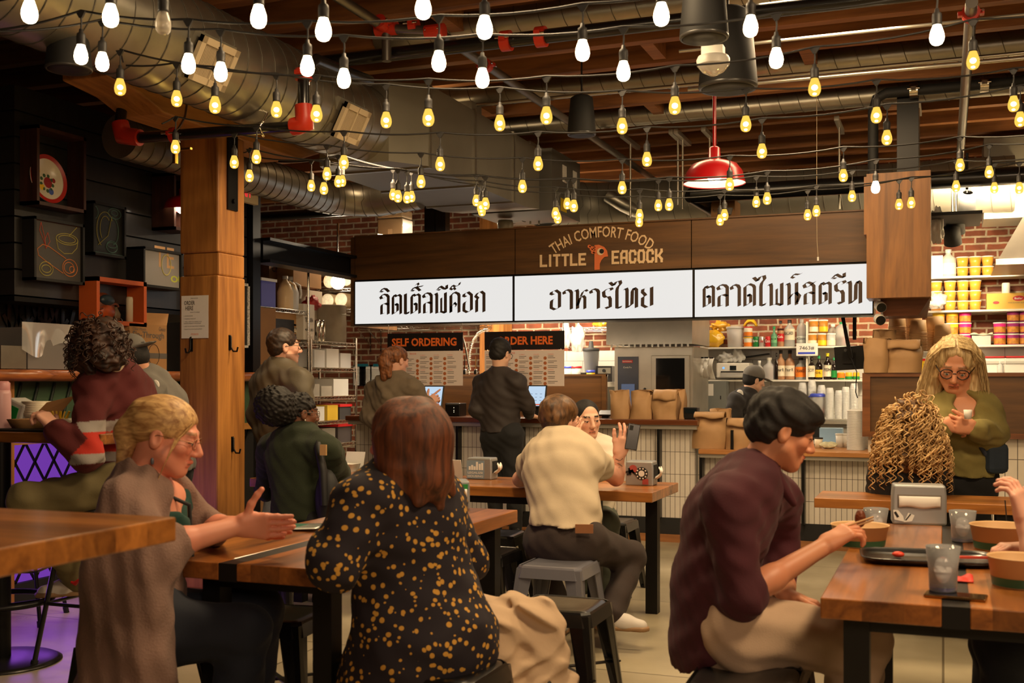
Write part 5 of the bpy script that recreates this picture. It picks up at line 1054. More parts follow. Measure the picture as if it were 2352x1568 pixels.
for i, px in enumerate((1300, 1327)): q = onY(px, 800 + 8 * i, 12.3); crumple((q.x, 12.3, q.z), .06 + .02 * i, .05, .15, 41 + i, PLAST, 'plastic_bag', ('left' if i == 0 else 'right') + ' clear plastic bag hanging before the brick wall by the oven', 'bag', .22)
fx = X_(1082, 12.0); sp = []; A = onY(1076, 860, 12.0); pth = [onY(a, b, 12.0) for a, b in ((1077, 865), (1077, 835), (1079, 808), (1086, 782), (1097, 766), (1110, 758), (1122, 757))]
fa2 = thing('spray_faucet', 'chrome spring-coil spray faucet rising behind the panel between the menus', 'faucet', (A.x, 12.0, 1.3)); pl = []
for a, b in zip(pth[:-1], pth[1:]):
    for j in range(6): pl.append(a.lerp(b, j / 6))
MB().tube([q - fa2.location for q in pl], .012, 8).build('hose', CHROME, fa2); mb = MB(); sp = []
for j in range(len(pl) * 6):
    f = j / 6; i = min(int(f), len(pl) - 2); q = pl[i].lerp(pl[i + 1], f - i); d = (pl[i + 1] - pl[i]); x, y, d = frame(d, V((0, 1, 0))); an = f * 2 * PI * .9; sp.append(q - fa2.location + (x * math.cos(an) + y * math.sin(an)) * .024)
MB().tube(sp, .0035, 4, False).build('spring', CHROME, fa2); pth2 = [onY(a, b, 11.95) for a, b in ((1080, 850), (1074, 820), (1068, 790), (1062, 772))]; MB().tube([q - fa2.location for q in pth2], .014, 8).build('second_hose', CHROME, fa2); MB().cyl((0, 0, 0), (0, 0, .12), .02).build('post', CHROME, fa2)
for i, (px, lab, mt) in enumerate(((1068, 'steel ladle hanging on the tile between the menus', CHROME), (1093, 'wooden-handled spatula hanging on the tile between the menus', TIMBER))):
    q = onY(px, 818, 12.74); t = thing('utensil', lab, 'utensil', q); MB().bar((0, 0, 0), (0, 0, -.16), .014, .01).build('handle', mt, t); MB().ell((0, 0, -.2), .03, .012, .05).build('head', CHROME, t)
q = onX(817, 790, -5.15); ap = thing('apron', 'black apron hanging at the end of the wire rack under the fascia', 'apron', (q.x + .05, 10.2, q.z))
MB().grid(lambda a, b: V(((a - .5) * .12 * (1 + b * 1.4) + .015 * math.sin(a * 14) * b, .04 * math.sin(a * 9 + b * 2), -b * .85)), 16, 12).build('cloth', M('black_cloth', c(26, 25, 27), .85), ap, solid=.012); MB().tube([(0, 0, 0), (0, .02, .06), (0, .05, .06)], .004, 6).build('hook', CHROME, ap)

# ================================================================ storage racks at the left
def rack(label, x0, x1, y0, y1, zs_, top):
    r = thing('wire_rack', label, 'rack', (0, 0, 0))
    for x, y in ((x0, y0), (x1, y0), (x0, y1), (x1, y1)): MB().cyl((x, y, 0), (x, y, top), .0125, n=10).build('upright', CHROME, r)
    for z in zs_: wire_shelf(r, x0, x1, y0, y1, z, 'y')
    return r
R1 = rack('chrome wire rack of boxes nearest the black column', -6.05, -5.62, 8.35, 9.25, (.35, .8, 1.25, 1.72, 2.02), 2.4)
R2 = rack('chrome wire rack of steel pans beside the apron', -6.05, -5.62, 9.3, 10.18, (.28, .74, .97, 1.21, 1.49, 1.745), 1.8)
def onrack(px, z, X0=-5.66): q = onX(px, 700, X0); return V((X0, q.y, z))
def boxy(name, label, px0, px1, z, h, mat, dx=.32, lid=None, txt=None, X0=-5.66, group=None, tm=None):
    a = onrack(px0, z, X0); b = onrack(px1, z, X0); t = thing(name, label, 'box' if name in ('carton',) else 'bin', a, group=group); L_ = b.y - a.y
    MB().box(-dx, 0, 0, L_, 0.002, h).build('box', mat, t)
    if lid: MB().box(-dx - .01, .01, -.01, L_ + .01, h, h + .025).build('lid', lid, t)
    if txt:
        tz = .55 * h
        for s, zz, hh, m_ in txt: text(MB(), s, (.003, L_ * .12, h * zz), (0, 1, 0), (0, 0, 1), L_ * .76, h * hh, .01).build('lettering', m_, t)
    return t
boxy('storage_bin', 'blue-violet plastic bin with a white lid on top of the nearest rack', 600, 633, 2.022, .235, col('violet_bin', 78, 76, 168), .3, CAPW)
for i, (px, body, lab) in enumerate(((655, clear('tan_jug', (.9, .62, .3, 1), .2), 'tan plastic jug on top of the nearest rack'), (668, MILKY, 'clear plastic jug with a green label beside the tan jug'))):
    q = onrack(px, 2.024, -5.75); t = thing('jug', lab, 'jug', q); MB().lathe([(.001, 0), (.07, 0), (.075, .02), (.075, .17), (.05, .24), (.022, .28), (.022, .3), (.001, .3)], n=18).build('body', body, t); MB().lathe([(.026, .29), (.026, .32), (.001, .32)], n=12).build('cap', CAPW, t); MB().tube([(.02, .03, .27), (.05, .08, .24), (.06, .085, .16), (.06, .07, .12)], .01, 6).build('handle', body, t)
boxy('carton', 'dark brown cardboard carton with a printed script logo, topmost at the left of the racks', 618, 664, 2.30, .2, CARDD, .3, None, (('Choice', .45, .35, INK),), -5.9)
for px, X in ((618, -5.9),): a = onrack(612, 2.022, -5.88); tag(MB().box(-.25, .0, 0, .45, 0, .272).build('carton', CARDD, None, a), 'plain brown carton under the script logo carton', 'box')
boxy('carton', 'white paper carton lying on the script logo carton', 610, 652, 2.505, .07, M('paper_white', c(200, 186, 166), .7), .3, None, None, -5.9)
boxy('carton', 'brown cardboard carton above the folded sacks', 674, 738, 2.265, .2, CARD, .28, None, None, -5.72)
boxy('carton', 'pale carton supporting the brown cardboard carton', 692, 740, 1.76, .5, M('pale_box', c(176, 164, 146), .6), .2, None, None, -5.85)
boxy('carton', 'tempura carton with a black panel on the middle shelf', 616, 690, 1.725, .27, CARD, .3, None, (('TEMPURA', .3, .22, CREAML),), -5.72, None)
a = onrack(631, 1.76, -5.715); tag(MB().box(0, .003, 0, .34, .0, .16).build('printed_panel', INK, [o for o in COL.objects if o.get('label', '').startswith('tempura carton')][0], V((.001, .09, .05))), None)
boxy('carton', 'white tempura carton standing upright beside the red sack', 697, 722, 1.752, .34, M('carton_white', c(210, 200, 184), .6), .25, None, (('TEMPURA', .5, .12, INK), ('4/5 LBS', .25, .07, INK)), -5.64)
t = crumple(onrack(716, 2.05, -5.74) + V((0, 0, .0)), .07, .1, .07, 51, M('red_white_sack', c(168, 40, 40), .5, var=.6, vs=7), 'sack', 'slumped red and white food sack over the white tempura carton', 'sack', .25)
for k in range(5): q = onrack(684, 1.747 + k * .032, -5.72); tt = thing('steel_pan', 'stainless pan in the nested stack next to the white tempura carton', 'pan', q, group='nested pans by the tempura carton'); MB().box(-.26, 0, -.13, .13, 0, .03).build('pan', STEEL, tt, bevel=.006)
q = onX(776, 785, -5.8); t = thing('stock_pot', 'big dull aluminium stock pot on top of the rack beside the first sign', 'pot', (-5.84, onX(776, 785, -5.72).y, 1.747)); r = .19; MB().lathe([(.001, 0), (r, .0), (r, .37), (r * 1.03, .375), (r * .98, .38), (r * .96, .05), (.001, .05)], n=36).build('pot', M('dull_aluminium', c(160, 150, 134), .5, .3, var=.3, vs=5), t); MB().tube([(r, -.05, .28), (r + .04, -.04, .28), (r + .04, .04, .28), (r, .05, .28)], .008, 6).build('handle', GALV, t)
for i, px in enumerate((738, 747)): q = onrack(px, 1.747, -5.66); t = thing('steel_canister', ('left' if i == 0 else 'right') + ' of the two shiny steel canisters beside the stock pot', 'canister', q + V((-.04, 0, 0))); MB().lathe([(.001, 0), (.035, 0), (.035, .2), (.03, .21), (.001, .21)], n=18).build('body', CHROME, t)
random.seed(9)
for zrow, items in ((1.492, ((722, 746, .17, PLAST, 'clear pan'), (750, 778, .19, MILKY, 'milky bin'), (782, 806, .15, PLAST, 'short clear bin'))), (1.212, ((712, 734, .12, STEEL, 'steel pan'), (738, 762, .10, STEEL, 'low steel pan'), (766, 800, .17, MILKY, 'milky bin with a blue label'))), (.972, ((722, 745, .14, MILKY, 'milky bowl bin'), (752, 776, .15, col('yellow_bin', 206, 170, 50), 'yellow bin'), (780, 806, .13, M('dark_bin', c(52, 50, 52), .5), 'dark bin'))), (.742, ((740, 770, .15, STEEL, 'steel pan pile'), (776, 808, .16, col('red_bin', 70, 62, 62), 'dark bin with a red lid')))):
    for px0, px1, h, mat, nm_ in items: boxy('storage_bin', nm_ + ' on the ' + {1.492: 'second', 1.212: 'third', .972: 'fourth', .742: 'fifth'}[zrow] + ' level of the pan rack', px0, px1, zrow, h, mat, .26, REDLAB if 'dark bin' in nm_ else None)
for i, (px, py) in enumerate(((757, 645), (795, 640), (752, 690), (783, 688))):
    q = onY(px, py, 11.9); t = thing('cup_sleeve', ('left sleeve of paper cups on the upper wall rack', 'right sleeve of paper cups on the upper wall rack', 'left sleeve of paper cups on the lower wall rack', 'right sleeve of paper cups on the lower wall rack')[i], 'cups', q, group='sleeves of paper cups')
    MB().cyl((0, 0, 0), (.0, .7, 0), .085, n=28, caps=False).build('sleeve', M('paper_cup_sleeve', c(206, 180, 140), .5), t); mb = MB(); mb.lathe([(.001, .01), (.06, .0), (.085, .01)], (0, 0, 0), 28, Matrix.Rotation(-PI / 2, 4, 'X')); mb.build('end', M('cup_bottoms', c(240, 226, 200), .4, var=.2, vs=40), t)
wr = thing('wire_wall_shelf', 'chrome wire wall shelves holding the sleeves of paper cups', 'shelf', (0, 0, 0)); 
for py in (664, 712): z = onY(770, py, 11.85).z; wire_shelf(wr, X_(735, 11.85), X_(830, 11.85), 11.8, 12.7, z)
gl = thing('globe_lamp', 'glaring white globe lamp between the paper cup sleeves', 'lamp', onY(776, 648, 11.7)); MB().ell((0, 0, 0), .085, .085, .085, 24, 16).build('globe', glow('globe_white', (1, .86, .66, 1), 9), gl); MB().cyl((0, 0, .08), (0, 0, .7), .012).build('stem', CHROME, gl)
lamp('globe_light', 'POINT', gl.location + V((0, -.15, 0)), 16, (1, .82, .58), .09)
# cardboard sheet, chalk board and odds beside the column
q = onX(610, 860, -5.25); tag(MB().box(-.02, .0, 0, .34, 0, 2.0).build('cardboard_sheet', CARDD, None, (-5.52, 8.2, 0)), 'tall sheet of brown cardboard leaning beside the black column', 'cardboard')
cbk = thing('chalkboard', 'black board with a white dotted frame just right of the timber post', 'board', onX(556, 798, -5.2)); L_ = onX(571, 798, -5.2).y - cbk.location.y; hh = onX(556, 650, -5.2).z - cbk.location.z
MB().box(-.02, 0, -.3, L_, 0, hh).build('board', BLACKM, cbk); mb = MB().box(0, .012, L_ - .02, L_, 0, hh).box(0, .012, -.3, L_, 0, .02).box(0, .012, -.3, L_, hh - .02, hh); mb.build('frame', M('dotted_frame', c(190, 186, 176), .5, var=.7, vs=90), cbk)
# things stored over the fascia
for i, (px, py0, py1) in enumerate(((893, 460, 480), (894, 480, 500), (895, 500, 532))):
    z = onY(px, py1, 10.4).z if i < 2 else zt + .009; h = onY(px, py0, 10.4).z - z; w = .145; t = thing('wrapped_carton', ('top', 'middle', 'bottom')[i] + ' plastic-wrapped carton in the pile over the fascia', 'box', (X_(px, 10.4), 10.4, z), group='wrapped cartons over the fascia'); MB().box(-w, w, 0, .25, 0, h * .98).build('box', M('wrapped_white', c(186, 172, 146), .3, coat=.5, var=.1, vs=6), t, bevel=.012); MB().box(-.02, .03, -.003, 0, h * .3, h * .6).build('label', CREAML, t)
z = zt + .009; t = thing('carton', 'low pale carton lying on the fascia top right of the wrapped cartons', 'box', (X_(927, 10.2), 10.2, z)); MB().box(0, .22, 0, .2, 0, .07).build('box', M('pale_box', c(176, 164, 146), .6), t)
t = thing('paper_roll', 'white wrapped paper roll standing on the fascia under the grey ducts', 'roll', (X_(1152, 10.0), 10.1, zt + .01)); MB().lathe([(.001, 0), (.075, 0), (.078, .12), (.07, .15), (.001, .15)], n=24).build('roll', M('wrapped_white', c(186, 172, 146), .3), t)
q = onY(1633, 514, 10.4); t = thing('carton', 'brown carton printed with a bowl standing over the fascia below the red lamp', 'box', (q.x, 10.4, zt + .015)); MB().box(0, .22, 0, .3, 0, .27).build('box', CARDD, t); text(MB(), 'Plastic Bowl', (.02, -.003, .16), (1, 0, 0), (0, 0, 1), .07, .03).build('lettering', INK, t); MB().lathe([(.045, .0), (.028, -.06)], (.16, -.003, .19), 16).build('printed_bowl', INKG, t)
tag(MB().box(-4.9, .3, 9.95, 10.75, zt - .02, zt + .008).build('fascia_ledge', BLACKM), 'black ledge behind the fascia where cartons are kept', 'ledge')
tm = onY(1600, 470, 12.5); tag(MB().box(-.15, .15, -.15, .15, 0, 3.66).build('timber_post', TIMBER, None, (X_(1137, 12.55), 12.58, 0)), 'timber post against the brick wall behind the order here sign', 'post')
tag(MB().box(-.17, .17, -.15, .15, 2.5, 3.66).build('timber_post', TIMBER, None, (X_(1366, 12.55), 12.58, 0)), 'short timber post on the brick wall above the restaurant name', 'post')
# ================================================================ tables, stools and what lies on them
TLEG = M('table_leg_steel', c(34, 32, 30), .45, .5)
def table(label, x0, x1, y0, y1, z, th, wmat, legs, strip='Y', name='dining_table', base=None):
    t = thing(name, label, 'table', (x0, y0, 0)); w = x1 - x0; l = y1 - y0
    g = .035
    top = MB()
    if strip == 'Y':
        m_ = w / 2
        top.box(0, m_ - g, 0, l, z - th, z); top.box(m_ + g, w, 0, l, z - th, z)
        o = top.build('tabletop', wmat, t, bevel=.004); MB().box(m_ - g, m_ + g, .001, l - .001, z - th - .003, z - .001).build('steel_strip', TLEG, t)
    else:
        top.box(0, w, 0, l, z - th, z); top.build('tabletop', wmat, t, bevel=.004)
    for (lx, ly) in legs: MB().box(lx - .035, lx + .035, ly - .035, ly + .035, 0, z - th).build('leg', TLEG, t)
    ys = sorted(set(ly for _, ly in legs))
    for ly in ys:
        xs_ = [lx for lx, q in legs if q == ly]
        if len(xs_) > 1: MB().box(min(xs_), max(xs_), ly - .03, ly + .03, z - th - .045, z - th).build('cross_rail', TLEG, t)
    return t
ZT = .76
B1 = onZ(735, 1308, ZT); T1x0, T1x1, T1y0, T1y1 = B1.x - .70, B1.x, B1.y, B1.y + 1.78
table('heavy wooden table with a steel strip between the blonde and the auburn-haired woman', T1x0, T1x1, T1y0, T1y1, ZT, .058, TABLEW, ((.21, .14), (.645, .14), (.08, 1.64), (.62, 1.64)))
A3 = onZ(1884, 1372, ZT); T3x0, T3x1, T3y0, T3y1 = A3.x, A3.x + .70, A3.y, A3.y + 1.78
table('heavy wooden table with a steel strip where the maroon-shirted man eats', T3x0, T3x1, T3y0, T3y1, ZT, .058, TABLEW, ((.09, .12), (.61, .12), (.09, 1.66), (.61, 1.66)))
B2 = onZ(1498, 1131, ZT); T2x1, T2y0 = B2.x, B2.y; T2x0 = T2x1 - 2.55; T2y1 = T2y0 + .64
table('long wooden table where the beige-shirted person leans, before the counter', T2x0, T2x1, T2y0, T2y1, ZT, .055, TABLEX, ((2.2, .1), (2.42, .54), (.3, .1), (.12, .54)), None)
A4 = onZ(1870, 1143, ZT); T4x0, T4y0 = A4.x, A4.y
table('wooden table with a long seam, in front of the curly-haired woman', T4x0, T4x0 + 2.3, T4y0, T4y0 + .42, ZT, .05, TABLEX, ((.9, .1), (2.0, .1), (.9, .34), (2.0, .34)), None)
C5 = W(405, 1187, 2.56); ZB = C5.z
table('tall bar table in the near left corner', C5.x - .9, C5.x, C5.y - 1.5, C5.y, ZB, .055, TABLEX, ((.1, .1), (.8, .1), (.1, 1.1), (.45, .7)), None, 'bar_table')
# pedestal bar table of the striped-sweater person
pq = onZ(4, 1520, 0); ZP = 1.115; fr = onZ(100, 994, ZP)
p6 = thing('bar_table', 'tall pedestal bar table at the far left, laid with takeout food', 'table', (pq.x, pq.y, 0))
MB().box(-.75, .62, fr.y - pq.y, fr.y - pq.y + .72, ZP - .05, ZP).build('tabletop', TABLEX, p6, bevel=.004); MB().cyl((0, 0, 0.02), (0, 0, ZP - .05), .042, n=24).build('column', BLACK, p6)
MB().lathe([(.001, .03), (.1, .03), (.25, .018), (.275, .006), (.275, 0), (.001, 0)], n=44).build('base_plate', M('base_steel', c(44, 42, 40), .3, .7), p6)
rg = onZ(10, 1402, .3); mb = MB(); mb.tube([V((.23 * math.cos(a * PI / 20), .23 * math.sin(a * PI / 20), .30)) for a in range(41)], .014, 8, False); ro = mb.build('foot_ring', BLACK, p6)
for a in range(3): MB().cyl((0, 0, .27), (.22 * math.cos(a * 2.09 + .4), .22 * math.sin(a * 2.09 + .4), .3), .01, n=8).build('ring_spoke', BLACK, p6)

def stool_proto(label, mat, h=.46):
    t = thing('metal_stool', label, 'stool', (0, 0, 0)); s = .158
    def seat(u, v):
        a = (u - .5) * 2; b = (v - .5) * 2; r = max(abs(a), abs(b)); k = 1 - .06 * min(abs(a), abs(b)) ** 6
        z = h - .006 * (1 - a * a) * (1 - b * b) - (.012 if r > .985 else 0); return V((a * s * k, b * s * k, z))
    MB().grid(seat, 16, 16).build('seat', mat, t)
    mb = MB(); ring = []
    for zz, ss in ((h - .003, s), (h - .012, s * 1.03), (h - .06, s * 1.10)):
        ring.append([(x * ss, y * ss, zz) for x, y in ((-.82, -1), (.82, -1), (1, -.82), (1, .82), (.82, 1), (-.82, 1), (-1, .82), (-1, -.82))])
    vs = sum(ring, []); mb.add(vs, [(i * 8 + j, i * 8 + (j + 1) % 8, (i + 1) * 8 + (j + 1) % 8, (i + 1) * 8 + j) for i in range(2) for j in range(8)]); mb.build('skirt', mat, t, solid=.004)
    for sx in (-1, 1):
        for sy in (-1, 1):
            a = V((sx * s * .98, sy * s * .98, h - .015)); b = V((sx * .205, sy * .205, .0)); mb = MB(); wd0, wd1 = .078, .036
            # folded corner leg: two tapering flanges meeting at the corner
            vs = []
            for q, wdd in ((a, wd0), (b, wd1)):
                vs += [q + V((-sx * wdd, 0, 0)), q + V((-sx * wdd * .25, sy * .008, 0)), q + V((sx * .006, sy * .006, 0)), q + V((sx * .008, -sy * wdd * .25, 0)), q + V((0, -sy * wdd, 0))]
            mb.add(vs, [(0, 1, 6, 5), (1, 2, 7, 6), (2, 3, 8, 7), (3, 4, 9, 8)]); lg = mb.build('leg', mat, t, solid=.005)
            MB().cyl((b.x - sx * .012, b.y - sy * .012, 0), (b.x - sx * .012, b.y - sy * .012, .014), .016, n=10).build('rubber_foot', BLACKM, lg)
    mb = MB(); f = 1 - .2 / h
    mb.bar((-.19, -.19, .2), (.19, .19, .2), .025, .006); mb.bar((-.19, .19, .207), (.19, -.19, .207), .025, .006); mb.build('cross_brace', mat, t); return t
GUN = M('gunmetal_paint', c(122, 122, 132), .3, .3, coat=.3)
st0 = stool_proto('empty black metal stool standing in front of the grey stool', BLACKP); q = onZ(1290, 1384, .46); st0.location = (q.x, q.y, 0)
gst = stool_proto('grey metal stool under the beige-shirted person', GUN); q = onZ(1283, 1290, .46); gst.location = (q.x, q.y, 0)
SG = 'black metal stools'
def stl(px, py, rz, label): q = onZ(px, py, .46); dup(st0, (q.x, q.y, 0), rz, label, SG); return q
st0['group'] = SG
stl(1108, 1262, 0, 'black metal stool right of the auburn-haired woman under the table end, nearer one')
stl(1136, 1222, .05, 'black metal stool beyond the table end, the farther of the two there')
stl(1020, 1530, 0, 'black metal stool the auburn-haired woman sits on')
stl(640, 1405, .1, 'black metal stool seen between the legs of the blonde woman’s table')
stl(1735, 1500, 0, 'black metal stool under the maroon-shirted man')
stl(1712, 1552, .03, 'black metal stool cut off by the lower edge, before the maroon-shirted man')
q5 = W(640, 1250, 6.75); dup(st0, (q5.x, q5.y, 0), 0, 'black metal stool under the woman in the dark green sweater', SG)
q6 = W(2085, 1200, 6.45); dup(st0, (q6.x, q6.y, 0), 0, 'black metal stool under the curly-haired woman', SG)
q7 = W(1395, 1150, 7.3); dup(st0, (q7.x, q7.y, 0), 0, 'black metal stool under the woman with the phone', SG)
q8 = W(330, 1400, 3.95); dup(st0, (q8.x, q8.y, 0), 0, 'black metal stool under the blonde woman', SG)
# bar stool with thin splayed legs
def barstool(px, d, label, rz=0):
    q = W(px, 1100, d); t = thing('bar_stool', label, 'stool', (q.x, q.y, 0), rz); h = .76; MB().lathe([(.001, h - .03), (.16, h - .03), (.175, h - .015), (.165, h), (.001, h)], n=28).build('seat', BLACKP, t)
    for sx in (-1, 1):
        for sy in (-1, 1): a = V((sx * .1, sy * .1, h - .03)); b = V((sx * .2, sy * .2, 0)); lg = MB().tube([a, b], .012, 8).build('leg', BLACKP, t); MB().cyl(b, b + V((-sx * .005, -sy * .005, .035)), .017, n=8).build('foot_cap', BLACKM, lg)
    z = .3; k = .2 - .1 * z / h
    for a, b in (((-k, -k), (k, -k)), ((k, -k), (k, k)), ((k, k), (-k, k)), ((-k, k), (-k, -k))): MB().tube([(a[0], a[1], z), (b[0], b[1], z)], .009, 6).build('foot_rail', BLACKP, t)
barstool(222, 5.45, 'tall black bar stool under the striped-sweater person'); barstool(42, 6.4, 'tall black bar stool left against the purple lattice counter', .4)

# ---- napkin dispensers
def napkin(label, q, w, h, dpt, rz, front=True, stickers=()):
    t = thing('napkin_dispenser', label, 'napkin dispenser', q, rz, 'napkin dispensers')
    MB().poly([(-w / 2, 0), (w / 2, 0), (w / 2, h * .72), (w / 2 * .96, h), (-w / 2 * .96, h), (-w / 2, h * .72)], dpt, (0, 0, 0), (1, 0, 0), (0, 0, 1)).build('case', M('dispenser_steel', c(168, 172, 174), .35, .55), t, V((0, dpt, 0)), bevel=.008)
    if front:
        MB().box(-w * .4, w * .4, -.004, .002, h * .42, h * .76).build('opening', M('dispenser_slot', c(120, 112, 104), .6), t); MB().grid(lambda a, b: V(((a - .5) * w * .76, -.006 - .006 * math.sin(b * PI), h * (.44 + .28 * b) + .004 * math.sin(a * 8) * (1 - b))), 10, 6).build('napkins', PAPER, t, solid=.003)
    else:
        MB().box(w / 2 - .002, w / 2 + .004, dpt * .15, dpt * .85, h * .3, h * .85).build('opening', BLACKM, t); MB().grid(lambda a, b: V((w / 2 + .004 + .035 * math.sin(a * PI * .8) , dpt * (.2 + .6 * b) + .01 * math.sin(a * 7), h * (.3 + .42 * a) + .008 * math.sin(b * 9))), 8, 6).build('napkins', PAPER, t, solid=.004)
    for nm_, mb, mat in stickers: mb.build(nm_, mat, t)
    return t
w, h = .165, .132; q = onZ(1100, 1101, ZT); s1 = MB()
text(s1, 'LEGALIZE', (-.072, -.004, .035), (1, 0, 0), (0, 0, 1), .10, .013, .015); text(s1, 'HOUSING', (-.072, -.004, .014), (1, 0, 0), (0, 0, 1), .10, .013, .015)
for k, (x, hh) in enumerate(((-.066, .022), (-.05, .03), (-.034, .022), (-.018, .05), (0, .038), (.016, .044))): s1.box(x, x + .013, -.004, -.002, .058, .058 + hh)
napkin('napkin dispenser with a housing sticker on the long table', q, w, h, .11, 0, False, (('sticker', MB().box(-.08, .035, -.0025, 0, .006, .115), M('sticker_blue', c(128, 148, 164), .5)), ('sticker_lettering', s1, M('sticker_white', c(226, 226, 220), .5))))
q = onZ(1050, 1171, ZT); napkin('napkin dispenser with dark stickers at the far end of the blonde woman’s table', q, .12, .135, .13, .5, True, (('sticker', MB().cyl((.03, -.006, .035), (.03, -.004, .035), .022, n=18), INK), ('small_sticker', MB().box(.0, .05, -.005, -.003, .095, .12), GRN)))
q = onZ(1468, 1115, ZT); s2 = MB().cyl((.015, -.004, .07), (.015, -.002, .07), .037, n=24)
s3 = MB().cyl((-.035, -.005, .095), (-.035, -.003, .095), .024, n=14).box(.02, .055, -.004, -.002, .008, .04)
s4 = MB(); 
for k in range(10): a = k * .628; s4.box(.015 + .029 * math.cos(a) - .004, .015 + .029 * math.cos(a) + .004, -.0055, -.0045, .07 + .029 * math.sin(a) - .004, .07 + .029 * math.sin(a) + .004)
s4.cyl((.015, -.0055, .07), (.015, -.0045, .07), .018, n=14); s5 = MB()
for (x0_, z0_, x1_, z1_) in ((-.08, .075, -.04, .085), (-.07, .06, -.035, .09), (-.06, .1, -.05, .06), (-.045, .085, -.02, .065)): s5.bar((x0_, -.004, z0_), (x1_, -.004, z1_), .012, .002, V((0, 1, 0)))
napkin('napkin dispenser covered in round and flower stickers at the right end of the long table', q, .165, .14, .11, 0, False, (('round_sticker', s2, INK), ('flower_sticker', s3, M('rose_print', c(168, 72, 66), .6)), ('sticker_print', s4, PAPER), ('leaf_print', s5, INK)))
q = onZ(2112, 1205, ZT); s6 = MB().poly([(-.1, .02), (-.06, .012), (-.065, .035), (-.085, .06), (-.105, .06)], .001, (0, -.004, 0), (1, 0, 0), (0, 0, 1)).poly([(-.062, .01), (-.03, .015), (-.02, .04), (-.045, .05)], .001, (0, -.004, 0), (1, 0, 0), (0, 0, 1)); s7 = MB().bar((-.055, -.0055, .018), (-.035, -.0055, .045), .005, .001, V((0, 1, 0))).bar((-.098, -.0055, .052), (-.085, -.0055, .03), .01, .001, V((0, 1, 0)))
napkin('steel napkin dispenser facing the viewer on the maroon-shirted man’s table', q, .215, .165, .12, .10, True, (('sticker', s6, M('sticker_white', c(226, 226, 220), .5)), ('sticker_print', s7, INK)))
# ---- takeout things on the tables
q = onZ(800, 1082, ZT); t = thing('takeout_container', 'open clear takeout container left of the auburn hair on the long table', 'container', q); MB().lathe([(.07, 0), (.085, .05), (.09, .052), (.082, .048), (.066, .004), (.001, .003)], n=4, m=Matrix.Rotation(PI / 4, 4, 'Z')).build('tray', MILKY, t); MB().box(-.07, .07, .062, .068, .03, .15, Matrix.Rotation(-.3, 4, 'X')).build('lid', MILKY, t)
q = onZ(1030, 1102, ZT); t = thing('takeout_cover', 'clear plastic lid standing beside the housing-sticker dispenser', 'container', q + V((-.02, .1, 0))); MB().box(-.07, .07, 0, .006, 0, .12, Matrix.Rotation(.25, 4, 'X')).build('lid', MILKY, t)
q = onZ(690, 1212, ZT); t = thing('leaflet', 'shiny laminated leaflet lying between the two women on their table', 'leaflet', q + V((0, 0, .001))); MB().grid(lambda a, b: V(((a - .5) * .26, (b - .5) * .2, .002 + .012 * a * a)), 8, 4).build('sheet', M('laminated', c(210, 214, 206), .12, coat=.8), t, solid=.002); MB().box(-.1, .0, -.05, .06, .0065, .0072).build('picture', M('leaflet_green', c(70, 128, 110), .2), t)
def pbowl(label, px, py, rpx, hm=.075, spoon=False):
    q = onZ(px, py, ZT + .001); u = dep(q) / FPX; r = rpx * u; t = thing('paper_bowl', label, 'bowl', q, group='kraft paper bowls on the maroon-shirted man’s table')
    MB().lathe([(.001, 0), (r * .82, 0), (r * .96, hm * .98), (r, hm), (r * .985, hm * 1.03), (r * .93, hm * .97), (r * .8, .006), (.001, .006)], n=40).build('bowl', KB, t)
    MB().lathe([(r * .832, hm * .04), (r * .872, hm * .34)], n=40).build('green_band', GB, t); MB().lathe([(r * .9, hm * .62), (.001, hm * .66)], n=30).build('food', M('noodle_food', c(150, 92, 44), .5, var=.5, vs=50, bump=.8, bs=60), t)
    return t
b1 = pbowl('kraft bowl with a green band that the maroon-shirted man eats from', 1975, 1252, 66); pbowl('kraft bowl with a dark fork standing in it, by the right glass', 2300, 1260, 70, .085); pbowl('nearest kraft bowl, cut by the right edge', 2345, 1345, 74, .085)
q = onZ(2315, 1240, ZT) ; t = thing('fork', 'dark plastic fork standing in the right bowl', 'fork', q + V((0, 0, .02))); MB().bar((0, 0, 0), (-.01, 0, .13), .012, .004).build('fork', BLACKM, t)
def glass(label, px, py, wpx, hm):
    q = onZ(px, py, ZT + .001 + (.01 if py > 1340 else 0)); u = dep(q) / FPX; r = wpx * u / 2; t = thing('water_glass', label, 'glass', q, group='plastic water glasses')
    MB().lathe([(.001, 0), (r * .78, 0), (r * .8, .004), (r * .84, hm * .5), (r, hm), (r * .96, hm), (r * .8, hm * .5), (r * .76, .01), (.001, .01)], n=8 * 4).build('glass', clear('tumbler', (.97, .97, .98, 1), .80, .05), t)
    MB().lathe([(.001, .012), (r * .74, .012), (r * .79, hm * .45), (.001, hm * .45)], n=24).build('ice_water', clear('water', (.96, .93, .92, 1), .62, .03), t); MB().lathe([(r * .775, .002), (r * .81, .012)], n=24).build('blue_ring', M('blue_print', c(70, 60, 150), .4), t)
    for k in range(3): MB().box(-.011, .011, -.011, .011, -.011, .011, Matrix.Rotation(k * .8, 4, 'Z') @ Matrix.Rotation(.5, 4, 'X')).build('ice_cube', clear('ice', (.97, .97, .98, 1), .8, .1), t, V((r * .4 * math.cos(k * 2.1), r * .4 * math.sin(k * 2.1), hm * .42)), bevel=.003)
glass('water glass behind the eaten bowl, left of the steel napkin dispenser', 2012, 1222, 56, .095); glass('water glass right of the steel napkin dispenser', 2211, 1243, 60, .115); glass('nearest water glass, standing on the phone', 2166, 1356, 76, .125)
q = onZ(2130, 1288, ZT + .001); t = thing('tray', 'black serving tray with a red scrap on the maroon-shirted man’s table', 'tray', q, .1); a, b = .215, .14
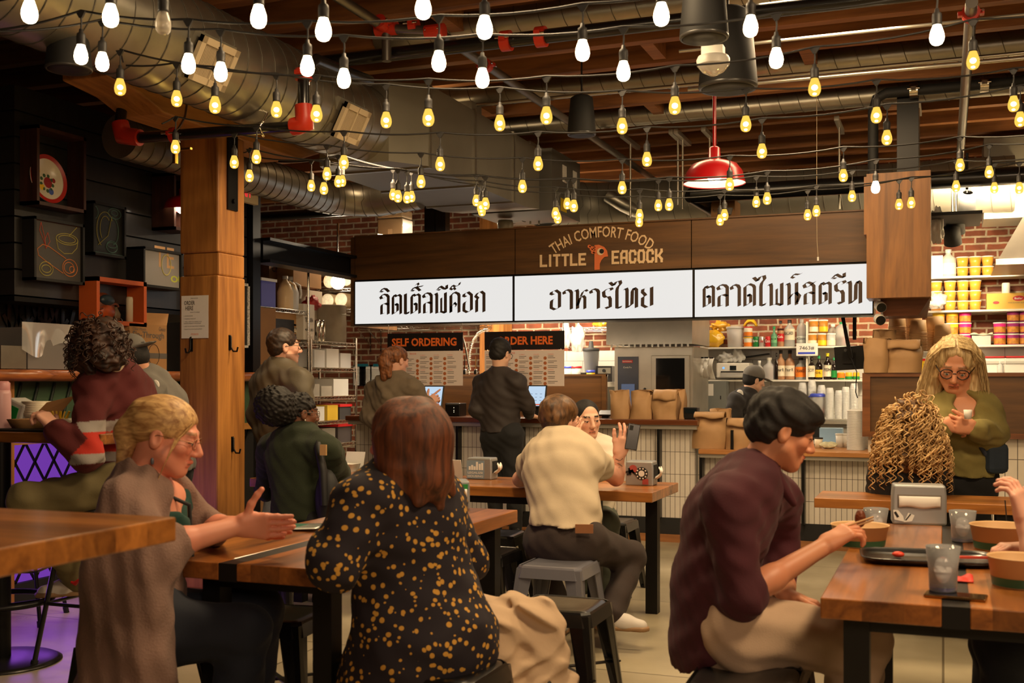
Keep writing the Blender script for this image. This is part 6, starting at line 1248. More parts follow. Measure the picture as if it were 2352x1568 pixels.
def tr(u, v):
    p_ = [(0, .002), (.9, .002), (.96, .012), (1.0, .02), (.985, .022), (.94, .014), (.88, .006), (0, .006)]; i = min(int(u * 7), 6); f = u * 7 - i; s_ = p_[i][0] * (1 - f) + p_[i + 1][0] * f; z = p_[i][1] * (1 - f) + p_[i + 1][1] * f
    an = v * 2 * PI; cx_ = math.copysign(abs(math.cos(an)) ** .4, math.cos(an)); sy_ = math.copysign(abs(math.sin(an)) ** .4, math.sin(an)); return V((a * s_ * cx_, b * s_ * sy_, z))
MB().grid(tr, 7, 48).build('tray', BLACKP, t)
q = onZ(2063, 1278, ZT + .01); t = thing('food_scrap', 'small red food scrap on the black tray', 'food', q); MB().ell((0, 0, .008), .02, .015, .01).build('scrap', M('red_scrap', c(214, 62, 36), .5), t)
q = onZ(2235, 1283, ZT + .026); t = thing('chopsticks', 'red chopsticks lying across the tray edge', 'chopsticks', q); MB().bar((-.1, 0, 0), (.1, .01, .006), .008, .006).build('chopstick', M('red_scrap', c(214, 62, 36), .5), t); MB().bar((-.1, .02, 0), (.1, .022, .006), .008, .006).build('chopstick', MATS['red_scrap'], t)
q = onZ(2195, 1372, ZT + .001); t = thing('phone', 'phone with a gold rim lying under the nearest glass', 'phone', q, -.12); MB().box(-.08, .08, -.037, .037, 0, .009).build('body', M('gold_rim', c(150, 116, 70), .25, .9), t, bevel=.003); MB().box(-.077, .077, -.034, .034, .009, .0095).build('screen', M('phone_glass', c(16, 16, 18), .05), t)
q = onZ(2215, 1330, ZT + .001); t = thing('red_napkin', 'red paper scrap behind the nearest glass', 'napkin', q); MB().grid(lambda a, b: V(((a - .5) * .05, (b - .5) * .12, .003 + .006 * math.sin(a * 6) * math.sin(b * 5))), 6, 8).build('paper', M('red_paper', c(206, 56, 44), .6), t, solid=.002)
# far left bar table goods
t = thing('water_bottle', 'pale pink water bottle at the left edge on the pedestal bar table', 'bottle', (onY(4, 950, fr.y + .16).x, fr.y + .16, ZP)); MB().lathe([(.001, 0), (.042, 0), (.044, .01), (.044, .18), (.04, .2), (.001, .2)], n=28).build('body', M('pink_bottle', c(226, 176, 176), .35), t); MB().lathe([(.04, .2), (.04, .235), (.03, .245), (.001, .245)], n=28).build('cap', M('pink_cap', c(214, 150, 152), .4), t)
t = thing('tray', 'black tray under the takeout food on the pedestal bar table', 'tray', (onY(85, 980, fr.y + .2).x, fr.y + .2, ZP)); MB().box(-.25, .25, -.15, .17, 0, .012).build('tray', BLACKM, t, bevel=.006)
t = thing('takeout_box', 'open brown takeout box with its lid up on the pedestal bar table', 'box', (onY(70, 980, fr.y + .2).x, fr.y + .2, ZP + .012)); MB().lathe([(.085, 0), (.11, .045), (.10, .043), (.08, .004), (.001, .003)], n=4, m=Matrix.Rotation(PI / 4, 4, 'Z')).build('base', CARD, t); MB().add([(-.07, .08, .045), (.085, .08, .045), (.19, .10, .16), (.01, .10, .125)], [(0, 1, 2, 3)]).build('lid', CARD, t, solid=.003)
t = thing('food_tray', 'paper food tray with fries near the elbow of the striped sweater', 'food tray', (onY(138, 980, fr.y + .2).x, fr.y + .2, ZP + .012)); MB().lathe([(.07, 0), (.09, .05), (.085, .05), (.066, .004), (.001, .004)], n=4, m=Matrix.Rotation(PI / 4, 4, 'Z')).build('tray', CREAML, t); 
for k in range(7): MB().bar((-.03 + .01 * k, 0, .03), (-.05 + .018 * k, .01 * (k % 3), .085), .008, .008).build('fry', YEL, t)
t = thing('utensil_caddy', 'white and green container behind the open takeout box', 'container', (onY(40, 930, fr.y + .42).x, fr.y + .42, ZP)); MB().box(-.06, .06, -.06, .06, 0, .15, Matrix.Rotation(.35, 4, 'Y')).build('body', MILKY, t, bevel=.01); MB().box(-.062, .03, -.063, -.06, .02, .12, Matrix.Rotation(.35, 4, 'Y')).build('green_side', col('green_side', 24, 140, 66), t)
for k in range(6): t = thing('paper_boat', 'pale paper food boat in the nested stack on the pedestal bar table', 'food boat', (onY(84, 925, fr.y + .42).x, fr.y + .42, ZP + .05 + k * .012), group='stack of paper food boats'); MB().lathe([(.05, 0), (.075, .03), (.07, .03), (.047, .003), (.001, .003)], n=4, m=Matrix.Rotation(PI / 4, 4, 'Z')).build('boat', CREAML, t)
t = thing('paper_boat_stand', 'clear bin under the stack of paper food boats', 'bin', (onY(84, 925, fr.y + .42).x, fr.y + .42, ZP)); MB().box(-.09, .16, -.06, .06, 0, .048).build('bin', MILKY, t)
# stall shelf goods and framed pieces on the black boards
def wallbox(label, name, cat, px0, pxa, pxb, pyt, pyb, dpt, mat, th=.022):
    X0 = XW + dpt; a = onX(pxa, pyt, X0); b = onX(pxb, pyb, X0); t = thing(name, label, cat, (XW, a.y, b.z)); L_ = b.y - a.y; H_ = a.z - b.z
    for y0, y1, z0, z1 in ((0, th, 0, H_), (L_ - th, L_, 0, H_), (0, L_, 0, th), (0, L_, H_ - th, H_)): MB().box(.002, dpt, y0, y1, z0, z1).build('side', mat, t)
    return t, L_, H_
t, L_, H_ = wallbox('dark wooden shadow box with the painted plate, high on the black boards', 'shadow_box', 'shadow box', 50, 85, 198, 285, 490, .14, DARKW)
ey = thing('enamel_plate', 'enamel plate with a red rim and painted flowers inside the upper shadow box', 'plate', t.location + V((.07, L_ * .34, .025 + .155)))
mm = Matrix.Rotation(PI / 2 - .12, 4, 'Y'); r = .155
MB().lathe([(.001, .0), (r * .72, .0), (r * .8, .012), (r, .022), (r, .026), (r * .8, .018), (r * .72, .006), (.001, .006)], n=44, m=mm).build('plate', M('enamel_cream', c(226, 216, 194), .25), ey); MB().lathe([(r * .84, .022), (r * 1.005, .0285)], n=44, m=mm).build('red_rim', M('enamel_red', c(176, 40, 34), .3), ey)
def dot(u, v, rr, mat, nm_): MB().lathe([(.001, .0085), (rr, .0075)], n=12, m=mm @ Matrix.Translation((u, v, 0))).build(nm_, mat, ey)
random.seed(2)
for u, v, rr, mat in ((.02, .01, .036, M('rose_paint', c(150, 34, 40), .4)), (.055, -.045, .022, YEL), (.075, .03, .022, M('blue_paint', c(66, 92, 170), .4)), (.0, .06, .016, MATS['rose_paint']), (-.045, -.07, .02, YEL)): dot(u, v, rr, mat, 'flower')
for k in range(9): a = k * .7; dot(.025 + .05 * math.cos(a), .0 + .05 * math.sin(a), .012, M('leaf_paint', c(52, 92, 56), .4), 'leaf')
def framed(label, pxa, pxb, pyt, pyb, dpt, bgmat):
    t, L_, H_ = wallbox(label, 'framed_picture', 'picture', 0, pxa, pxb, pyt, pyb, dpt, BLACKM, .018); MB().box(.0, dpt - .02, .01, L_ - .01, .01, H_ - .01).build('panel', bgmat, t); return t, L_, H_, dpt - .019
def neon(t, pts, L_, H_, x, mat, nm_, r=.0028): MB().tube([(x, a * L_, b * H_) for a, b in pts], r, 4).build(nm_, mat, t)
def loop(cx_, cy_, rx, ry, n_=20, a0=0, a1=2 * PI): return [(cx_ + rx * math.cos(a0 + (a1 - a0) * i / n_), cy_ + ry * math.sin(a0 + (a1 - a0) * i / n_)) for i in range(n_ + 1)]
CHB = M('chalk_grey', c(62, 58, 54), .6); N1 = M('line_orange', c(206, 120, 60), .6); N2 = M('line_olive', c(170, 160, 80), .6); N3 = M('line_red', c(176, 72, 52), .6); N4 = M('line_teal', c(90, 130, 120), .6)
t, L_, H_, x = framed('framed drawing of a burrito, chilli and soup bowl on the black boards', 79, 195, 495, 655, .1, CHB)
for pts, mt in ((loop(.68, .72, .22, .09), N2), ([(.46, .72), (.5, .55), (.62, .48), (.78, .5), (.88, .6), (.9, .72)], N2), (loop(.68, .72, .17, .06), N2), ([(.72, .78), (.88, .94)], N2), (loop(.74, .26, .15, .14), N1), ([(.2, .58), (.1, .5), (.12, .4), (.3, .3), (.6, .16)], N1), ([(.2, .58), (.32, .56), (.66, .4)], N1), (loop(.72, .26, .1, .09), N1), (loop(.78, .24, .05, .05), N1), (loop(.27, .2, .13, .11), N2), (loop(.27, .2, .09, .06), N2), ([(.17, .93), (.14, .8), (.2, .68), (.26, .55), (.24, .7), (.2, .82), (.17, .93)], N3), ([(.3, .78), (.24, .66), (.26, .52), (.34, .64), (.3, .78)], N3), ([(.04, .04), (.96, .04)], N3), ([(.04, .96), (.96, .96)], N3)): neon(t, pts, L_, H_, x, mt, 'chalk_line')
t, L_, H_, x = framed('framed drawing of a taco and avocado, higher and farther along the black boards', 215, 290, 460, 595, .08, M('chalk_black', c(34, 38, 36), .6))
for pts, mt in ((loop(.42, .5, .26, .34, 20, .6, 4.2), N2), ([(.2, .2), (.5, .4), (.62, .78)], N2), (loop(.62, .5, .2, .26, 20, -1.4, 1.8), N4), (loop(.62, .2, .17, .11), N4), (loop(.62, .23, .15, .05), N4), (loop(.7, .84, .2, .1), N4), (loop(.7, .85, .1, .05), N4), (loop(.08, .8, .12, .12, 14, -1.5, 1.6), N4), (loop(.42, .52, .16, .24, 16, .8, 4), N2), ([(.05, .06), (.95, .06)], N4)): neon(t, pts, L_, H_, x, mt, 'chalk_line')
t, L_, H_, x = framed('framed grey sign with thin gold letters running behind the timber post', 330, 420, 565, 668, .15, M('sign_grey', c(150, 146, 142), .5)); lt = MB(); text(lt, 'TE', (x, .14, H_ * .55), (0, 1, 0), (0, 0, 1), .22, .15); lt.build('lettering', M('thin_gold', c(206, 160, 110), .4), t); neon(t, loop(.62, .62, .12, .26), L_, H_, x, M('thin_gold2', c(206, 196, 110), .4), 'round_logo', .004); lt = MB(); text(lt, 'OUTP', (x, .32, H_ * .2), (0, 1, 0), (0, 0, 1), .28, .05, .03); lt.build('second_lettering', M('lime_print', c(196, 206, 70), .5), t)
OB = M('orange_crate', c(206, 96, 40), .55, var=.12, vs=6)
t, L_, H_ = wallbox('orange wooden crate box holding a basket and candle under the black boards', 'shadow_box', 'shadow box', 185, 222, 337, 634, 751, .15, OB, .03); ob = t
k = thing('basket', 'painted round basket inside the orange crate box', 'basket', t.location + V((.07, L_ * .3, .031))); MB().ell((0, 0, .095), .05, .1, .095, 24, 14).build('bowl', M('basket_brown', c(120, 60, 34), .5, var=.5, vs=18), k); MB().ell((.035, 0, .06), .03, .075, .05).build('fruit', M('basket_fill', c(176, 76, 30), .4, var=.7, vs=14), k); MB().ell((.035, 0, .135), .03, .07, .04).build('teal_fill', M('basket_dark', c(40, 60, 72), .4, var=.7, vs=14), k); MB().tube([(.045, .1 * math.cos(a * .2), .095 + .02 * math.sin(a * .4)) for a in range(17)], .008, 6).build('handle', M('basket_brown'), k)
k = thing('candle', 'tall pale candle standing at the right in the orange crate box', 'candle', t.location + V((.1, L_ * .76, .031))); MB().lathe([(.001, 0), (.024, 0), (.024, .16), (.02, .175), (.001, .175)], n=18).build('wax', M('candle_wax', c(216, 204, 176), .4), k)
k = thing('vase', 'small dim round vase between the basket and the candle', 'vase', t.location + V((.05, L_ * .58, .031))); MB().lathe([(.001, 0), (.035, .01), (.04, .05), (.02, .09), (.02, .1), (.001, .1)], n=18).build('vase', M('vase_grey', c(110, 90, 66), .5), k)
wallbox('dark wooden shadow box half hidden behind the timber post', 'shadow_box', 'shadow box', 0, 400, 445, 395, 535, .2, DARKW)
def stall(px, z=1.436, X0=-5.32): q = onX(px, 860, X0); return V((q.x, q.y, z))
a, b = stall(297, X0=-5.25), stall(383, X0=-5.25); t = thing('carton', 'brown carton of sip-through lids on the ledge beside the timber post', 'box', a); L_ = b.y - a.y; H_ = .325; 
MB().box(-.14, 0, 0, L_, 0, H_).build('box', CARD, t); MB().add([(-.14, L_ * .45, H_), (0, L_, H_), (-.03, L_ + .06, H_ + .09), (-.16, L_ * .6, H_ + .09)], [(0, 1, 2, 3)]).build('flap', CARD, t, solid=.004); lt = MB(); Yv, Zv = (0, 1, 0), (0, 0, 1)
text(lt, 'Clear Plastic', (.002, L_ * .08, H_ * .86), Yv, Zv, L_ * .36, .02); text(lt, 'Sip-Through', (.002, L_ * .08, H_ * .66), Yv, Zv, L_ * .84, .06, .015); text(lt, 'Lids', (.002, L_ * .08, H_ * .53), Yv, Zv, L_ * .3, .05, .015); text(lt, 'Choice', (.002, L_ * .78, H_ * .87), Yv, Zv, L_ * .18, .03); lt.build('lettering', M('box_print_grey', c(104, 98, 92), .7), t); MB().box(0, .0015, 0, L_, H_ * .26, H_ * .38).build('band', MATS['box_print_grey'], t); MB().tube([(.003, L_ * .64 + .06 * math.cos(i * .33), H_ * .34 + .075 * math.sin(i * .33)) for i in range(20)], .002, 4).build('lid_drawing', INK, t)
a, b = stall(64, X0=-5.3), stall(155, X0=-5.3); t = thing('plastic_box', 'grey translucent box draped with clear plastic on the stall ledge', 'box', a); L_ = b.y - a.y; MB().box(-.25, 0, 0, L_, 0, .26).build('box', M('frosted_grey', c(120, 116, 114), .4), t); MB().grid(lambda u, v: V((.012 + .02 * math.sin(u * 9) * v, -.06 + u * (L_ + .1), .29 - v * (.17 + .05 * math.sin(u * 6)))), 14, 8).build('plastic_sheet', clear('bag_film', (.96, .96, .96, 1), .7, .1), t)
a = stall(2, X0=-5.3); t = thing('metal_box', 'small metal box at the left end of the stall ledge', 'box', a); MB().box(-.2, 0, 0, .2, 0, .14).build('box', GALV, t)
random.seed(12); t = thing('carved_relief', 'dark carved leaf relief in the shadow under the black boards', 'relief', (-5.7, 5.55, 1.45)); mb = MB()
for j in range(4):
    for i in range(7): a0 = .3 + i * .42; c0 = V((0, .12 + j * .16, .05)); mb.bar(c0, c0 + V((0, math.cos(a0) * .28, abs(math.sin(a0)) * .36 + .05)), .03, .012, V((1, 0, 0)))
mb.build('leaves', BLACKP, t); MB().box(-.05, -.01, -.05, .8, 0, .42).build('back', BLACKM, t)
# coat draped on the stool beside the auburn-haired woman
q = onZ(1150, 1440, .5); t = thing('trench_coat', 'beige trench coat slumped over a stool right of the auburn-haired woman', 'coat', (q.x, q.y, 0)); COAT = M('coat_beige', c(186, 158, 128), .85, bump=.1, bs=90); COATQ = (t, COAT)
q9 = (q.x - .02, q.y + .05, 0); dup(st0, q9, .2, 'black metal stool buried under the beige trench coat', SG)
# ================================================================ people: smooth solid modelling
def A(v): return np.array(v, dtype=np.float32)
class S:
    def __init__(s): s.o = []
    def cap(s, a, b, ra, rb=None, k=.02, fl=None): s.o.append(('c', A(a), A(b), ra, ra if rb is None else rb, k, fl)); return s
    def ell(s, c0, r, fr=None, k=.02): s.o.append(('e', A(c0), A(r), fr, k)); return s
    def sub(s, c0, r, fr=None, k=.01): s.o.append(('s', A(c0), A(r), fr, k)); return s
    def cut(s, p, n): s.o.append(('p', A(p), A(n) / np.linalg.norm(A(n)))); return s
    def mesh(s, h, disp=None):
        lo = np.full(3, 1e9); hi = -lo
        for o in s.o:
            if o[0] == 'c':
                m_ = max(o[3], o[4]) + .03; lo = np.minimum(lo, np.minimum(o[1], o[2]) - m_); hi = np.maximum(hi, np.maximum(o[1], o[2]) + m_)
            elif o[0] == 'e': m_ = max(o[2]) + .03; lo = np.minimum(lo, o[1] - m_); hi = np.maximum(hi, o[1] + m_)
        n3 = np.ceil((hi - lo) / h).astype(int) + 1
        ax = [(lo[i] + h * np.arange(n3[i])).astype(np.float32) for i in range(3)]
        F = np.full(n3, .5, np.float32)
        def win(b0, b1):
            sl = [slice(max(0, int((b0[i] - lo[i]) / h)), min(n3[i], int((b1[i] - lo[i]) / h) + 2)) for i in range(3)]
            return tuple(sl), ax[0][sl[0]][:, None, None], ax[1][sl[1]][None, :, None], ax[2][sl[2]][None, None, :]
        def ed(o, X, Y, Z):
            x, y, z = X - o[1][0], Y - o[1][1], Z - o[1][2]; r = o[2]
            if o[3] is not None:
                f = A(o[3]); x, y, z = f[0][0] * x + f[0][1] * y + f[0][2] * z, f[1][0] * x + f[1][1] * y + f[1][2] * z, f[2][0] * x + f[2][1] * y + f[2][2] * z
            q = np.sqrt((x / r[0]) ** 2 + (y / r[1]) ** 2 + (z / r[2]) ** 2) + 1e-6; g = np.sqrt((x / r[0] ** 2) ** 2 + (y / r[1] ** 2) ** 2 + (z / r[2] ** 2) ** 2) + 1e-6
            return q * (q - 1) / g
        for o in s.o:
            if o[0] == 'c':
                _, a, b, ra, rb, k, fl = o; m_ = max(ra, rb) + k + 3 * h
                w, X, Y, Z = win(np.minimum(a, b) - m_, np.maximum(a, b) + m_)
                x, y, z = X - a[0], Y - a[1], Z - a[2]; ab = b - a
                if fl is not None:
                    n_ = A(fl[0]) / np.linalg.norm(A(fl[0])); t = (x * n_[0] + y * n_[1] + z * n_[2]) * (1 / fl[1] - 1); x, y, z = x + n_[0] * t, y + n_[1] * t, z + n_[2] * t; ab = ab + n_ * (ab @ n_) * (1 / fl[1] - 1)
                L2 = max(float(ab @ ab), 1e-9); t = np.clip((x * ab[0] + y * ab[1] + z * ab[2]) / L2, 0, 1)
                d = np.sqrt((x - t * ab[0]) ** 2 + (y - t * ab[1]) ** 2 + (z - t * ab[2]) ** 2) - (ra + (rb - ra) * t)
            elif o[0] == 'e':
                k = o[4]; m_ = max(o[2]) + k + 3 * h; w, X, Y, Z = win(o[1] - m_, o[1] + m_); d = ed(o, X, Y, Z)
            elif o[0] == 's':
                k = o[4]; m_ = max(o[2]) + k + 3 * h; w, X, Y, Z = win(o[1] - m_, o[1] + m_); d = -ed(o, X, Y, Z); f = F[w]; hh = np.clip(k - np.abs(f - d), 0, None) / k; F[w] = np.maximum(f, d) + hh * hh * k * .25; continue
            else:
                X, Y, Z = ax[0][:, None, None], ax[1][None, :, None], ax[2][None, None, :]; F = np.maximum(F, (X - o[1][0]) * o[2][0] + (Y - o[1][1]) * o[2][1] + (Z - o[1][2]) * o[2][2]); continue
            f = F[w]; hh = np.clip(k - np.abs(f - d), 0, None) / k; F[w] = np.minimum(f, d) - hh * hh * k * .25
        if disp is not None:
            I = np.argwhere(np.abs(F) < 5 * h); P = (I * h + lo).astype(np.float32); F[I[:, 0], I[:, 1], I[:, 2]] += disp(P).astype(np.float32)
        for sl in ((0,), (-1,)):
            F[sl[0], :, :] = .5; F[:, sl[0], :] = .5; F[:, :, sl[0]] = .5
        B = F < 0; cnt = np.zeros([n - 1 for n in n3], np.uint8)
        for i in (0, 1):
            for j in (0, 1):
                for k in (0, 1): cnt += B[i:n3[0] - 1 + i, j:n3[1] - 1 + j, k:n3[2] - 1 + k]
        act = (cnt > 0) & (cnt < 8); C_ = np.argwhere(act); idx = np.full(act.shape, -1, np.int64); idx[act] = np.arange(len(C_))
        acc = np.zeros((len(C_), 3)); num = np.zeros(len(C_))
        for a in ((0, 0, 0), (0, 1, 0), (0, 0, 1), (0, 1, 1), (1, 0, 0), (1, 0, 1), (1, 1, 0), (1, 1, 1)):
            for e in range(3):
                if a[e]: continue
                b = list(a); b[e] = 1; fa = F[C_[:, 0] + a[0], C_[:, 1] + a[1], C_[:, 2] + a[2]]; fb = F[C_[:, 0] + b[0], C_[:, 1] + b[1], C_[:, 2] + b[2]]
                mk = (fa < 0) != (fb < 0); t = fa / np.where(mk, fa - fb, 1); p_ = np.tile(np.array(a, float), (len(C_), 1)); p_[:, e] += t; acc[mk] += p_[mk]; num[mk] += 1
        vs = (C_ + acc / num[:, None]) * h + lo; q = []
        for e in range(3):
            u, v = (e + 1) % 3, (e + 2) % 3; s0 = [slice(None)] * 3; s1 = [slice(None)] * 3; s0[e] = slice(0, -1); s1[e] = slice(1, None)
            D = B[tuple(s0)] != B[tuple(s1)]; I = np.argwhere(D); I = I[(I[:, u] > 0) & (I[:, v] > 0) & (I[:, u] < n3[u] - 1) & (I[:, v] < n3[v] - 1)]
            du = np.eye(3, dtype=int)[u]; dv = np.eye(3, dtype=int)[v]; g = lambda J_: idx[J_[:, 0], J_[:, 1], J_[:, 2]]
            qq = np.stack([g(I - du - dv), g(I - dv), g(I), g(I - du)], 1); fl_ = ~B[I[:, 0], I[:, 1], I[:, 2]]; qq[fl_] = qq[fl_][:, ::-1]; q.append(qq)
        q = np.concatenate(q); return vs, q[(q >= 0).all(1)]
def npmesh(name, parts, mat, parent, base, cols=None):
    vs = np.concatenate([p_[0] for p_ in parts]); off = 0; qs = []
    for p_ in parts: qs.append(p_[1] + off); off += len(p_[0])
    q = np.concatenate(qs); me = bpy.data.meshes.new(name); me.vertices.add(len(vs)); me.vertices.foreach_set('co', (vs - np.array(base)).astype(np.float32).ravel())
    me.loops.add(q.size); me.loops.foreach_set('vertex_index', q.astype(np.int32).ravel()); me.polygons.add(len(q)); me.polygons.foreach_set('loop_start', np.arange(0, q.size, 4, dtype=np.int32)); me.polygons.foreach_set('use_smooth', np.ones(len(q), bool)); me.update(calc_edges=True); me.validate()
    if cols is not None:
        at = me.color_attributes.new('Col', 'FLOAT_COLOR', 'POINT'); at.data.foreach_set('color', np.concatenate([np.concatenate(cols), np.ones((len(vs), 1))], 1).astype(np.float32).ravel())
    o = bpy.data.objects.new(name, me); COL.objects.link(o); me.materials.append(mat); o.parent = parent; return o
def wr(amp, f=22, seed=0, ax=(1, 1, 1)):
    ph = np.random.RandomState(seed).rand(6) * 6.28; s_ = A(ax) * f
    def g(P):
        x, y, z = P[:, 0] * s_[0], P[:, 1] * s_[1], P[:, 2] * s_[2]
        return amp * (np.sin(x + 1.3 * np.sin(z * .7 + ph[0]) + ph[1]) * np.sin(z * 1.1 + .8 * np.sin(y + ph[2]) + .5 * x) + .5 * np.sin(1.9 * y + 1.7 * z + ph[3] + np.sin(x)) + .35 * np.sin(2.7 * (x - y) + 3.1 * z + ph[4]))
    return g
SKINM = M('skin', rough=.5, attr='Col', sss=.12); LASH = M('brow_hair', c(60, 42, 30), .7)
def lin(r, g, b): return np.array(c(r, g, b)[:3])
SK_L, SK_M, SK_B, SK_A = lin(222, 168, 144), lin(206, 150, 120), lin(112, 70, 48), lin(226, 180, 152)
def rotv(v, k, a): return V(v) * math.cos(a) + V(k).cross(V(v)) * math.sin(a) + V(k) * (V(k).dot(V(v)) * (1 - math.cos(a)))
def hand_ops(s, w, d, n, side, curl=.35, sz=1, spread=.06, thumb=(.55, .8, .25), curls=None, fk=.004):
    w = V(w); d = V(d).normalized(); n = V(n); n = (n - d * n.dot(d)).normalized(); t = d.cross(n) * side
    s.cap(w - d * .02 * sz, w + d * .03 * sz, .024 * sz, .028 * sz, .02, (n, .72))
    ks = [.031, .0105, -.0105, -.030]
    for i, u in enumerate(ks): s.cap(w + d * .02 * sz + t * u * .6 * sz, w + d * (.086 - .004 * (i == 3) - .003 * (i == 0)) * sz + t * u * sz, .0155 * sz, .0125 * sz, .016)
    s.cap(w + d * .02 * sz + t * .024 * sz, w + d * .05 * sz + t * .03 * sz + n * .008 * sz, .018 * sz, .014 * sz, .015)
    for i, (u, L_) in enumerate(zip(ks, (.076, .084, .078, .06))):
        p_ = w + d * (.088 - .004 * (i == 3)) * sz + t * u * sz; cv = (curls[i] if curls else curl * (1 + .12 * i)); f = (d + t * spread * (1.5 - i)).normalized(); r = .0092 - .0007 * (i == 3)
        for j, (fr_, aa) in enumerate(((.45, .8), (.3, 1.15), (.25, .8))):
            f = rotv(f, d.cross(n).normalized() if False else f.cross(n).normalized(), 0) if False else f
            axr = t * (1 if (t.cross(d)).dot(n) > 0 else -1); f = rotv(f, axr, cv * aa).normalized(); q = p_ + f * L_ * fr_ * sz; s.cap(p_, q, r * sz * (1 - .07 * j), r * sz * (1 - .07 * (j + 1)), fk); p_ = q
    a, b, e = thumb; f = (d * a + t * b + n * e).normalized(); p_ = w + d * .028 * sz + t * .03 * sz
    for L_, r, tw in ((.042, .0125, 0), (.034, .0108, .25), (.022, .0092, .15)):
        f = (f + d * tw).normalized(); q = p_ + f * L_ * sz; s.cap(p_, q, r * sz, r * .93 * sz, .008); p_ = q
def arm_ops(s, e, w, r0=.043, r1=.029): s.cap(e, V(e).lerp(V(w), .35), r0, r0 * 1.02, .02).cap(V(e).lerp(V(w), .3), w, r0 * 1.0, r1, .02)
class Person:
    def __init__(s, label, J, fr, hf, hu=(0, 0, 1), hs=1.0, skin=SK_L, near=False, hands=(), B=1.0, shave=0, lip=None, cat='person', arms=('L', 'R'), brow=(60, 42, 30)):
        s.J = J = {k: V(v) for k, v in J.items()}; s.fr = V(fr).normalized(); s.B = B; s.near = near; s.skin = skin; s.hs = hs
        s.base = V((J['pe'].x, J['pe'].y, 0)); s.root = thing('person', label, cat, s.base)
        y = V(hf).normalized(); z = V(hu); z = (z - y * z.dot(y)).normalized(); x = y.cross(z); s.hx = (x, y, z); s.fr3 = (tuple(x), tuple(y), tuple(z))
        hp = s.hp; q = S()
        q.ell(hp(0, -.012, .03), [u * hs for u in (.074, .094, .083)], s.fr3).ell(hp(0, .022, -.03), [u * hs for u in (.060, .068, .078)], s.fr3, .03).ell(hp(0, .064, -.094), [u * hs for u in (.024, .022, .019)], s.fr3, .03)
        for i in (-1, 1):
            q.cap(hp(i * .048, .012, -.055), hp(i * .016, .06, -.095), .022 * hs, .018 * hs, .025).ell(hp(i * .040, .058, -.022), [u * hs for u in (.024, .022, .02)], s.fr3, .02)
            q.ell(hp(i * .076, -.012, -.008), [u * hs for u in (.010, .020, .032)], s.fr3, .008)
            q.sub(hp(i * .079 + i * .006, -.008, -.004), [u * hs for u in (.006, .010, .018)], s.fr3, .006)
        q.cap(hp(-.034, .079, .024), hp(.034, .079, .024), .012 * hs, None, .016)
        for i in (-1, 1): q.sub(hp(i * .032, .096, .002), [u * hs for u in (.019, .018, .012)], s.fr3, .012).ell(hp(i * .032, .0755, .005), [u * hs for u in (.0165, .0155, .0125)], s.fr3, .003).ell(hp(i * .032, .074, -.006), [u * hs for u in (.0155, .0145, .009)], s.fr3, .003)
        q.cap(hp(0, .086, .016), hp(0, .110, -.030), .0085 * hs, .0125 * hs, .014).ell(hp(.011, .098, -.036), [u * hs for u in (.009, .011, .008)], s.fr3, .008).ell(hp(-.011, .098, -.036), [u * hs for u in (.009, .011, .008)], s.fr3, .008)
        q.cap(hp(-.017, .083, -.064), hp(0, .0915, -.0605), .0062 * hs, .007 * hs, .006).cap(hp(0, .0915, -.0605), hp(.017, .083, -.064), .007 * hs, .0062 * hs, .006).cap(hp(-.015, .083, -.073), hp(.015, .083, -.073), .008 * hs, None, .006)
        q.cap(hp(0, -.022, -.05), J['nb'], .055 * hs, .056 * hs * B, .03).cut(J['nb'] - V((0, 0, .03)), J['nb'] - hp(0, 0, 0))
        parts = [q.mesh(.0042 if near else .0058)]; P = parts[0][0] - np.array(hp(0, 0, 0)); L3 = np.stack([P @ np.array(u) for u in s.hx], 1) / hs; X, Y, Z = np.abs(L3[:, 0]), L3[:, 1], L3[:, 2]
        col = np.tile(skin, (len(P), 1)); lipc = lip if lip is not None else skin * np.array([.86, .58, .56])
        mk = (X < .022) & (Y > .078) & (Z > -.080) & (Z < -.0555); col[mk] = lipc; mk = (X < .021) & (Y > .07) & (np.abs(Z + .0675) < .0022); col[mk] = skin * .22
        mk = (X > .013) & (X < .050) & (Y > .06) & (np.abs(Z - .029 + .10 * np.abs(X - .034)) < .0048); col[mk] = lin(*brow)
        mk = (np.abs(X - .032) < .0155) & (Y > .078) & (np.abs(Z - .0005) < .0020); col[mk] = lin(30, 20, 16)
        ch = np.exp(-((X - .042) ** 2 + (Z + .03) ** 2) / .0006) * (Y > .03); col *= 1 - ch[:, None] * np.array([0, .13, .12])
        if shave: mk = (Z < -.045) & (Y > -.01); col[mk] *= 1 - shave
        cols = [col]
        # trunk and limbs in one coarse solid
        q = S(); s.torso(q, -.012); g = J
        for u in ('L', 'R'):
            if u in arms and 'el' + u in g: q.cap(g['sh' + u], g['el' + u], .047 * B, .040 * B, .02); arm_ops(q, g['el' + u], g['wr' + u], .04 * B, .027 * B)
            if 'kn' + u in g: q.cap(g['hi' + u], g['kn' + u], .075 * B, .05 * B, .03).cap(g['kn' + u], g['an' + u], .05 * B, .034 * B, .02)
        q.cap(J['nb'] - V((0, 0, .02)), J['nb'].lerp(hp(0, -.02, -.05), .3), .052 * hs * B, .052 * hs, .02); pt = q.mesh(.012); parts.append(pt); cols.append(np.tile(skin, (len(pt[0]), 1)))
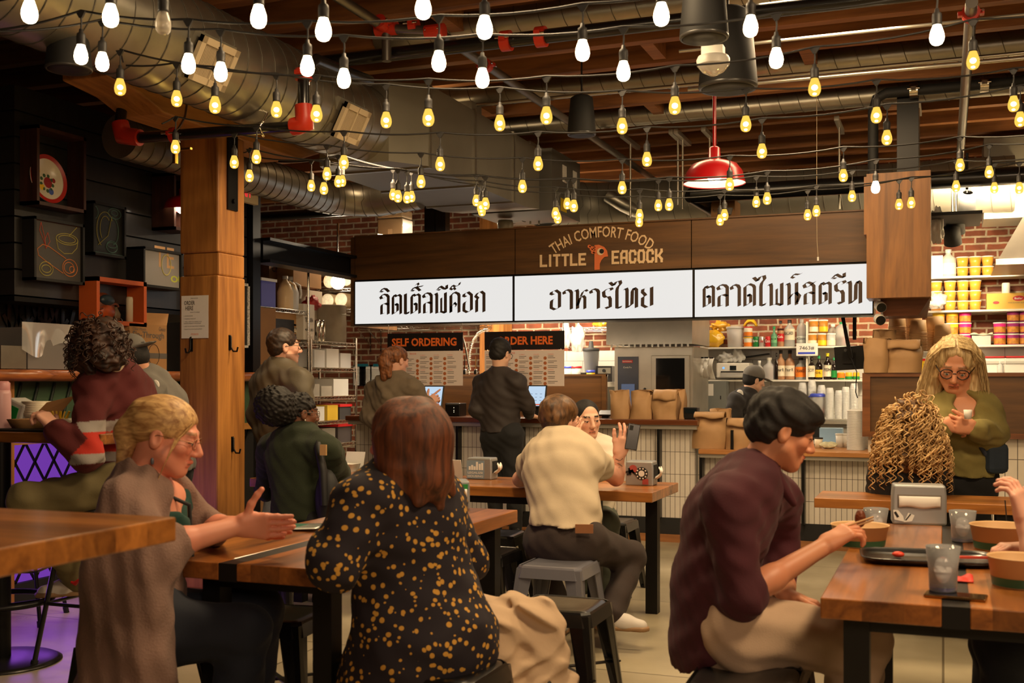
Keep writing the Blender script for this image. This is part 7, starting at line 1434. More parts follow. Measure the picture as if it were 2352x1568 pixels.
        for hd_ in hands:
            q = S(); u = hd_['s']; arm_ops(q, g['el' + u], g['wr' + u], .0405 * B, .0275 * B); kw = {k: v for k, v in hd_.items() if k not in ('s', 'd', 'n')}
            hand_ops(q, g['wr' + u], hd_['d'], hd_['n'], 1 if u == 'R' else -1, **kw); pt = q.mesh(.0036 if near else .0045); parts.append(pt)
            tip = np.linalg.norm(pt[0] - np.array(g['wr' + u]), axis=1); cc = np.tile(skin, (len(pt[0]), 1)); cc *= 1 - np.clip((tip - .08) / .1, 0, 1)[:, None] * np.array([0, .10, .10]); cols.append(cc)
        s.body = npmesh('body', parts, SKINM, s.root, s.base, cols)
    def hp(s, x, y, z): h = s.hs; return s.J['hd'] + s.hx[0] * (x * h) + s.hx[1] * (y * h) + s.hx[2] * (z * h)
    def torso(s, q, f=0, hip=True, bust=0, belly=0):
        J, B, fr = s.J, s.B, s.fr
        q.cap(J['shL'].lerp(J['shR'], .12), J['shR'].lerp(J['shL'], .12), .068 * B + f, None, .05, (fr, .95))
        q.cap(J['nb'] - V((0, 0, .02)), J['shL'].lerp(J['nb'], .35), .05 * B + f, .055 * B + f, .05).cap(J['nb'] - V((0, 0, .02)), J['shR'].lerp(J['nb'], .35), .05 * B + f, .055 * B + f, .05)
        q.cap(J['nb'].lerp(J['ch'], .35), J['ch'], .125 * B + f, .16 * B + f, .06, (fr, .72)).cap(J['ch'], J['wa'], .16 * B + f, .138 * B + f, .06, (fr, .74)).cap(J['wa'], J['pe'], .138 * B + f, .165 * B + f, .06, (fr, .78))
        if bust:
            for i in (-1, 1): q.ell(J['ch'] + fr * .09 * B + fr.cross(V((0, 0, 1))) * (.075 * i * B), [bust + f] * 3, None, .06)
        if belly: q.ell(J['wa'].lerp(J['pe'], .4) + fr * .05, [belly + f] * 3, None, .08)
    def top(s, name, mat, sleeve=1.0, f=.012, hem=None, h=None, amp=.006, fq=24, seed=1, extra=None, arms=('L', 'R'), slv=0, paint=None, hemn=None, bust=0, belly=0, neck=0, label=None):
        q = S(); J = s.J; B = s.B; s.torso(q, f, bust=bust, belly=belly)
        for u in arms:
            if 'el' + u not in J: continue
            e, w = J['el' + u], J['wr' + u]
            if sleeve <= 1: q.cap(J['sh' + u], J['sh' + u].lerp(e, sleeve), .054 * B + f, .05 * B + f + slv, .06)
            else:
                t = sleeve - 1; q.cap(J['sh' + u], e, .054 * B + f, .046 * B + f + slv * .5, .07).cap(e, e.lerp(w, t), .046 * B + f + slv * .5, .034 * B + f + slv, .03)
        if neck: q.cap(J['nb'] - V((0, 0, .01)), J['nb'].lerp(s.hp(0, -.025, -.06), neck), .06 * s.hs * B, .057 * s.hs, .02)
        if extra: extra(q)
        hm = J['pe'] if hem is None else V(hem); q.cut(hm, hemn or (J['pe'] - J['wa']))
        pt = q.mesh(h or (.0065 if s.near else .009), wr(amp, fq, seed)); o = npmesh(name, [pt], mat, s.root, s.base, [paint(pt[0])] if paint else None)
        if label: o['label'] = label
        return o
    def legs(s, name, mat, f=.012, amp=.006, seed=2, h=None, extra=None, cutz=None):
        q = S(); J = s.J; B = s.B; q.cap(J['hiL'], J['hiR'], .105 * B + f, None, .05, (s.fr, .95)).cap(J['pe'], J['wa'].lerp(J['pe'], .75), .15 * B + f, .138 * B + f, .05, (s.fr, .78))
        for u in ('L', 'R'): q.cap(J['hi' + u], J['kn' + u], .09 * B + f, .062 * B + f, .05).cap(J['kn' + u], J['an' + u], .062 * B + f, .046 * B + f, .03)
        if extra: extra(q)
        return npmesh(name, [q.mesh(h or (.0075 if s.near else .01), wr(amp, 20, seed))], mat, s.root, s.base)
    def shoe(s, u, d, mat, sole, sz=1.0):
        a = s.J['an' + u]; d = V(d).normalized(); z0 = a.z - .075; q = S(); hl = V((a.x, a.y, z0)) - d * .05
        q.cap(hl + V((0, 0, .04)), a + V((0, 0, .0)), .042, .043, .03).cap(hl + V((0, 0, .036)), hl + d * .12 + V((0, 0, .036)), .04, .042, .03).cap(hl + d * .12 + V((0, 0, .03)), hl + d * .2 + V((0, 0, .022)), .043, .034, .03).cut((0, 0, z0 + .012), (0, 0, -1))
        o = npmesh('shoe', [q.mesh(.006)], mat, s.root, s.base); q = S(); q.cap(hl + V((0, 0, .01)), hl + d * .2 + V((0, 0, .01)), .046, .044, .03).cut((0, 0, z0), (0, 0, -1)).cut((0, 0, z0 + .024), (0, 0, 1)); npmesh('sole', [q.mesh(.006)], sole, o, s.base)
    def hair(s, mat, ops, disp=None, h=None, name='hair', label=None):
        # ops in head coordinates: ('e', centre, radii[, k]) ('c', a, b, ra, rb[, k]) ('s', centre, radii) ('p', point, normal)
        q = S(); g = s.hp; hs = s.hs
        for o in ops:
            if o[0] == 'e': q.ell(g(*o[1]), [u * hs for u in o[2]], s.fr3, o[3] if len(o) > 3 else .02)
            elif o[0] == 'c': q.cap(g(*o[1]), g(*o[2]), o[3] * hs, o[4] * hs, o[5] if len(o) > 5 else .025)
            elif o[0] == 's': q.sub(g(*o[1]), [u * hs for u in o[2]], s.fr3, .012)
            else: n = s.hx[0] * o[2][0] + s.hx[1] * o[2][1] + s.hx[2] * o[2][2]; q.cut(g(*o[1]), n)
        o = npmesh(name, [q.mesh(h or (.0042 if s.near else .006), disp)], mat, s.root, s.base)
        if label: o['label'] = label
        return o
    def strands(s, paths, r, mat, name='hair_strands', n=4):
        mb = MB()
        for p_ in paths: mb.tube([V(q) - s.base for q in p_], [r * (1 - .6 * i / (len(p_) - 1)) for i in range(len(p_))], n, False)
        return mb.build(name, mat, s.root)
    def glasses(s, mat, rx=.024, rz=.019, wire=.002):
        mb = MB(); g = lambda *a: s.hp(*a) - s.base; hs = s.hs
        for i in (-1, 1): mb.tube([g(i * .033 + rx * math.cos(a * PI / 12), .1 - .006 * abs(math.cos(a * PI / 12)), -.002 + rz * math.sin(a * PI / 12)) for a in range(25)], wire * hs, 6, False); mb.tube([g(i * (.033 + rx), .095, .004), g(i * .08, .04, .006), g(i * .081, -.01, .004), g(i * .08, -.03, -.012)], wire * hs, 6)
        mb.tube([g(-.033 + rx, .1, .002), g(0, .106, .006), g(.033 - rx, .1, .002)], wire * hs, 6); return mb.build('glasses', mat, s.root)
    def eyes(s, iris=(70, 50, 34), dz=-.0035):
        W_ = M('eye_white', c(226, 216, 206), .25); I_ = M('iris_%d_%d' % iris[:2], c(*iris), .2)
        for i in (-1, 1):
            e = MB().ell(s.hp(i * .032, .0775, dz + .003) - s.base, *[.0125 * s.hs] * 3, 14, 10).build('eye', W_, s.root); ce = s.hp(i * .032, .0775, dz + .003); d = (s.hx[1] - s.hx[2] * .15).normalized(); MB().ell(ce + d * .0088 * s.hs - s.base, *[.0062 * s.hs] * 3, 10, 8).build('iris', I_, e)
    def ear_dot(s, i, mat): MB().ell(s.hp(i * .082, -.006, -.04) - s.base, .004, .004, .006, 8, 6).build('earring', mat, s.root)
def hairmat(name, dark, light, vs=(70, 70, 9), rough=.52):
    m = M(name, mixc(dark, light, .5), rough, var=.0); n = m.node_tree.nodes; L = m.node_tree.links; p = n['Principled BSDF']
    tc = n.new('ShaderNodeTexCoord'); mp = n.new('ShaderNodeMapping'); mp.inputs['Scale'].default_value = vs; no = n.new('ShaderNodeTexNoise'); no.inputs['Scale'].default_value = 1; no.inputs['Detail'].default_value = 5; no.inputs['Distortion'].default_value = .6
    L.new(tc.outputs['Object'], mp.inputs[0]); L.new(mp.outputs[0], no.inputs[0]); r = n.new('ShaderNodeValToRGB'); r.color_ramp.elements[0].position = .32; r.color_ramp.elements[0].color = dark; r.color_ramp.elements[1].position = .68; r.color_ramp.elements[1].color = light
    L.new(no.outputs[0], r.inputs[0]); L.new(r.outputs[0], p.inputs['Base Color']); b = n.new('ShaderNodeBump'); b.inputs['Strength'].default_value = .3; b.inputs['Distance'].default_value = .003; L.new(no.outputs[0], b.inputs['Height']); L.new(b.outputs[0], p.inputs['Normal']); return m
def cloth(name, col, rough=.85, var=.12, vs=14, bump=.12, bs=220, sheen=.03): return M(name, col, rough, var=var, vs=vs, bump=bump, bs=bs, sheen=sheen)
def JJ(d0, **k):
    # joints from where they show in the photograph: (px, py[, depth])
    return {n_: W(v[0], v[1], v[2] if len(v) > 2 else d0) for n_, v in k.items()}
def dirv(r, f, u=0): return (RT * r + FW * f + UP * u).normalized()
# --- hair shapes shared by short cuts: cap of hair with the face cut away
def short(th=.012, front=.05, nape=-.06, side=-.015): return [('e', (0, -.014, .036), (.077 + th, .097 + th, .084 + th)), ('e', (0, -.045, -.015), (.07 + th * .6, .06 + th * .5, .06)), ('s', (0, .105, -.045), (.085, .085, .095)), ('s', (.095, .02, -.06), (.04, .06, .05)), ('s', (-.095, .02, -.06), (.04, .06, .05)), ('p', (0, 0, nape), (0, .1, -1))]
# ---------------------------------------------------------------- 1 striped sweater at the far left
J = JJ(5.5, hd=(222, 800, 5.35), nb=(258, 848, 5.45), ch=(268, 940, 5.5), wa=(290, 1045, 5.55), pe=(305, 1115, 5.55), shL=(212, 895, 5.32), shR=(322, 900, 5.7), elL=(200, 1048, 5.18), wrL=(128, 985, 5.2), elR=(345, 1030, 5.8), wrR=(230, 1000, 5.95), hiL=(272, 1122, 5.42), hiR=(325, 1118, 5.68), knL=(62, 1150, 5.2), knR=(120, 1140, 5.6), anL=(178, 1330, 5.5), anR=(215, 1330, 5.75))
p = Person('person hunched on a bar stool in a maroon rugby sweater with red and grey bands', J, dirv(-.7, .7), dirv(-.75, .55, -.35), (0, 0, 1), 1.0, SK_L, True, [dict(s='L', d=dirv(-.75, .2, .75), n=dirv(-.5, .2, -.8), curl=.75, sz=1.1)], 1.04)
zb_ = [EYE - (y - HY) * 5.4 / FPX for y in (963, 987, 1034, 1056)]
J1 = J
def stripes(P):
    z = P[:, 2] + .012 * np.sin(P[:, 0] * 6); cc = np.tile(lin(84, 24, 24), (len(P), 1)); cc[(z < zb_[0]) & (z > zb_[3])] = lin(150, 142, 136); cc[(z < zb_[1]) & (z > zb_[2])] = lin(178, 42, 26); e = np.array(J1['elL']); w = np.array(J1['wrL']); d = (w - e) / np.linalg.norm(w - e); cc[((P - e) @ d > .035) & (np.linalg.norm((P - e) - ((P - e) @ d)[:, None] * d, axis=1) < .09)] = lin(84, 24, 24); return cc
p.top('sweater', M('rugby_knit', rough=.9, attr='Col', bump=.15, bs=260), 1.92, .017, W(310, 1118, 5.55), amp=.007, seed=4, slv=.006, paint=stripes, hemn=(0, 0, -1))
q = S(); q.cap(J['nb'] + V((0, 0, -.02)), J['nb'].lerp(p.hp(0, -.03, -.05), .4), .092, .08, .01); npmesh('collar', [q.mesh(.006)], cloth('collar_cream', c(214, 196, 166)), p.root, p.base)
p.legs('trousers', cloth('olive_trousers', c(104, 92, 58)), .018, .007)
p.shoe('L', dirv(-.7, -.3, 0), M('white_sneaker', c(206, 198, 190), .6), M('gum_sole', c(150, 116, 80), .6)); MB().tube([W(163, 1336, 5.38) - p.base, W(172, 1340, 5.38) - p.base, W(193, 1322, 5.38) - p.base], [.006, .012, .003], 6).build('red_flash', REDLAB, p.root)
HB = hairmat('brown_hair', c(26, 16, 12), c(74, 44, 28), (30, 30, 16)); bl = [('e', (0, -.02, .03), (.105, .125, .105)), ('e', (0, -.07, -.05), (.10, .075, .085)), ('e', (.05, .02, -.05), (.05, .06, .09)), ('e', (-.05, .02, -.05), (.05, .06, .09)), ('e', (.02, -.09, .02), (.08, .06, .08)), ('s', (0, .12, -.05), (.06, .06, .09))]
p.hair(HB, bl, wr(.010, 52, 3)); random.seed(5); pa = []
def curls(p, n_, cen, rad, length, hr, pitch, seed, fallfn, drop=0):
    random.seed(seed); out = []
    for i in range(n_):
        a = random.uniform(0, 2 * PI); b = math.acos(random.uniform(-.35, 1)); dn = p.hx[0] * (math.sin(b) * math.cos(a)) + p.hx[1] * (math.sin(b) * math.sin(a)) + p.hx[2] * math.cos(b); st = p.hp(*cen) + V((dn.x * rad, dn.y * rad, dn.z * rad)); q = fallfn(dn, st)
        if q is None: continue
        dz = random.random() * drop; st = st + V((dn.x, dn.y, 0)) * dz * .35 - V((0, 0, dz))
        pts = []; ph = random.uniform(0, 6.28); L_ = length * random.uniform(.7, 1.15); k = max(6, int(L_ / pitch * 8)); hh = hr * random.uniform(.7, 1.3); v = dn.copy() * .8 + V((0, 0, .1)); pos = st.copy()
        for j in range(k):
            v = (v + V((0, 0, -1)) * (.55 / 8 * pitch / .03) * 1.6).normalized(); pos = pos + v * (L_ / k); x, y, d = frame(v); an = ph + j * 2 * PI / 8; pts.append(pos + (x * math.cos(an) + y * math.sin(an)) * hh * min(1, .3 + j / 8))
        out.append(pts)
    return out
p.strands(curls(p, 130, (0, -.03, .0), .10, .12, .010, .045, 6, lambda d, s_: None if d.dot(p.hx[1]) > .75 else 1), .0042, HB, 'curls')
# ---------------------------------------------------------------- 2 blonde woman in the long cardigan
J = JJ(3.8, hd=(382, 1000, 3.8), nb=(332, 1104, 3.8), ch=(325, 1200, 3.82), wa=(330, 1310, 3.8), pe=(325, 1420, 3.78), shL=(408, 1150, 4.05), shR=(278, 1166, 3.6), elR=(352, 1262, 3.55), wrR=(545, 1208, 3.7), elL=(470, 1215, 4.1), wrL=(565, 1205, 3.86), hiL=(350, 1440, 3.92), hiR=(335, 1450, 3.66), knL=(590, 1400, 4.0), knR=(560, 1450, 3.72), anL=(560, 1740, 3.95), anR=(520, 1800, 3.7))
p = Person('blonde woman with glasses in a long taupe knitted cardigan, gesturing over the table', J, dirv(.9, .3), dirv(.95, .08, -.25), dirv(.2, 0, 1), 1.1, lin(226, 150, 122), True, [dict(s='R', d=dirv(.98, .1, -.02), n=dirv(-.1, .9, .2), curl=.10, sz=1.08, thumb=(.35, 1, .1), spread=-.02), dict(s='L', d=dirv(.95, -.12, -.1), n=dirv(.1, -.9, .3), curl=.16, sz=1.05, thumb=(1, .1, .2), spread=-.02)], 1.1, brow=(176, 128, 92))
CARD_ = cloth('taupe_knit', c(134, 106, 94), .95, .2, 8, .35, 130)
def skirt(q): q.cap(W(292, 1290, 3.56), W(275, 1760, 3.48), .14, .155, .08, (FW, .7)).cap(W(335, 1330, 3.5), W(325, 1700, 3.44), .07, .085, .06)
def kn(P): return .0035 * np.sin((P[:, 0] * RT.x + P[:, 1] * RT.y) * 95 + P[:, 2] * 22) + wr(.006, 18, 6)(P)
o = p.top('cardigan', CARD_, 1.22, .030, W(290, 1770, 3.6), amp=.0, extra=skirt, slv=.03, hemn=(0, 0, -1)); bpy.data.objects.remove(o)
q = S(); p.torso(q, .014)
for u in 'LR': q.cap(J['sh' + u], J['el' + u], .072, .068, .05).cap(J['el' + u], J['el' + u].lerp(J['wr' + u], .28), .07, .062, .03)
skirt(q); q.sub(J['ch'].lerp(J['nb'], .45) + p.fr * .17, (.14, .13, .26), None, .03).sub(J['nb'] + V((0, 0, .055)) + p.fr * .03, (.105, .105, .10), None, .02).cut(W(290, 1770, 3.6), (0, 0, -1)); npmesh('cardigan', [q.mesh(.0065, kn)], CARD_, p.root, p.base)
p.top('green_top', cloth('dark_green_top', c(20, 62, 54)), .3, -.002, hem=W(330, 1400, 3.8), extra=lambda q: q.sub(J['nb'] + p.fr * .09 + V((0, 0, .03)), (.14, .16, .17), None, .02), bust=.055)
p.legs('trousers', cloth('navy_trousers', c(24, 30, 44)), .02)
BL = hairmat('blonde_hair', c(150, 104, 58), c(226, 184, 122), (16, 60, 60)); p.hair(BL, [('e', (0, -.016, .038), (.083, .103, .086)), ('e', (0, -.06, .02), (.068, .06, .066)), ('c', (0, -.095, .06), (.0, -.12, -.02), .03, .036), ('c', (0, -.115, -.01), (.01, -.10, -.13), .034, .02), ('s', (0, .115, -.04), (.084, .08, .108)), ('s', (.1, .035, -.05), (.045, .055, .06)), ('s', (-.1, .035, -.05), (.045, .055, .06))], None)
random.seed(8); pa = []
for i in range(10): pa.append([p.hp(.05, .075, .06), p.hp(.082, .06, .02), p.hp(.09, .045, -.03 + .004 * i), p.hp(.086 + .002 * i, .03, -.09 - .004 * i)])
p.strands(pa, .0024, BL); p.glasses(M('thin_gold_frame', c(150, 110, 80), .3, .8), .023, .017, .0013); p.eyes((60, 80, 100)); MB().ell(p.hp(.085, -.004, -.075) - p.base, .006, .006, .012).build('earring', M('grey_earring', c(90, 90, 100), .4), p.root)
MB().tube([J['nb'] + dirv(-.1, -.5) * .075 - p.base, J['nb'] + dirv(.6, -.5) * .085 + V((0, 0, -.03)) - p.base, J['ch'] + p.fr * .17 - dirv(0, 1) * .05 + V((0, 0, .06)) - p.base, J['wa'] + p.fr * .16 - p.base], .008, 6).build('lanyard', M('black_strap', c(30, 28, 28), .6), p.root)
# ---------------------------------------------------------------- 3 auburn-haired woman in the dotted dress
J = JJ(3.6, hd=(926, 1012, 3.55), nb=(928, 1105, 3.6), ch=(925, 1215, 3.6), wa=(952, 1345, 3.62), pe=(978, 1470, 3.6), shL=(825, 1160, 3.42), shR=(1015, 1160, 3.78), elL=(768, 1290, 3.36), wrL=(795, 1250, 3.68), elR=(1060, 1290, 3.86), wrR=(960, 1262, 4.0), hiL=(930, 1500, 3.48), hiR=(1030, 1500, 3.7), knL=(830, 1540, 3.7), knR=(930, 1540, 3.95), anL=(850, 1800, 3.7), anR=(930, 1780, 3.95))
p = Person('auburn-haired woman seen from behind in a dark dress dotted with mustard sprigs', J, dirv(-.55, .84), dirv(-.86, .5, -.02), (0, 0, 1), 1.06, lin(226, 150, 122), True, [dict(s='L', d=dirv(.2, .9, .2), n=dirv(0, 0, -1))], 1.18)
m, n, L, pr_ = nt('dotted_dress'); tc = n.new('ShaderNodeTexCoord'); no = n.new('ShaderNodeTexNoise'); no.inputs['Scale'].default_value = 9; vm = n.new('ShaderNodeVectorMath'); vm.operation = 'MULTIPLY_ADD'; vm.inputs[1].default_value = (.03, .03, .03); L.new(tc.outputs['Object'], no.inputs[0]); L.new(no.outputs['Color'], vm.inputs[0]); L.new(tc.outputs['Object'], vm.inputs[2]); fa_ = None
for sc_, th_ in ((36, .30), (24, .17)):
    v_ = n.new('ShaderNodeTexVoronoi'); v_.inputs['Scale'].default_value = sc_; L.new(vm.outputs[0], v_.inputs['Vector']); mt = n.new('ShaderNodeMath'); mt.operation = 'LESS_THAN'; mt.inputs[1].default_value = th_; L.new(v_.outputs['Distance'], mt.inputs[0])
    if fa_ is None: fa_ = mt.outputs[0]
    else: mx_ = n.new('ShaderNodeMath'); mx_.operation = 'MAXIMUM'; L.new(fa_, mx_.inputs[0]); L.new(mt.outputs[0], mx_.inputs[1]); fa_ = mx_.outputs[0]
mx = n.new('ShaderNodeMixRGB'); mx.inputs[1].default_value = c(28, 20, 30); mx.inputs[2].default_value = c(200, 148, 58); L.new(fa_, mx.inputs[0]); L.new(mx.outputs[0], pr_.inputs['Base Color']); pr_.inputs['Roughness'].default_value = .85; DOT = m
def dress(q): q.cap(J['wa'], W(985, 1470, 3.6), .165, .222, .08, (p.fr, .85)).cap(W(960, 1480, 3.58), W(900, 1720, 3.6), .20, .26, .1, (p.fr, .8)).cap(W(920, 1500, 3.6), W(850, 1560, 3.75), .14, .12, .08)
q = S(); p.torso(q, .02)
for u in 'LR': q.cap(J['sh' + u], J['el' + u], .078, .085, .06).cap(J['el' + u], J['el' + u].lerp(J['wr' + u], .5), .078, .06, .04)
dress(q); q.cut(W(900, 1690, 3.6), (0, 0, -1)); npmesh('dress', [q.mesh(.0068, lambda P: wr(.005, 20, 9)(P))], DOT, p.root, p.base)
AU = hairmat('auburn_hair', c(58, 28, 14), c(120, 64, 34), (60, 60, 7), .6)
p.hair(AU, [('e', (0, -.018, .03), (.102, .120, .105)), ('c', (.0, -.06, .0), (.0, -.075, -.10), .10, .085, .05), ('c', (-.04, -.08, -.1), (-.05, -.09, -.17), .05, .022), ('c', (.02, -.1, -.1), (.025, -.11, -.19), .05, .02), ('c', (.07, -.06, -.08), (.085, -.06, -.175), .045, .02), ('c', (-.08, -.03, -.08), (-.085, -.03, -.155), .04, .02), ('c', (.065, -.01, .0), (.075, -.03, -.13), .05, .045, .04), ('c', (-.065, -.01, .0), (-.07, -.01, -.12), .05, .04, .04), ('c', (.06, -.08, -.08), (.10, -.1, -.155), .05, .02), ('s', (0, .125, -.05), (.075, .075, .12))], wr(.005, 30, 5, (1, 1, .4)))
# ---------------------------------------------------------------- 4 man in the grey jacket
J = JJ(7.7, hd=(652, 797, 7.7), nb=(642, 846, 7.7), ch=(645, 905, 7.7), wa=(648, 975, 7.7), pe=(655, 1040, 7.7), shL=(600, 880, 7.85), shR=(692, 880, 7.5), elL=(592, 960, 7.8), wrL=(610, 1010, 7.7), elR=(704, 950, 7.45), wrR=(712, 990, 7.6), hiL=(635, 1045, 7.8), hiR=(675, 1045, 7.6), knL=(632, 1190, 7.75), knR=(680, 1190, 7.6), anL=(630, 1310, 7.8), anR=(682, 1310, 7.65))
p = Person('tall bearded man with glasses in an olive-grey jacket waiting by the post', J, dirv(.45, .88), dirv(.86, .45, .05), (0, 0, 1), 1.06, SK_L, False, (), 1.06, .5)
JK = cloth('olive_grey_jacket', c(84, 76, 60), .6, .1); p.top('jacket', JK, 2.0, .02, hem=W(655, 1060, 7.7), amp=.008, fq=20, seed=7, neck=.3, hemn=(0, 0, -1)); p.legs('jeans', cloth('pale_jeans', c(140, 150, 164)))
DB = hairmat('dark_brown_hair', c(22, 15, 11), c(62, 42, 28), (60, 60, 60)); p.hair(DB, [('e', (0, -.014, .04), (.08, .1, .088)), ('e', (0, -.05, -.01), (.072, .056, .055)), ('s', (0, .108, -.035), (.09, .08, .095)), ('s', (.1, .03, -.06), (.045, .06, .06)), ('s', (-.1, .03, -.06), (.045, .06, .06)), ('p', (0, 0, -.06), (0, .1, -1))], wr(.002, 80, 1)); p.glasses(BLACKM, .024, .018)
# ---------------------------------------------------------------- 5 woman in the dark green sweater
J = JJ(6.7, hd=(690, 948, 6.7), nb=(682, 1000, 6.7), ch=(685, 1060, 6.65), wa=(692, 1135, 6.6), pe=(695, 1200, 6.6), shL=(622, 1035, 6.85), shR=(752, 1035, 6.5), elL=(615, 1120, 7.0), wrL=(650, 1100, 7.2), elR=(775, 1092, 6.75), wrR=(770, 1085, 7.1), hiL=(670, 1210, 6.7), hiR=(730, 1210, 6.55), knL=(660, 1230, 7.0), knR=(740, 1230, 6.95), anL=(660, 1390, 7.0), anR=(740, 1390, 6.95))
p = Person('woman with a big dark puff of hair in a dark green sweater, seated from behind', J, dirv(.35, .93), dirv(.8, .58, -.08), (0, 0, 1), 1.04, SK_B, False, (), 1.08)
p.top('sweater', cloth('dark_green_knit', c(38, 46, 28), .95, .15, 10, .3, 240), 1.9, .024, hem=W(695, 1190, 6.6), seed=3, hemn=(0, 0, -1)); p.legs('trousers', cloth('black_trousers', c(22, 22, 24)))
BK = hairmat('black_hair', c(8, 6, 5), c(24, 17, 14), (90, 90, 90), .7); p.hair(BK, [('e', (0, -.016, .035), (.082, .1, .084)), ('s', (0, .112, -.045), (.085, .085, .1)), ('s', (.095, .03, -.06), (.04, .06, .05)), ('s', (-.095, .03, -.06), (.04, .06, .05)), ('e', (0, -.16, .03), (.125, .115, .115)), ('e', (0, -.1, .0), (.09, .07, .08))], wr(.006, 110, 4)); p.glasses(M('clear_frame', c(120, 100, 90), .3), .024, .018); p.ear_dot(1, M('pearl', c(230, 220, 200), .2))
mb = MB(); mb.tube([J['shR'] + V((-.06, .02, .085)) - p.base, J['shR'] + dirv(-.1, -1) * .10 + V((-.03, 0, .03)) - p.base, W(742, 1080, 6.36) - p.base, W(745, 1160, 6.36) - p.base], [.022, .024, .024, .022], 6); mb.build('bag_strap', M('black_nylon', c(24, 24, 26), .6), p.root); MB().box(-.02, .02, -.012, .0, -.03, .03).build('buckle', M('buckle_tan', c(190, 150, 100), .5), p.root, W(744, 1033, 6.34) - p.base)
MB().ell((0, 0, 0), .075, .06, .17).build('shoulder_bag', MATS['black_nylon'], p.root, W(752, 1145, 6.42) - p.base)
# ---------------------------------------------------------------- 6 woman in the hooded sweatshirt
J = JJ(9.95, hd=(912, 828, 9.95), nb=(905, 872, 9.95), ch=(905, 925, 9.95), wa=(908, 980, 9.95), pe=(910, 1025, 9.95), shL=(862, 898, 10.1), shR=(950, 898, 9.85), elL=(848, 955, 10.0), wrL=(875, 980, 9.8), elR=(972, 945, 9.9), wrR=(982, 926, 9.92), hiL=(895, 1030, 10), hiR=(925, 1030, 9.9), knL=(895, 1130, 10), knR=(925, 1130, 9.9), anL=(895, 1206, 10), anR=(925, 1206, 9.9))
p = Person('woman with a ponytail in a grey hooded sweatshirt ordering at the first kiosk', J, dirv(.4, .9), dirv(.72, .68, -.12), (0, 0, 1), 1.06, SK_L, False, [dict(s='R', d=dirv(.7, .3, .5), n=dirv(.3, .8, 0), curls=[.05, .8, .9, .9], sz=1.05)], 1.12)
HD = cloth('grey_brown_fleece', c(112, 98, 80), .95); p.top('sweatshirt', HD, 1.9, .03, hem=W(910, 1040, 9.95), amp=.008, seed=8, hemn=(0, 0, -1), neck=.25, extra=lambda q: [q.cap(J['nb'] - p.fr * .055 + V((0, 0, -.0)) + RT * .1, J['nb'] - p.fr * .13 + V((0, 0, -.13)), .042, .048, .03), q.cap(J['nb'] - p.fr * .055 - RT * .1, J['nb'] - p.fr * .13 + V((0, 0, -.13)), .042, .048, .03)])
p.legs('trousers', MATS['black_trousers']); HO = hairmat('honey_brown_hair', c(66, 36, 18), c(150, 92, 50), (60, 60, 14)); p.hair(HO, [('e', (0, -.016, .036), (.084, .104, .088)), ('s', (0, .112, -.045), (.085, .085, .1)), ('s', (.095, .03, -.05), (.035, .06, .06)), ('c', (0, -.115, .05), (0, -.135, -.02), .04, .05), ('c', (0, -.135, -.02), (0, -.115, -.16), .052, .03), ('c', (.04, -.11, -.05), (.045, -.10, -.14), .03, .02)], wr(.003, 60, 7))
# ---------------------------------------------------------------- 7 man in the dark shirt
J = JJ(9.6, hd=(1150, 812, 9.6), nb=(1148, 858, 9.6), ch=(1148, 905, 9.6), wa=(1150, 955, 9.6), pe=(1150, 995, 9.6), shL=(1105, 882, 9.75), shR=(1190, 882, 9.5), elL=(1094, 940, 9.6), wrL=(1118, 962, 9.9), elR=(1212, 930, 9.55), wrR=(1216, 953, 9.78), hiL=(1135, 1000, 9.65), hiR=(1172, 1000, 9.55), knL=(1137, 1110, 9.65), knR=(1180, 1110, 9.55), anL=(1138, 1212, 9.7), anR=(1184, 1212, 9.6))
p = Person('dark-haired man in a black shirt and trousers standing at the order counter', J, dirv(.25, .95), dirv(.55, .8, -.2), (0, 0, 1), 1.02, SK_A, False, [dict(s='R', d=dirv(.8, .6, -.25), n=dirv(0, 0, -1), curl=.3)], 1.0)
p.top('shirt', cloth('charcoal_shirt', c(44, 35, 32), .7), 1.92, .016, hem=W(1150, 992, 9.6), seed=5, hemn=(0, 0, -1), neck=.35); p.legs('trousers', MATS['black_trousers'], .014)
p.hair(BK, [('e', (0, -.014, .045), (.086, .104, .09)), ('e', (0, -.05, -.015), (.076, .06, .06)), ('s', (0, .108, -.04), (.085, .08, .09)), ('s', (.098, .025, -.05), (.038, .055, .05)), ('s', (-.098, .025, -.05), (.038, .055, .05)), ('p', (0, 0, -.065), (0, .1, -1))], wr(.0025, 70, 3)); p.glasses(BLACKM)
for u in 'LR': p.shoe(u, dirv(.1, 1, 0), BLACKP, BLACKM)
# ---------------------------------------------------------------- 8 person in the beige shirt
J = JJ(5.9, hd=(1285, 962, 6.05), nb=(1285, 1018, 5.98), ch=(1288, 1085, 5.9), wa=(1298, 1168, 5.82), pe=(1298, 1235, 5.78), shL=(1236, 1052, 6.05), shR=(1348, 1054, 5.9), elL=(1195, 1100, 6.3), wrL=(1262, 1095, 6.55), elR=(1415, 1098, 6.28), wrR=(1422, 1046, 6.22), hiL=(1258, 1245, 5.85), hiR=(1340, 1245, 5.75), knL=(1240, 1262, 6.2), knR=(1448, 1278, 5.95), anL=(1290, 1418, 6.05), anR=(1405, 1410, 5.72))
p = Person('short-haired person in a beige t-shirt leaning on the table with a raised phone', J, dirv(.2, .97, -.15), dirv(.62, .74, -.12), (0, 0, 1), 1.04, SK_L, False, [dict(s='R', d=dirv(.35, -.1, .93), n=dirv(-.35, .9, .1), curl=.32, sz=1.1, spread=.14, thumb=(.9, .5, .2))], 1.06)
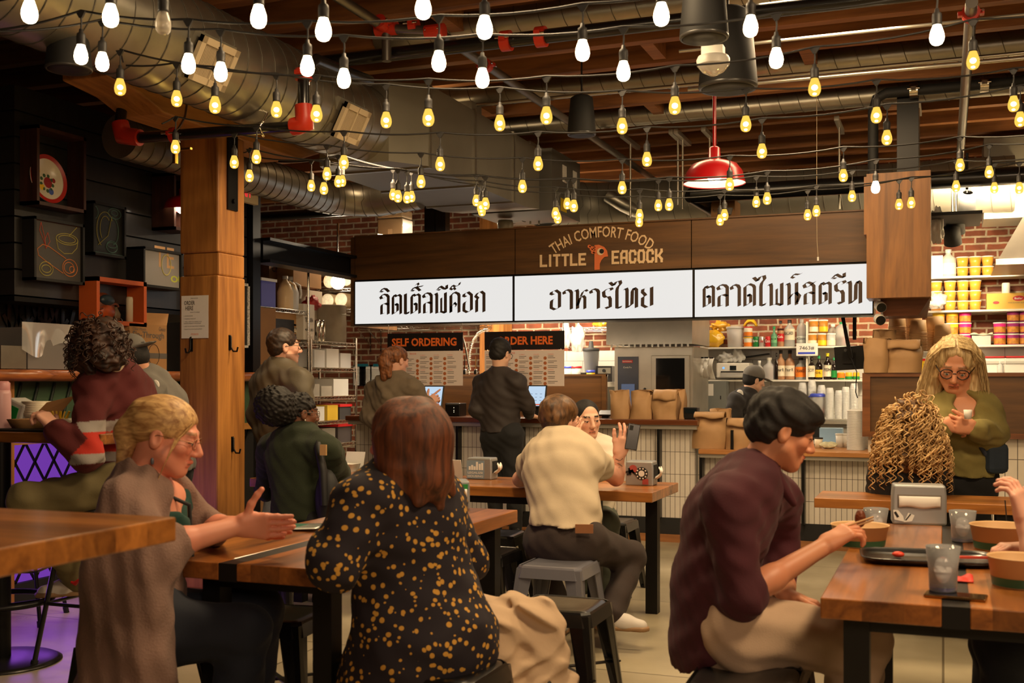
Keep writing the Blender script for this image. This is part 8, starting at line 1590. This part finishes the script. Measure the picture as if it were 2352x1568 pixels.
p.top('t_shirt', cloth('beige_cotton', c(202, 184, 156), .9, .06), .4, .024, hem=W(1298, 1204, 5.8), amp=.006, fq=22, seed=11, slv=.008, hemn=dirv(0, 0, -1), neck=.15)
JN = cloth('brown_black_denim', c(52, 40, 36), .85, .25, 12); p.legs('jeans', JN, .013, .005, 3); MB().box(-.045, .045, -.006, .006, -.022, .022).build('leather_patch', M('leather_tan', c(140, 90, 54), .6), p.root, W(1342, 1214, 5.61) - p.base, math.radians(15))
p.shoe('R', dirv(.8, -.25, 0), M('white_sneaker', c(206, 198, 190), .6), MATS['gum_sole']); p.shoe('L', dirv(.3, .9, 0), MATS['white_sneaker'], MATS['gum_sole'])
BR = hairmat('brown_bowl_hair', c(48, 30, 16), c(126, 88, 52), (40, 40, 12)); p.hair(BR, [('e', (0, -.014, .042), (.094, .112, .088)), ('e', (0, -.045, .0), (.088, .075, .06)), ('s', (0, .112, -.045), (.085, .08, .085)), ('p', (0, 0, -.035), (0, .45, -1))], wr(.002, 50, 9)); p.hair(hairmat('undercut_hair', c(38, 26, 18), c(76, 54, 38), (90, 90, 90)), [('e', (0, -.03, -.01), (.08, .085, .075)), ('s', (0, .09, -.04), (.1, .09, .1)), ('p', (0, 0, -.068), (0, .1, -1))], None, name='undercut'); p.glasses(M('thin_gold_frame', c(150, 110, 80), .3, .8), wire=.0014)
tt = MB()
for k in range(5): a = J['elR'].lerp(J['wrR'], .2 + .15 * k); tt.tube([a + dirv(-.5, -.85) * .041 + V((0, 0, .01)) - p.base, a + dirv(.1, -1) * .042 - p.base, a + dirv(.5, -.85) * .04 + V((0, 0, .012 * (-1) ** k)) - p.base], .0018, 4)
tt.build('tattoo', M('tattoo_ink', c(84, 66, 62), .6), p.root)
q = W(1453, 1003, 6.2); ph_ = thing('phone', 'black phone held up in the hand of the beige-shirted person', 'phone', q, .3); mm = Matrix.Rotation(.16, 4, 'Y') @ Matrix.Rotation(-.1, 4, 'X'); MB().box(-.034, .034, -.005, .005, -.072, .072, mm).build('body', BLACKP, ph_, bevel=.004); MB().box(-.024, -.004, -.0065, -.005, .035, .062, mm).build('camera_bump', BLACKM, ph_)
# ---------------------------------------------------------------- 9 woman facing us behind
J = JJ(7.05, hd=(1348, 962, 7.05), nb=(1352, 1018, 7.1), ch=(1355, 1070, 7.1), wa=(1356, 1130, 7.15), pe=(1358, 1180, 7.2), shL=(1398, 1036, 7.1), shR=(1308, 1038, 7.1), elL=(1408, 1090, 6.9), wrL=(1375, 1100, 6.75), elR=(1300, 1085, 6.9), wrR=(1318, 1018, 6.86), hiL=(1380, 1190, 7.2), hiR=(1335, 1190, 7.2), knL=(1395, 1200, 6.75), knR=(1340, 1200, 6.75), anL=(1395, 1345, 6.8), anR=(1340, 1345, 6.8))
p = Person('black-haired woman in a white t-shirt looking aside with a hand at her temple', J, dirv(.05, -1), dirv(.3, -.95, -.12), dirv(-.08, 0, 1), 1.02, SK_A, False, [dict(s='R', d=dirv(.12, .1, 1), n=dirv(.6, .8, 0), curl=.2)], .9, brow=(34, 24, 20))
p.top('t_shirt', cloth('white_cotton', c(226, 214, 196), .9, .05), .75, .016, hem=W(1356, 1190, 7.2), seed=12, slv=.02, hemn=(0, 0, -1)); p.legs('trousers', cloth('grey_green_trousers', c(90, 96, 84))); p.eyes((30, 20, 16)); p.hair(BK, [('e', (0, -.02, .034), (.081, .097, .086)), ('s', (0, .122, -.056), (.082, .085, .112)), ('s', (.1, .04, -.06), (.04, .06, .07)), ('s', (-.1, .04, -.06), (.04, .06, .07)), ('e', (0, -.12, .03), (.05, .045, .045)), ('p', (0, 0, -.025), (0, .55, -1))], None)
# ---------------------------------------------------------------- 10 man in the maroon shirt
J = JJ(3.7, hd=(1796, 988, 3.7), nb=(1728, 1090, 3.7), ch=(1672, 1195, 3.72), wa=(1640, 1335, 3.72), pe=(1660, 1440, 3.72), shL=(1790, 1150, 3.95), shR=(1668, 1158, 3.52), elR=(1706, 1368, 3.5), wrR=(1893, 1254, 3.66), elL=(1790, 1330, 3.95), wrL=(1812, 1372, 3.72), hiL=(1700, 1440, 3.88), hiR=(1690, 1452, 3.6), knL=(1985, 1470, 3.92), knR=(1978, 1478, 3.62), anL=(1930, 1760, 3.95), anR=(1900, 1790, 3.62))
p = Person('young dark-haired man in a maroon shirt and khaki trousers eating with chopsticks', J, dirv(.88, .15, -.3), dirv(.94, .05, -.32), dirv(.33, 0, 1), 1.04, lin(206, 140, 104), True, [dict(s='R', d=dirv(.82, .1, .5), n=dirv(.35, .3, -.85), curls=[.5, .6, .75, .8], sz=1.08, thumb=(.8, .45, .5)), dict(s='L', d=dirv(.85, -.2, -.2), n=dirv(.2, -.3, -.9), curl=.5)], 1.02, .06, brow=(24, 16, 12))
MR = cloth('maroon_shirt', c(68, 17, 29), .85, .2, 8)
p.top('shirt', MR, 1.04, .018, hem=W(1640, 1475, 3.72), amp=.004, fq=30, seed=13, slv=.010, hemn=dirv(.6, 0, -1), extra=lambda q: q.cap(J['wa'], W(1640, 1480, 3.72), .16, .205, .06, (RT, .72)), neck=.12)
for u in 'LR':
    q = S(); e = J['el' + u]; a = J['sh' + u]; q.cap(a.lerp(e, .86), e.lerp(a, .0), .066, .062, .01); npmesh('rolled_cuff', [q.mesh(.006, wr(.003, 40, 2))], cloth('maroon_lining', c(112, 28, 48)), p.root, p.base)
q = S(); nb_ = J['nb']; q.cap(nb_ + V((0, 0, -.02)), nb_.lerp(p.hp(0, -.022, -.05), .42), .084, .070, .01); sd_ = p.fr.cross(V((0, 0, 1)))
for i in (-1, 1): q.cap(nb_ + p.fr * .05 + sd_ * i * .05 + V((0, 0, .03)), nb_ + p.fr * .13 + sd_ * i * .05 + V((0, 0, -.05)), .026, .012, .02)
q.sub(nb_ + p.fr * .10 + V((0, 0, .045)), (.05, .05, .075), None, .01).cut(nb_.lerp(p.hp(0, -.022, -.05), .36), p.hp(0, -.022, -.05) - nb_ - p.fr * .06); npmesh('collar', [q.mesh(.005)], MR, p.root, p.base)
p.legs('trousers', cloth('khaki_chino', c(188, 160, 134), .85, .08, 8), .024, .008, 5, extra=lambda q: q.cap(J['hiR'], J['knR'], .11, .08, .04).cap(J['hiL'], J['knL'], .11, .08, .04))
p.hair(BK, [('e', (0, -.012, .05), (.092, .112, .088)), ('e', (0, -.05, .0), (.084, .07, .07)), ('e', (0, .06, .07), (.07, .05, .04)), ('s', (0, .125, -.04), (.09, .09, .092)), ('s', (.098, .03, -.05), (.036, .05, .05)), ('s', (-.098, .03, -.05), (.036, .05, .05)), ('p', (0, 0, -.06), (0, .15, -1))], wr(.0042, 62, 6, (1, 1, .6))); p.eyes((40, 26, 18))
q = W(1950, 1222, 3.68); t = thing('chopsticks', 'wooden chopsticks holding a brown morsel in the hand of the maroon-shirted man', 'chopsticks', q); MB().tube([(-.06, 0, -.0), (.075, .03, .05)], .0035, 6).build('chopstick', KB, t); MB().tube([(-.06, .0, -.012), (.075, .035, .04)], .0035, 6).build('chopstick', KB, t); MB().ell(W(1976, 1190, 3.72) - q, .018, .014, .03).build('morsel', M('meat_brown', c(112, 54, 24), .4, var=.4, vs=60, bump=.6, bs=80), t)
# ---------------------------------------------------------------- 11 cook in the cap
J = JJ(10.9, hd=(1732, 872, 10.9), nb=(1716, 906, 10.9), ch=(1708, 945, 10.9), wa=(1712, 995, 10.9), pe=(1715, 1040, 10.9), shL=(1722, 915, 11.2), shR=(1688, 920, 10.7), elR=(1684, 965, 10.7), wrR=(1705, 1000, 10.8), elL=(1750, 960, 11.3), wrL=(1765, 985, 11.2), hiL=(1722, 1045, 11.0), hiR=(1705, 1045, 10.8), knL=(1722, 1110, 11), knR=(1705, 1110, 10.8), anL=(1722, 1180, 11), anR=(1705, 1180, 10.8))
p = Person('cook in a grey baseball cap and black t-shirt working behind the pickup counter', J, dirv(.8, .6), dirv(.92, .3, -.2), dirv(.2, 0, 1), 1.04, SK_A, False, (), 1.0)
p.top('t_shirt', cloth('black_tee', c(34, 30, 30)), .8, .016, hem=W(1715, 1060, 10.9), seed=14, slv=.02, hemn=(0, 0, -1)); p.legs('trousers', MATS['black_trousers']); p.hair(BK, short(.006), None)
CAP = cloth('grey_cap', c(112, 108, 102))
def capmesh(p, mat, back=False, name='cap'):
    q = S(); g = p.hp; hs = p.hs; q.ell(g(0, -.012, .046), [u * hs for u in (.088, .106, .092)], p.fr3).cut(g(0, 0, .025), -(p.hx[2])); f = -1 if back else 1
    q.cap(g(-.03, .09 * f, .034), g(-.02, .155 * f, .022), .035 * hs, .03 * hs, .02, (p.hx[2], .18)).cap(g(.03, .09 * f, .034), g(.02, .155 * f, .022), .035 * hs, .03 * hs, .02, (p.hx[2], .18)); return npmesh(name, [q.mesh(.006)], mat, p.root, p.base)
capmesh(p, CAP); MB().ell((0, 0, 0), .035, .012, .045).build('back_print', PAPER, p.root, W(1699, 905, 10.72) - p.base)
# ---------------------------------------------------------------- 12 curly-haired woman
J = JJ(6.00, hd=(2088, 972, 6.00), nb=(2088, 1052, 6.00), ch=(2088, 1110, 6.00), wa=(2088, 1180, 6.00), pe=(2088, 1235, 6.00), shL=(2030, 1092, 6.05), shR=(2146, 1092, 5.95), elL=(2014, 1165, 6.10), wrL=(2060, 1175, 6.30), elR=(2164, 1165, 6.00), wrR=(2130, 1175, 6.30), hiL=(2062, 1245, 6.05), hiR=(2115, 1245, 6.00), knL=(2062, 1240, 6.45), knR=(2125, 1240, 6.45), anL=(2062, 1410, 6.45), anR=(2125, 1410, 6.45))
p = Person('woman with long blonde curls in a black sweater, seated with her back to us', J, dirv(.1, 1), dirv(.1, 1, 0), (0, 0, 1), 1.02, SK_L, False, (), 1.03)
p.top('sweater', cloth('black_knit', c(20, 19, 20)), 1.9, .018, hem=W(2088, 1240, 6.0), seed=15, hemn=(0, 0, -1)); p.legs('trousers', MATS['black_trousers'])
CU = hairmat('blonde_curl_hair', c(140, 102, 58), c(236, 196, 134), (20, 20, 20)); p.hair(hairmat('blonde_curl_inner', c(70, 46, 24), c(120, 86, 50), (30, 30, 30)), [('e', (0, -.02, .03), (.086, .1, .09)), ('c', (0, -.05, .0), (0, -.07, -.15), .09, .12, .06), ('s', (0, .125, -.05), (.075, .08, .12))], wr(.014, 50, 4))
p.strands(curls(p, 400, (0, -.03, .03), .095, .24, .0125, .05, 3, lambda d, s_: None if d.dot(p.hx[1]) > .55 else 1, .17), .005, CU, 'curls', 5)
# ---------------------------------------------------------------- 13 woman in the olive sweater
J = JJ(6.33, hd=(2194, 836, 6.33), nb=(2208, 925, 6.38), ch=(2205, 985, 6.38), wa=(2205, 1045, 6.38), pe=(2205, 1100, 6.38), shR=(2138, 950, 6.43), shL=(2268, 948, 6.30), elR=(2128, 1020, 6.28), wrR=(2168, 974, 6.13), elL=(2284, 1000, 6.28), wrL=(2238, 984, 6.10), hiL=(2240, 1105, 6.38), hiR=(2180, 1105, 6.43), knL=(2235, 1260, 6.38), knR=(2185, 1260, 6.43), anL=(2235, 1415, 6.38), anR=(2185, 1415, 6.43))
p = Person('older woman with long grey-blonde hair and round glasses in an olive sweater, hands clasped', J, dirv(-.2, -.97), dirv(-.34, -.80, -.46), dirv(-.04, -.3, 1), 1.25, lin(218, 152, 116), False, [dict(s='R', d=dirv(.92, -.15, -.12), n=dirv(0, .9, -.3), curl=.55, sz=1.1, thumb=(.9, .4, .3)), dict(s='L', d=dirv(-.92, -.05, .2), n=dirv(0, .9, .1), curl=.8, sz=1.1, thumb=(.9, .4, .3))], 1.1, brow=(150, 112, 84))
OL = cloth('olive_knit', c(132, 120, 66), .9, .1); p.top('sweater', OL, 1.86, .02, hem=W(2205, 1092, 6.38), amp=.008, seed=16, slv=.004, hemn=(0, 0, -1), bust=.07, belly=.09, extra=lambda q: q.sub(J['nb'] + p.fr * .10 + V((0, 0, -.01)), (.065, .07, .075), None, .02)); p.legs('trousers', MATS['black_trousers']); p.eyes((80, 90, 90), -.0095); p.glasses(M('dark_round_frame', c(36, 26, 24), .4), .0265, .023, .0026)
GB_ = hairmat('grey_blonde_hair', c(150, 120, 76), c(226, 200, 148), (60, 60, 5)); p.hair(GB_, [('e', (0, -.02, .036), (.092, .108, .09)), ('c', (.078, -.02, .03), (.10, -.01, -.13), .036, .055, .04), ('c', (-.078, -.02, .03), (-.10, -.01, -.13), .036, .055, .04), ('c', (.10, .0, -.12), (.115, .10, -.24), .05, .035), ('c', (-.10, .0, -.12), (-.12, .09, -.22), .05, .035), ('e', (0, -.07, -.08), (.1, .06, .12)), ('s', (0, .128, -.03), (.064, .09, .148))], lambda P: .0025 * np.sin((P @ np.array(p.hx[0])) * 210 + 2 * np.sin(P[:, 2] * 18)) + wr(.004, 30, 8)(P))
random.seed(14); pa = []
for i in range(190):
    sg_ = 1 if i % 2 else -1; u = random.random(); y0 = -.07 + .12 * u; x1 = .095 + random.uniform(-.012, .025); ln = random.uniform(.16, .30); fx = random.uniform(-.02, .045)
    pa.append([p.hp(sg_ * .006, y0 + .02, .125 - .3 * (y0 + .02) ** 2 * 10 * .3), p.hp(sg_ * .06, y0 + .012, .105), p.hp(sg_ * x1, y0 * .8, .03), p.hp(sg_ * (x1 + .02), y0 * .7 + .01, -.06), p.hp(sg_ * (x1 + .03 + fx * .5), y0 * .5 + .075, -.06 - ln * .5), p.hp(sg_ * (x1 + .02 + fx), y0 * .4 + .12, -.06 - ln)])
p.strands(pa, .0021, GB_)
MB().tube([J['shR'] + p.fr * .03 + V((.02, 0, .075)) - p.base, J['ch'] + p.fr * .15 + V((-.02, 0, .06)) - p.base, J['wa'] + p.fr * .17 + RT * .1 + V((0, 0, .03)) - p.base, J['pe'] + RT * .19 + V((0, 0, .05)) - p.base], .012, 6).build('bag_strap', cloth('navy_strap', c(52, 58, 74)), p.root); MB().box(-.07, .06, -.05, .05, -.085, .085).build('belt_bag', cloth('navy_bag', c(40, 52, 66)), p.root, W(2287, 1052, 6.26) - p.base, .5, bevel=.03); MB().lathe([(.001, 0), (.018, 0), (.022, .05), (.001, .05)], n=16).build('paper_cup', PAPER, p.root, W(2223, 962, 6.04) - p.base)
# ---------------------------------------------------------------- 14 person cut by the right edge
J = JJ(3.6, hd=(2500, 1000, 3.5), nb=(2540, 1090, 3.5), ch=(2580, 1190, 3.5), wa=(2600, 1320, 3.5), pe=(2600, 1420, 3.5), shL=(2530, 1160, 3.35), shR=(2600, 1150, 3.75), elL=(2392, 1300, 3.5), wrL=(2352, 1195, 3.55), elR=(2480, 1280, 3.9), wrR=(2365, 1262, 3.72), hiL=(2560, 1450, 3.4), hiR=(2570, 1440, 3.65), knL=(2300, 1480, 3.5), knR=(2290, 1470, 3.75), anL=(2330, 1780, 3.5), anR=(2270, 1700, 3.75))
p = Person('diner at the right edge, only a raised hand and dark trousers in view', J, dirv(-.95, .1), dirv(-.95, 0, -.2), (0, 0, 1), 1, SK_L, True, [dict(s='L', d=dirv(-.2, .1, 1), n=dirv(-.6, .7, 0), curl=.5), dict(s='R', d=dirv(-.9, -.1, .1), n=dirv(0, 0, -1), curl=.5)], 1.0)
p.top('shirt', cloth('blue_shirt', c(70, 76, 96)), .9, .016, hem=W(2600, 1440, 3.5), hemn=(0, 0, -1)); p.legs('trousers', MATS['navy_trousers']); p.hair(BK, short())
# ---------------------------------------------------------------- 15 worker behind the striped sweater
J = JJ(6.5, hd=(300, 822, 6.4), nb=(338, 868, 6.45), ch=(365, 935, 6.5), wa=(380, 1010, 6.5), pe=(385, 1070, 6.5), shL=(345, 902, 6.3), shR=(362, 900, 6.75), elL=(320, 960, 6.3), wrL=(280, 990, 6.4), hiL=(370, 1080, 6.4), hiR=(395, 1080, 6.6), knL=(370, 1230, 6.4), knR=(395, 1230, 6.6), anL=(370, 1385, 6.4), anR=(395, 1385, 6.6))
p = Person('worker in a grey t-shirt and backwards cap bending behind the striped sweater', J, dirv(-.8, .4), dirv(-.85, .3, -.4), dirv(-.3, 0, 1), 1.0, SK_M, False, (), 1.0, arms=('L',))
p.top('t_shirt', cloth('grey_tee', c(112, 108, 102)), .8, .016, hem=W(385, 1080, 6.5), hemn=(0, 0, -1), arms=('L',), seed=18); p.legs('trousers', MATS['black_trousers']); p.hair(BK, short(.008)); capmesh(p, CAP, True); MB().ell((0, 0, 0), .03, .012, .03).build('shirt_badge', PAPER, p.root, W(356, 884, 6.28) - p.base)
# trench coat as a crumpled heap hanging off the stool
t, COAT = COATQ; q = S(); B0 = V(t.location); w_ = lambda x, y, z: B0 + RT * x + FW * y + V((0, 0, z))
q.ell(w_(0, .0, .53), (.17, .15, .075), None, .05).cap(w_(-.12, 0, .53), w_(.14, -.06, .56), .06, .05, .05).cap(w_(.13, -.07, .52), w_(.17, -.16, .20), .085, .11, .05).cap(w_(-.02, -.12, .50), w_(.05, -.22, .05), .10, .15, .06).cap(w_(.18, -.12, .3), w_(.27, -.2, .03), .07, .10, .06).cap(w_(-.14, -.1, .48), w_(-.12, -.2, .05), .09, .12, .06).cut((0, 0, .004), (0, 0, -1))
def cf(P):
    x = (P - np.array(B0)) @ np.array(RT); z = P[:, 2]; k = x * 42 + 7 * np.sin(z * 9) + 2 * np.sin(z * 23)
    return .012 * np.abs(np.sin(k * .5)) - .006 + .007 * np.sin(k * 1.1 + z * 30) + wr(.007, 30, 5)(P)
npmesh('cloth', [q.mesh(.006, cf)], COAT, t, t.location)
for k in range(3): MB().ell(w_(.16 - .03 * k, -.215 - .02 * k, .36 - .1 * k) - B0, .011, .011, .011, 10, 6).build('button', INK, t)
print('NOBJ', len(bpy.data.objects))
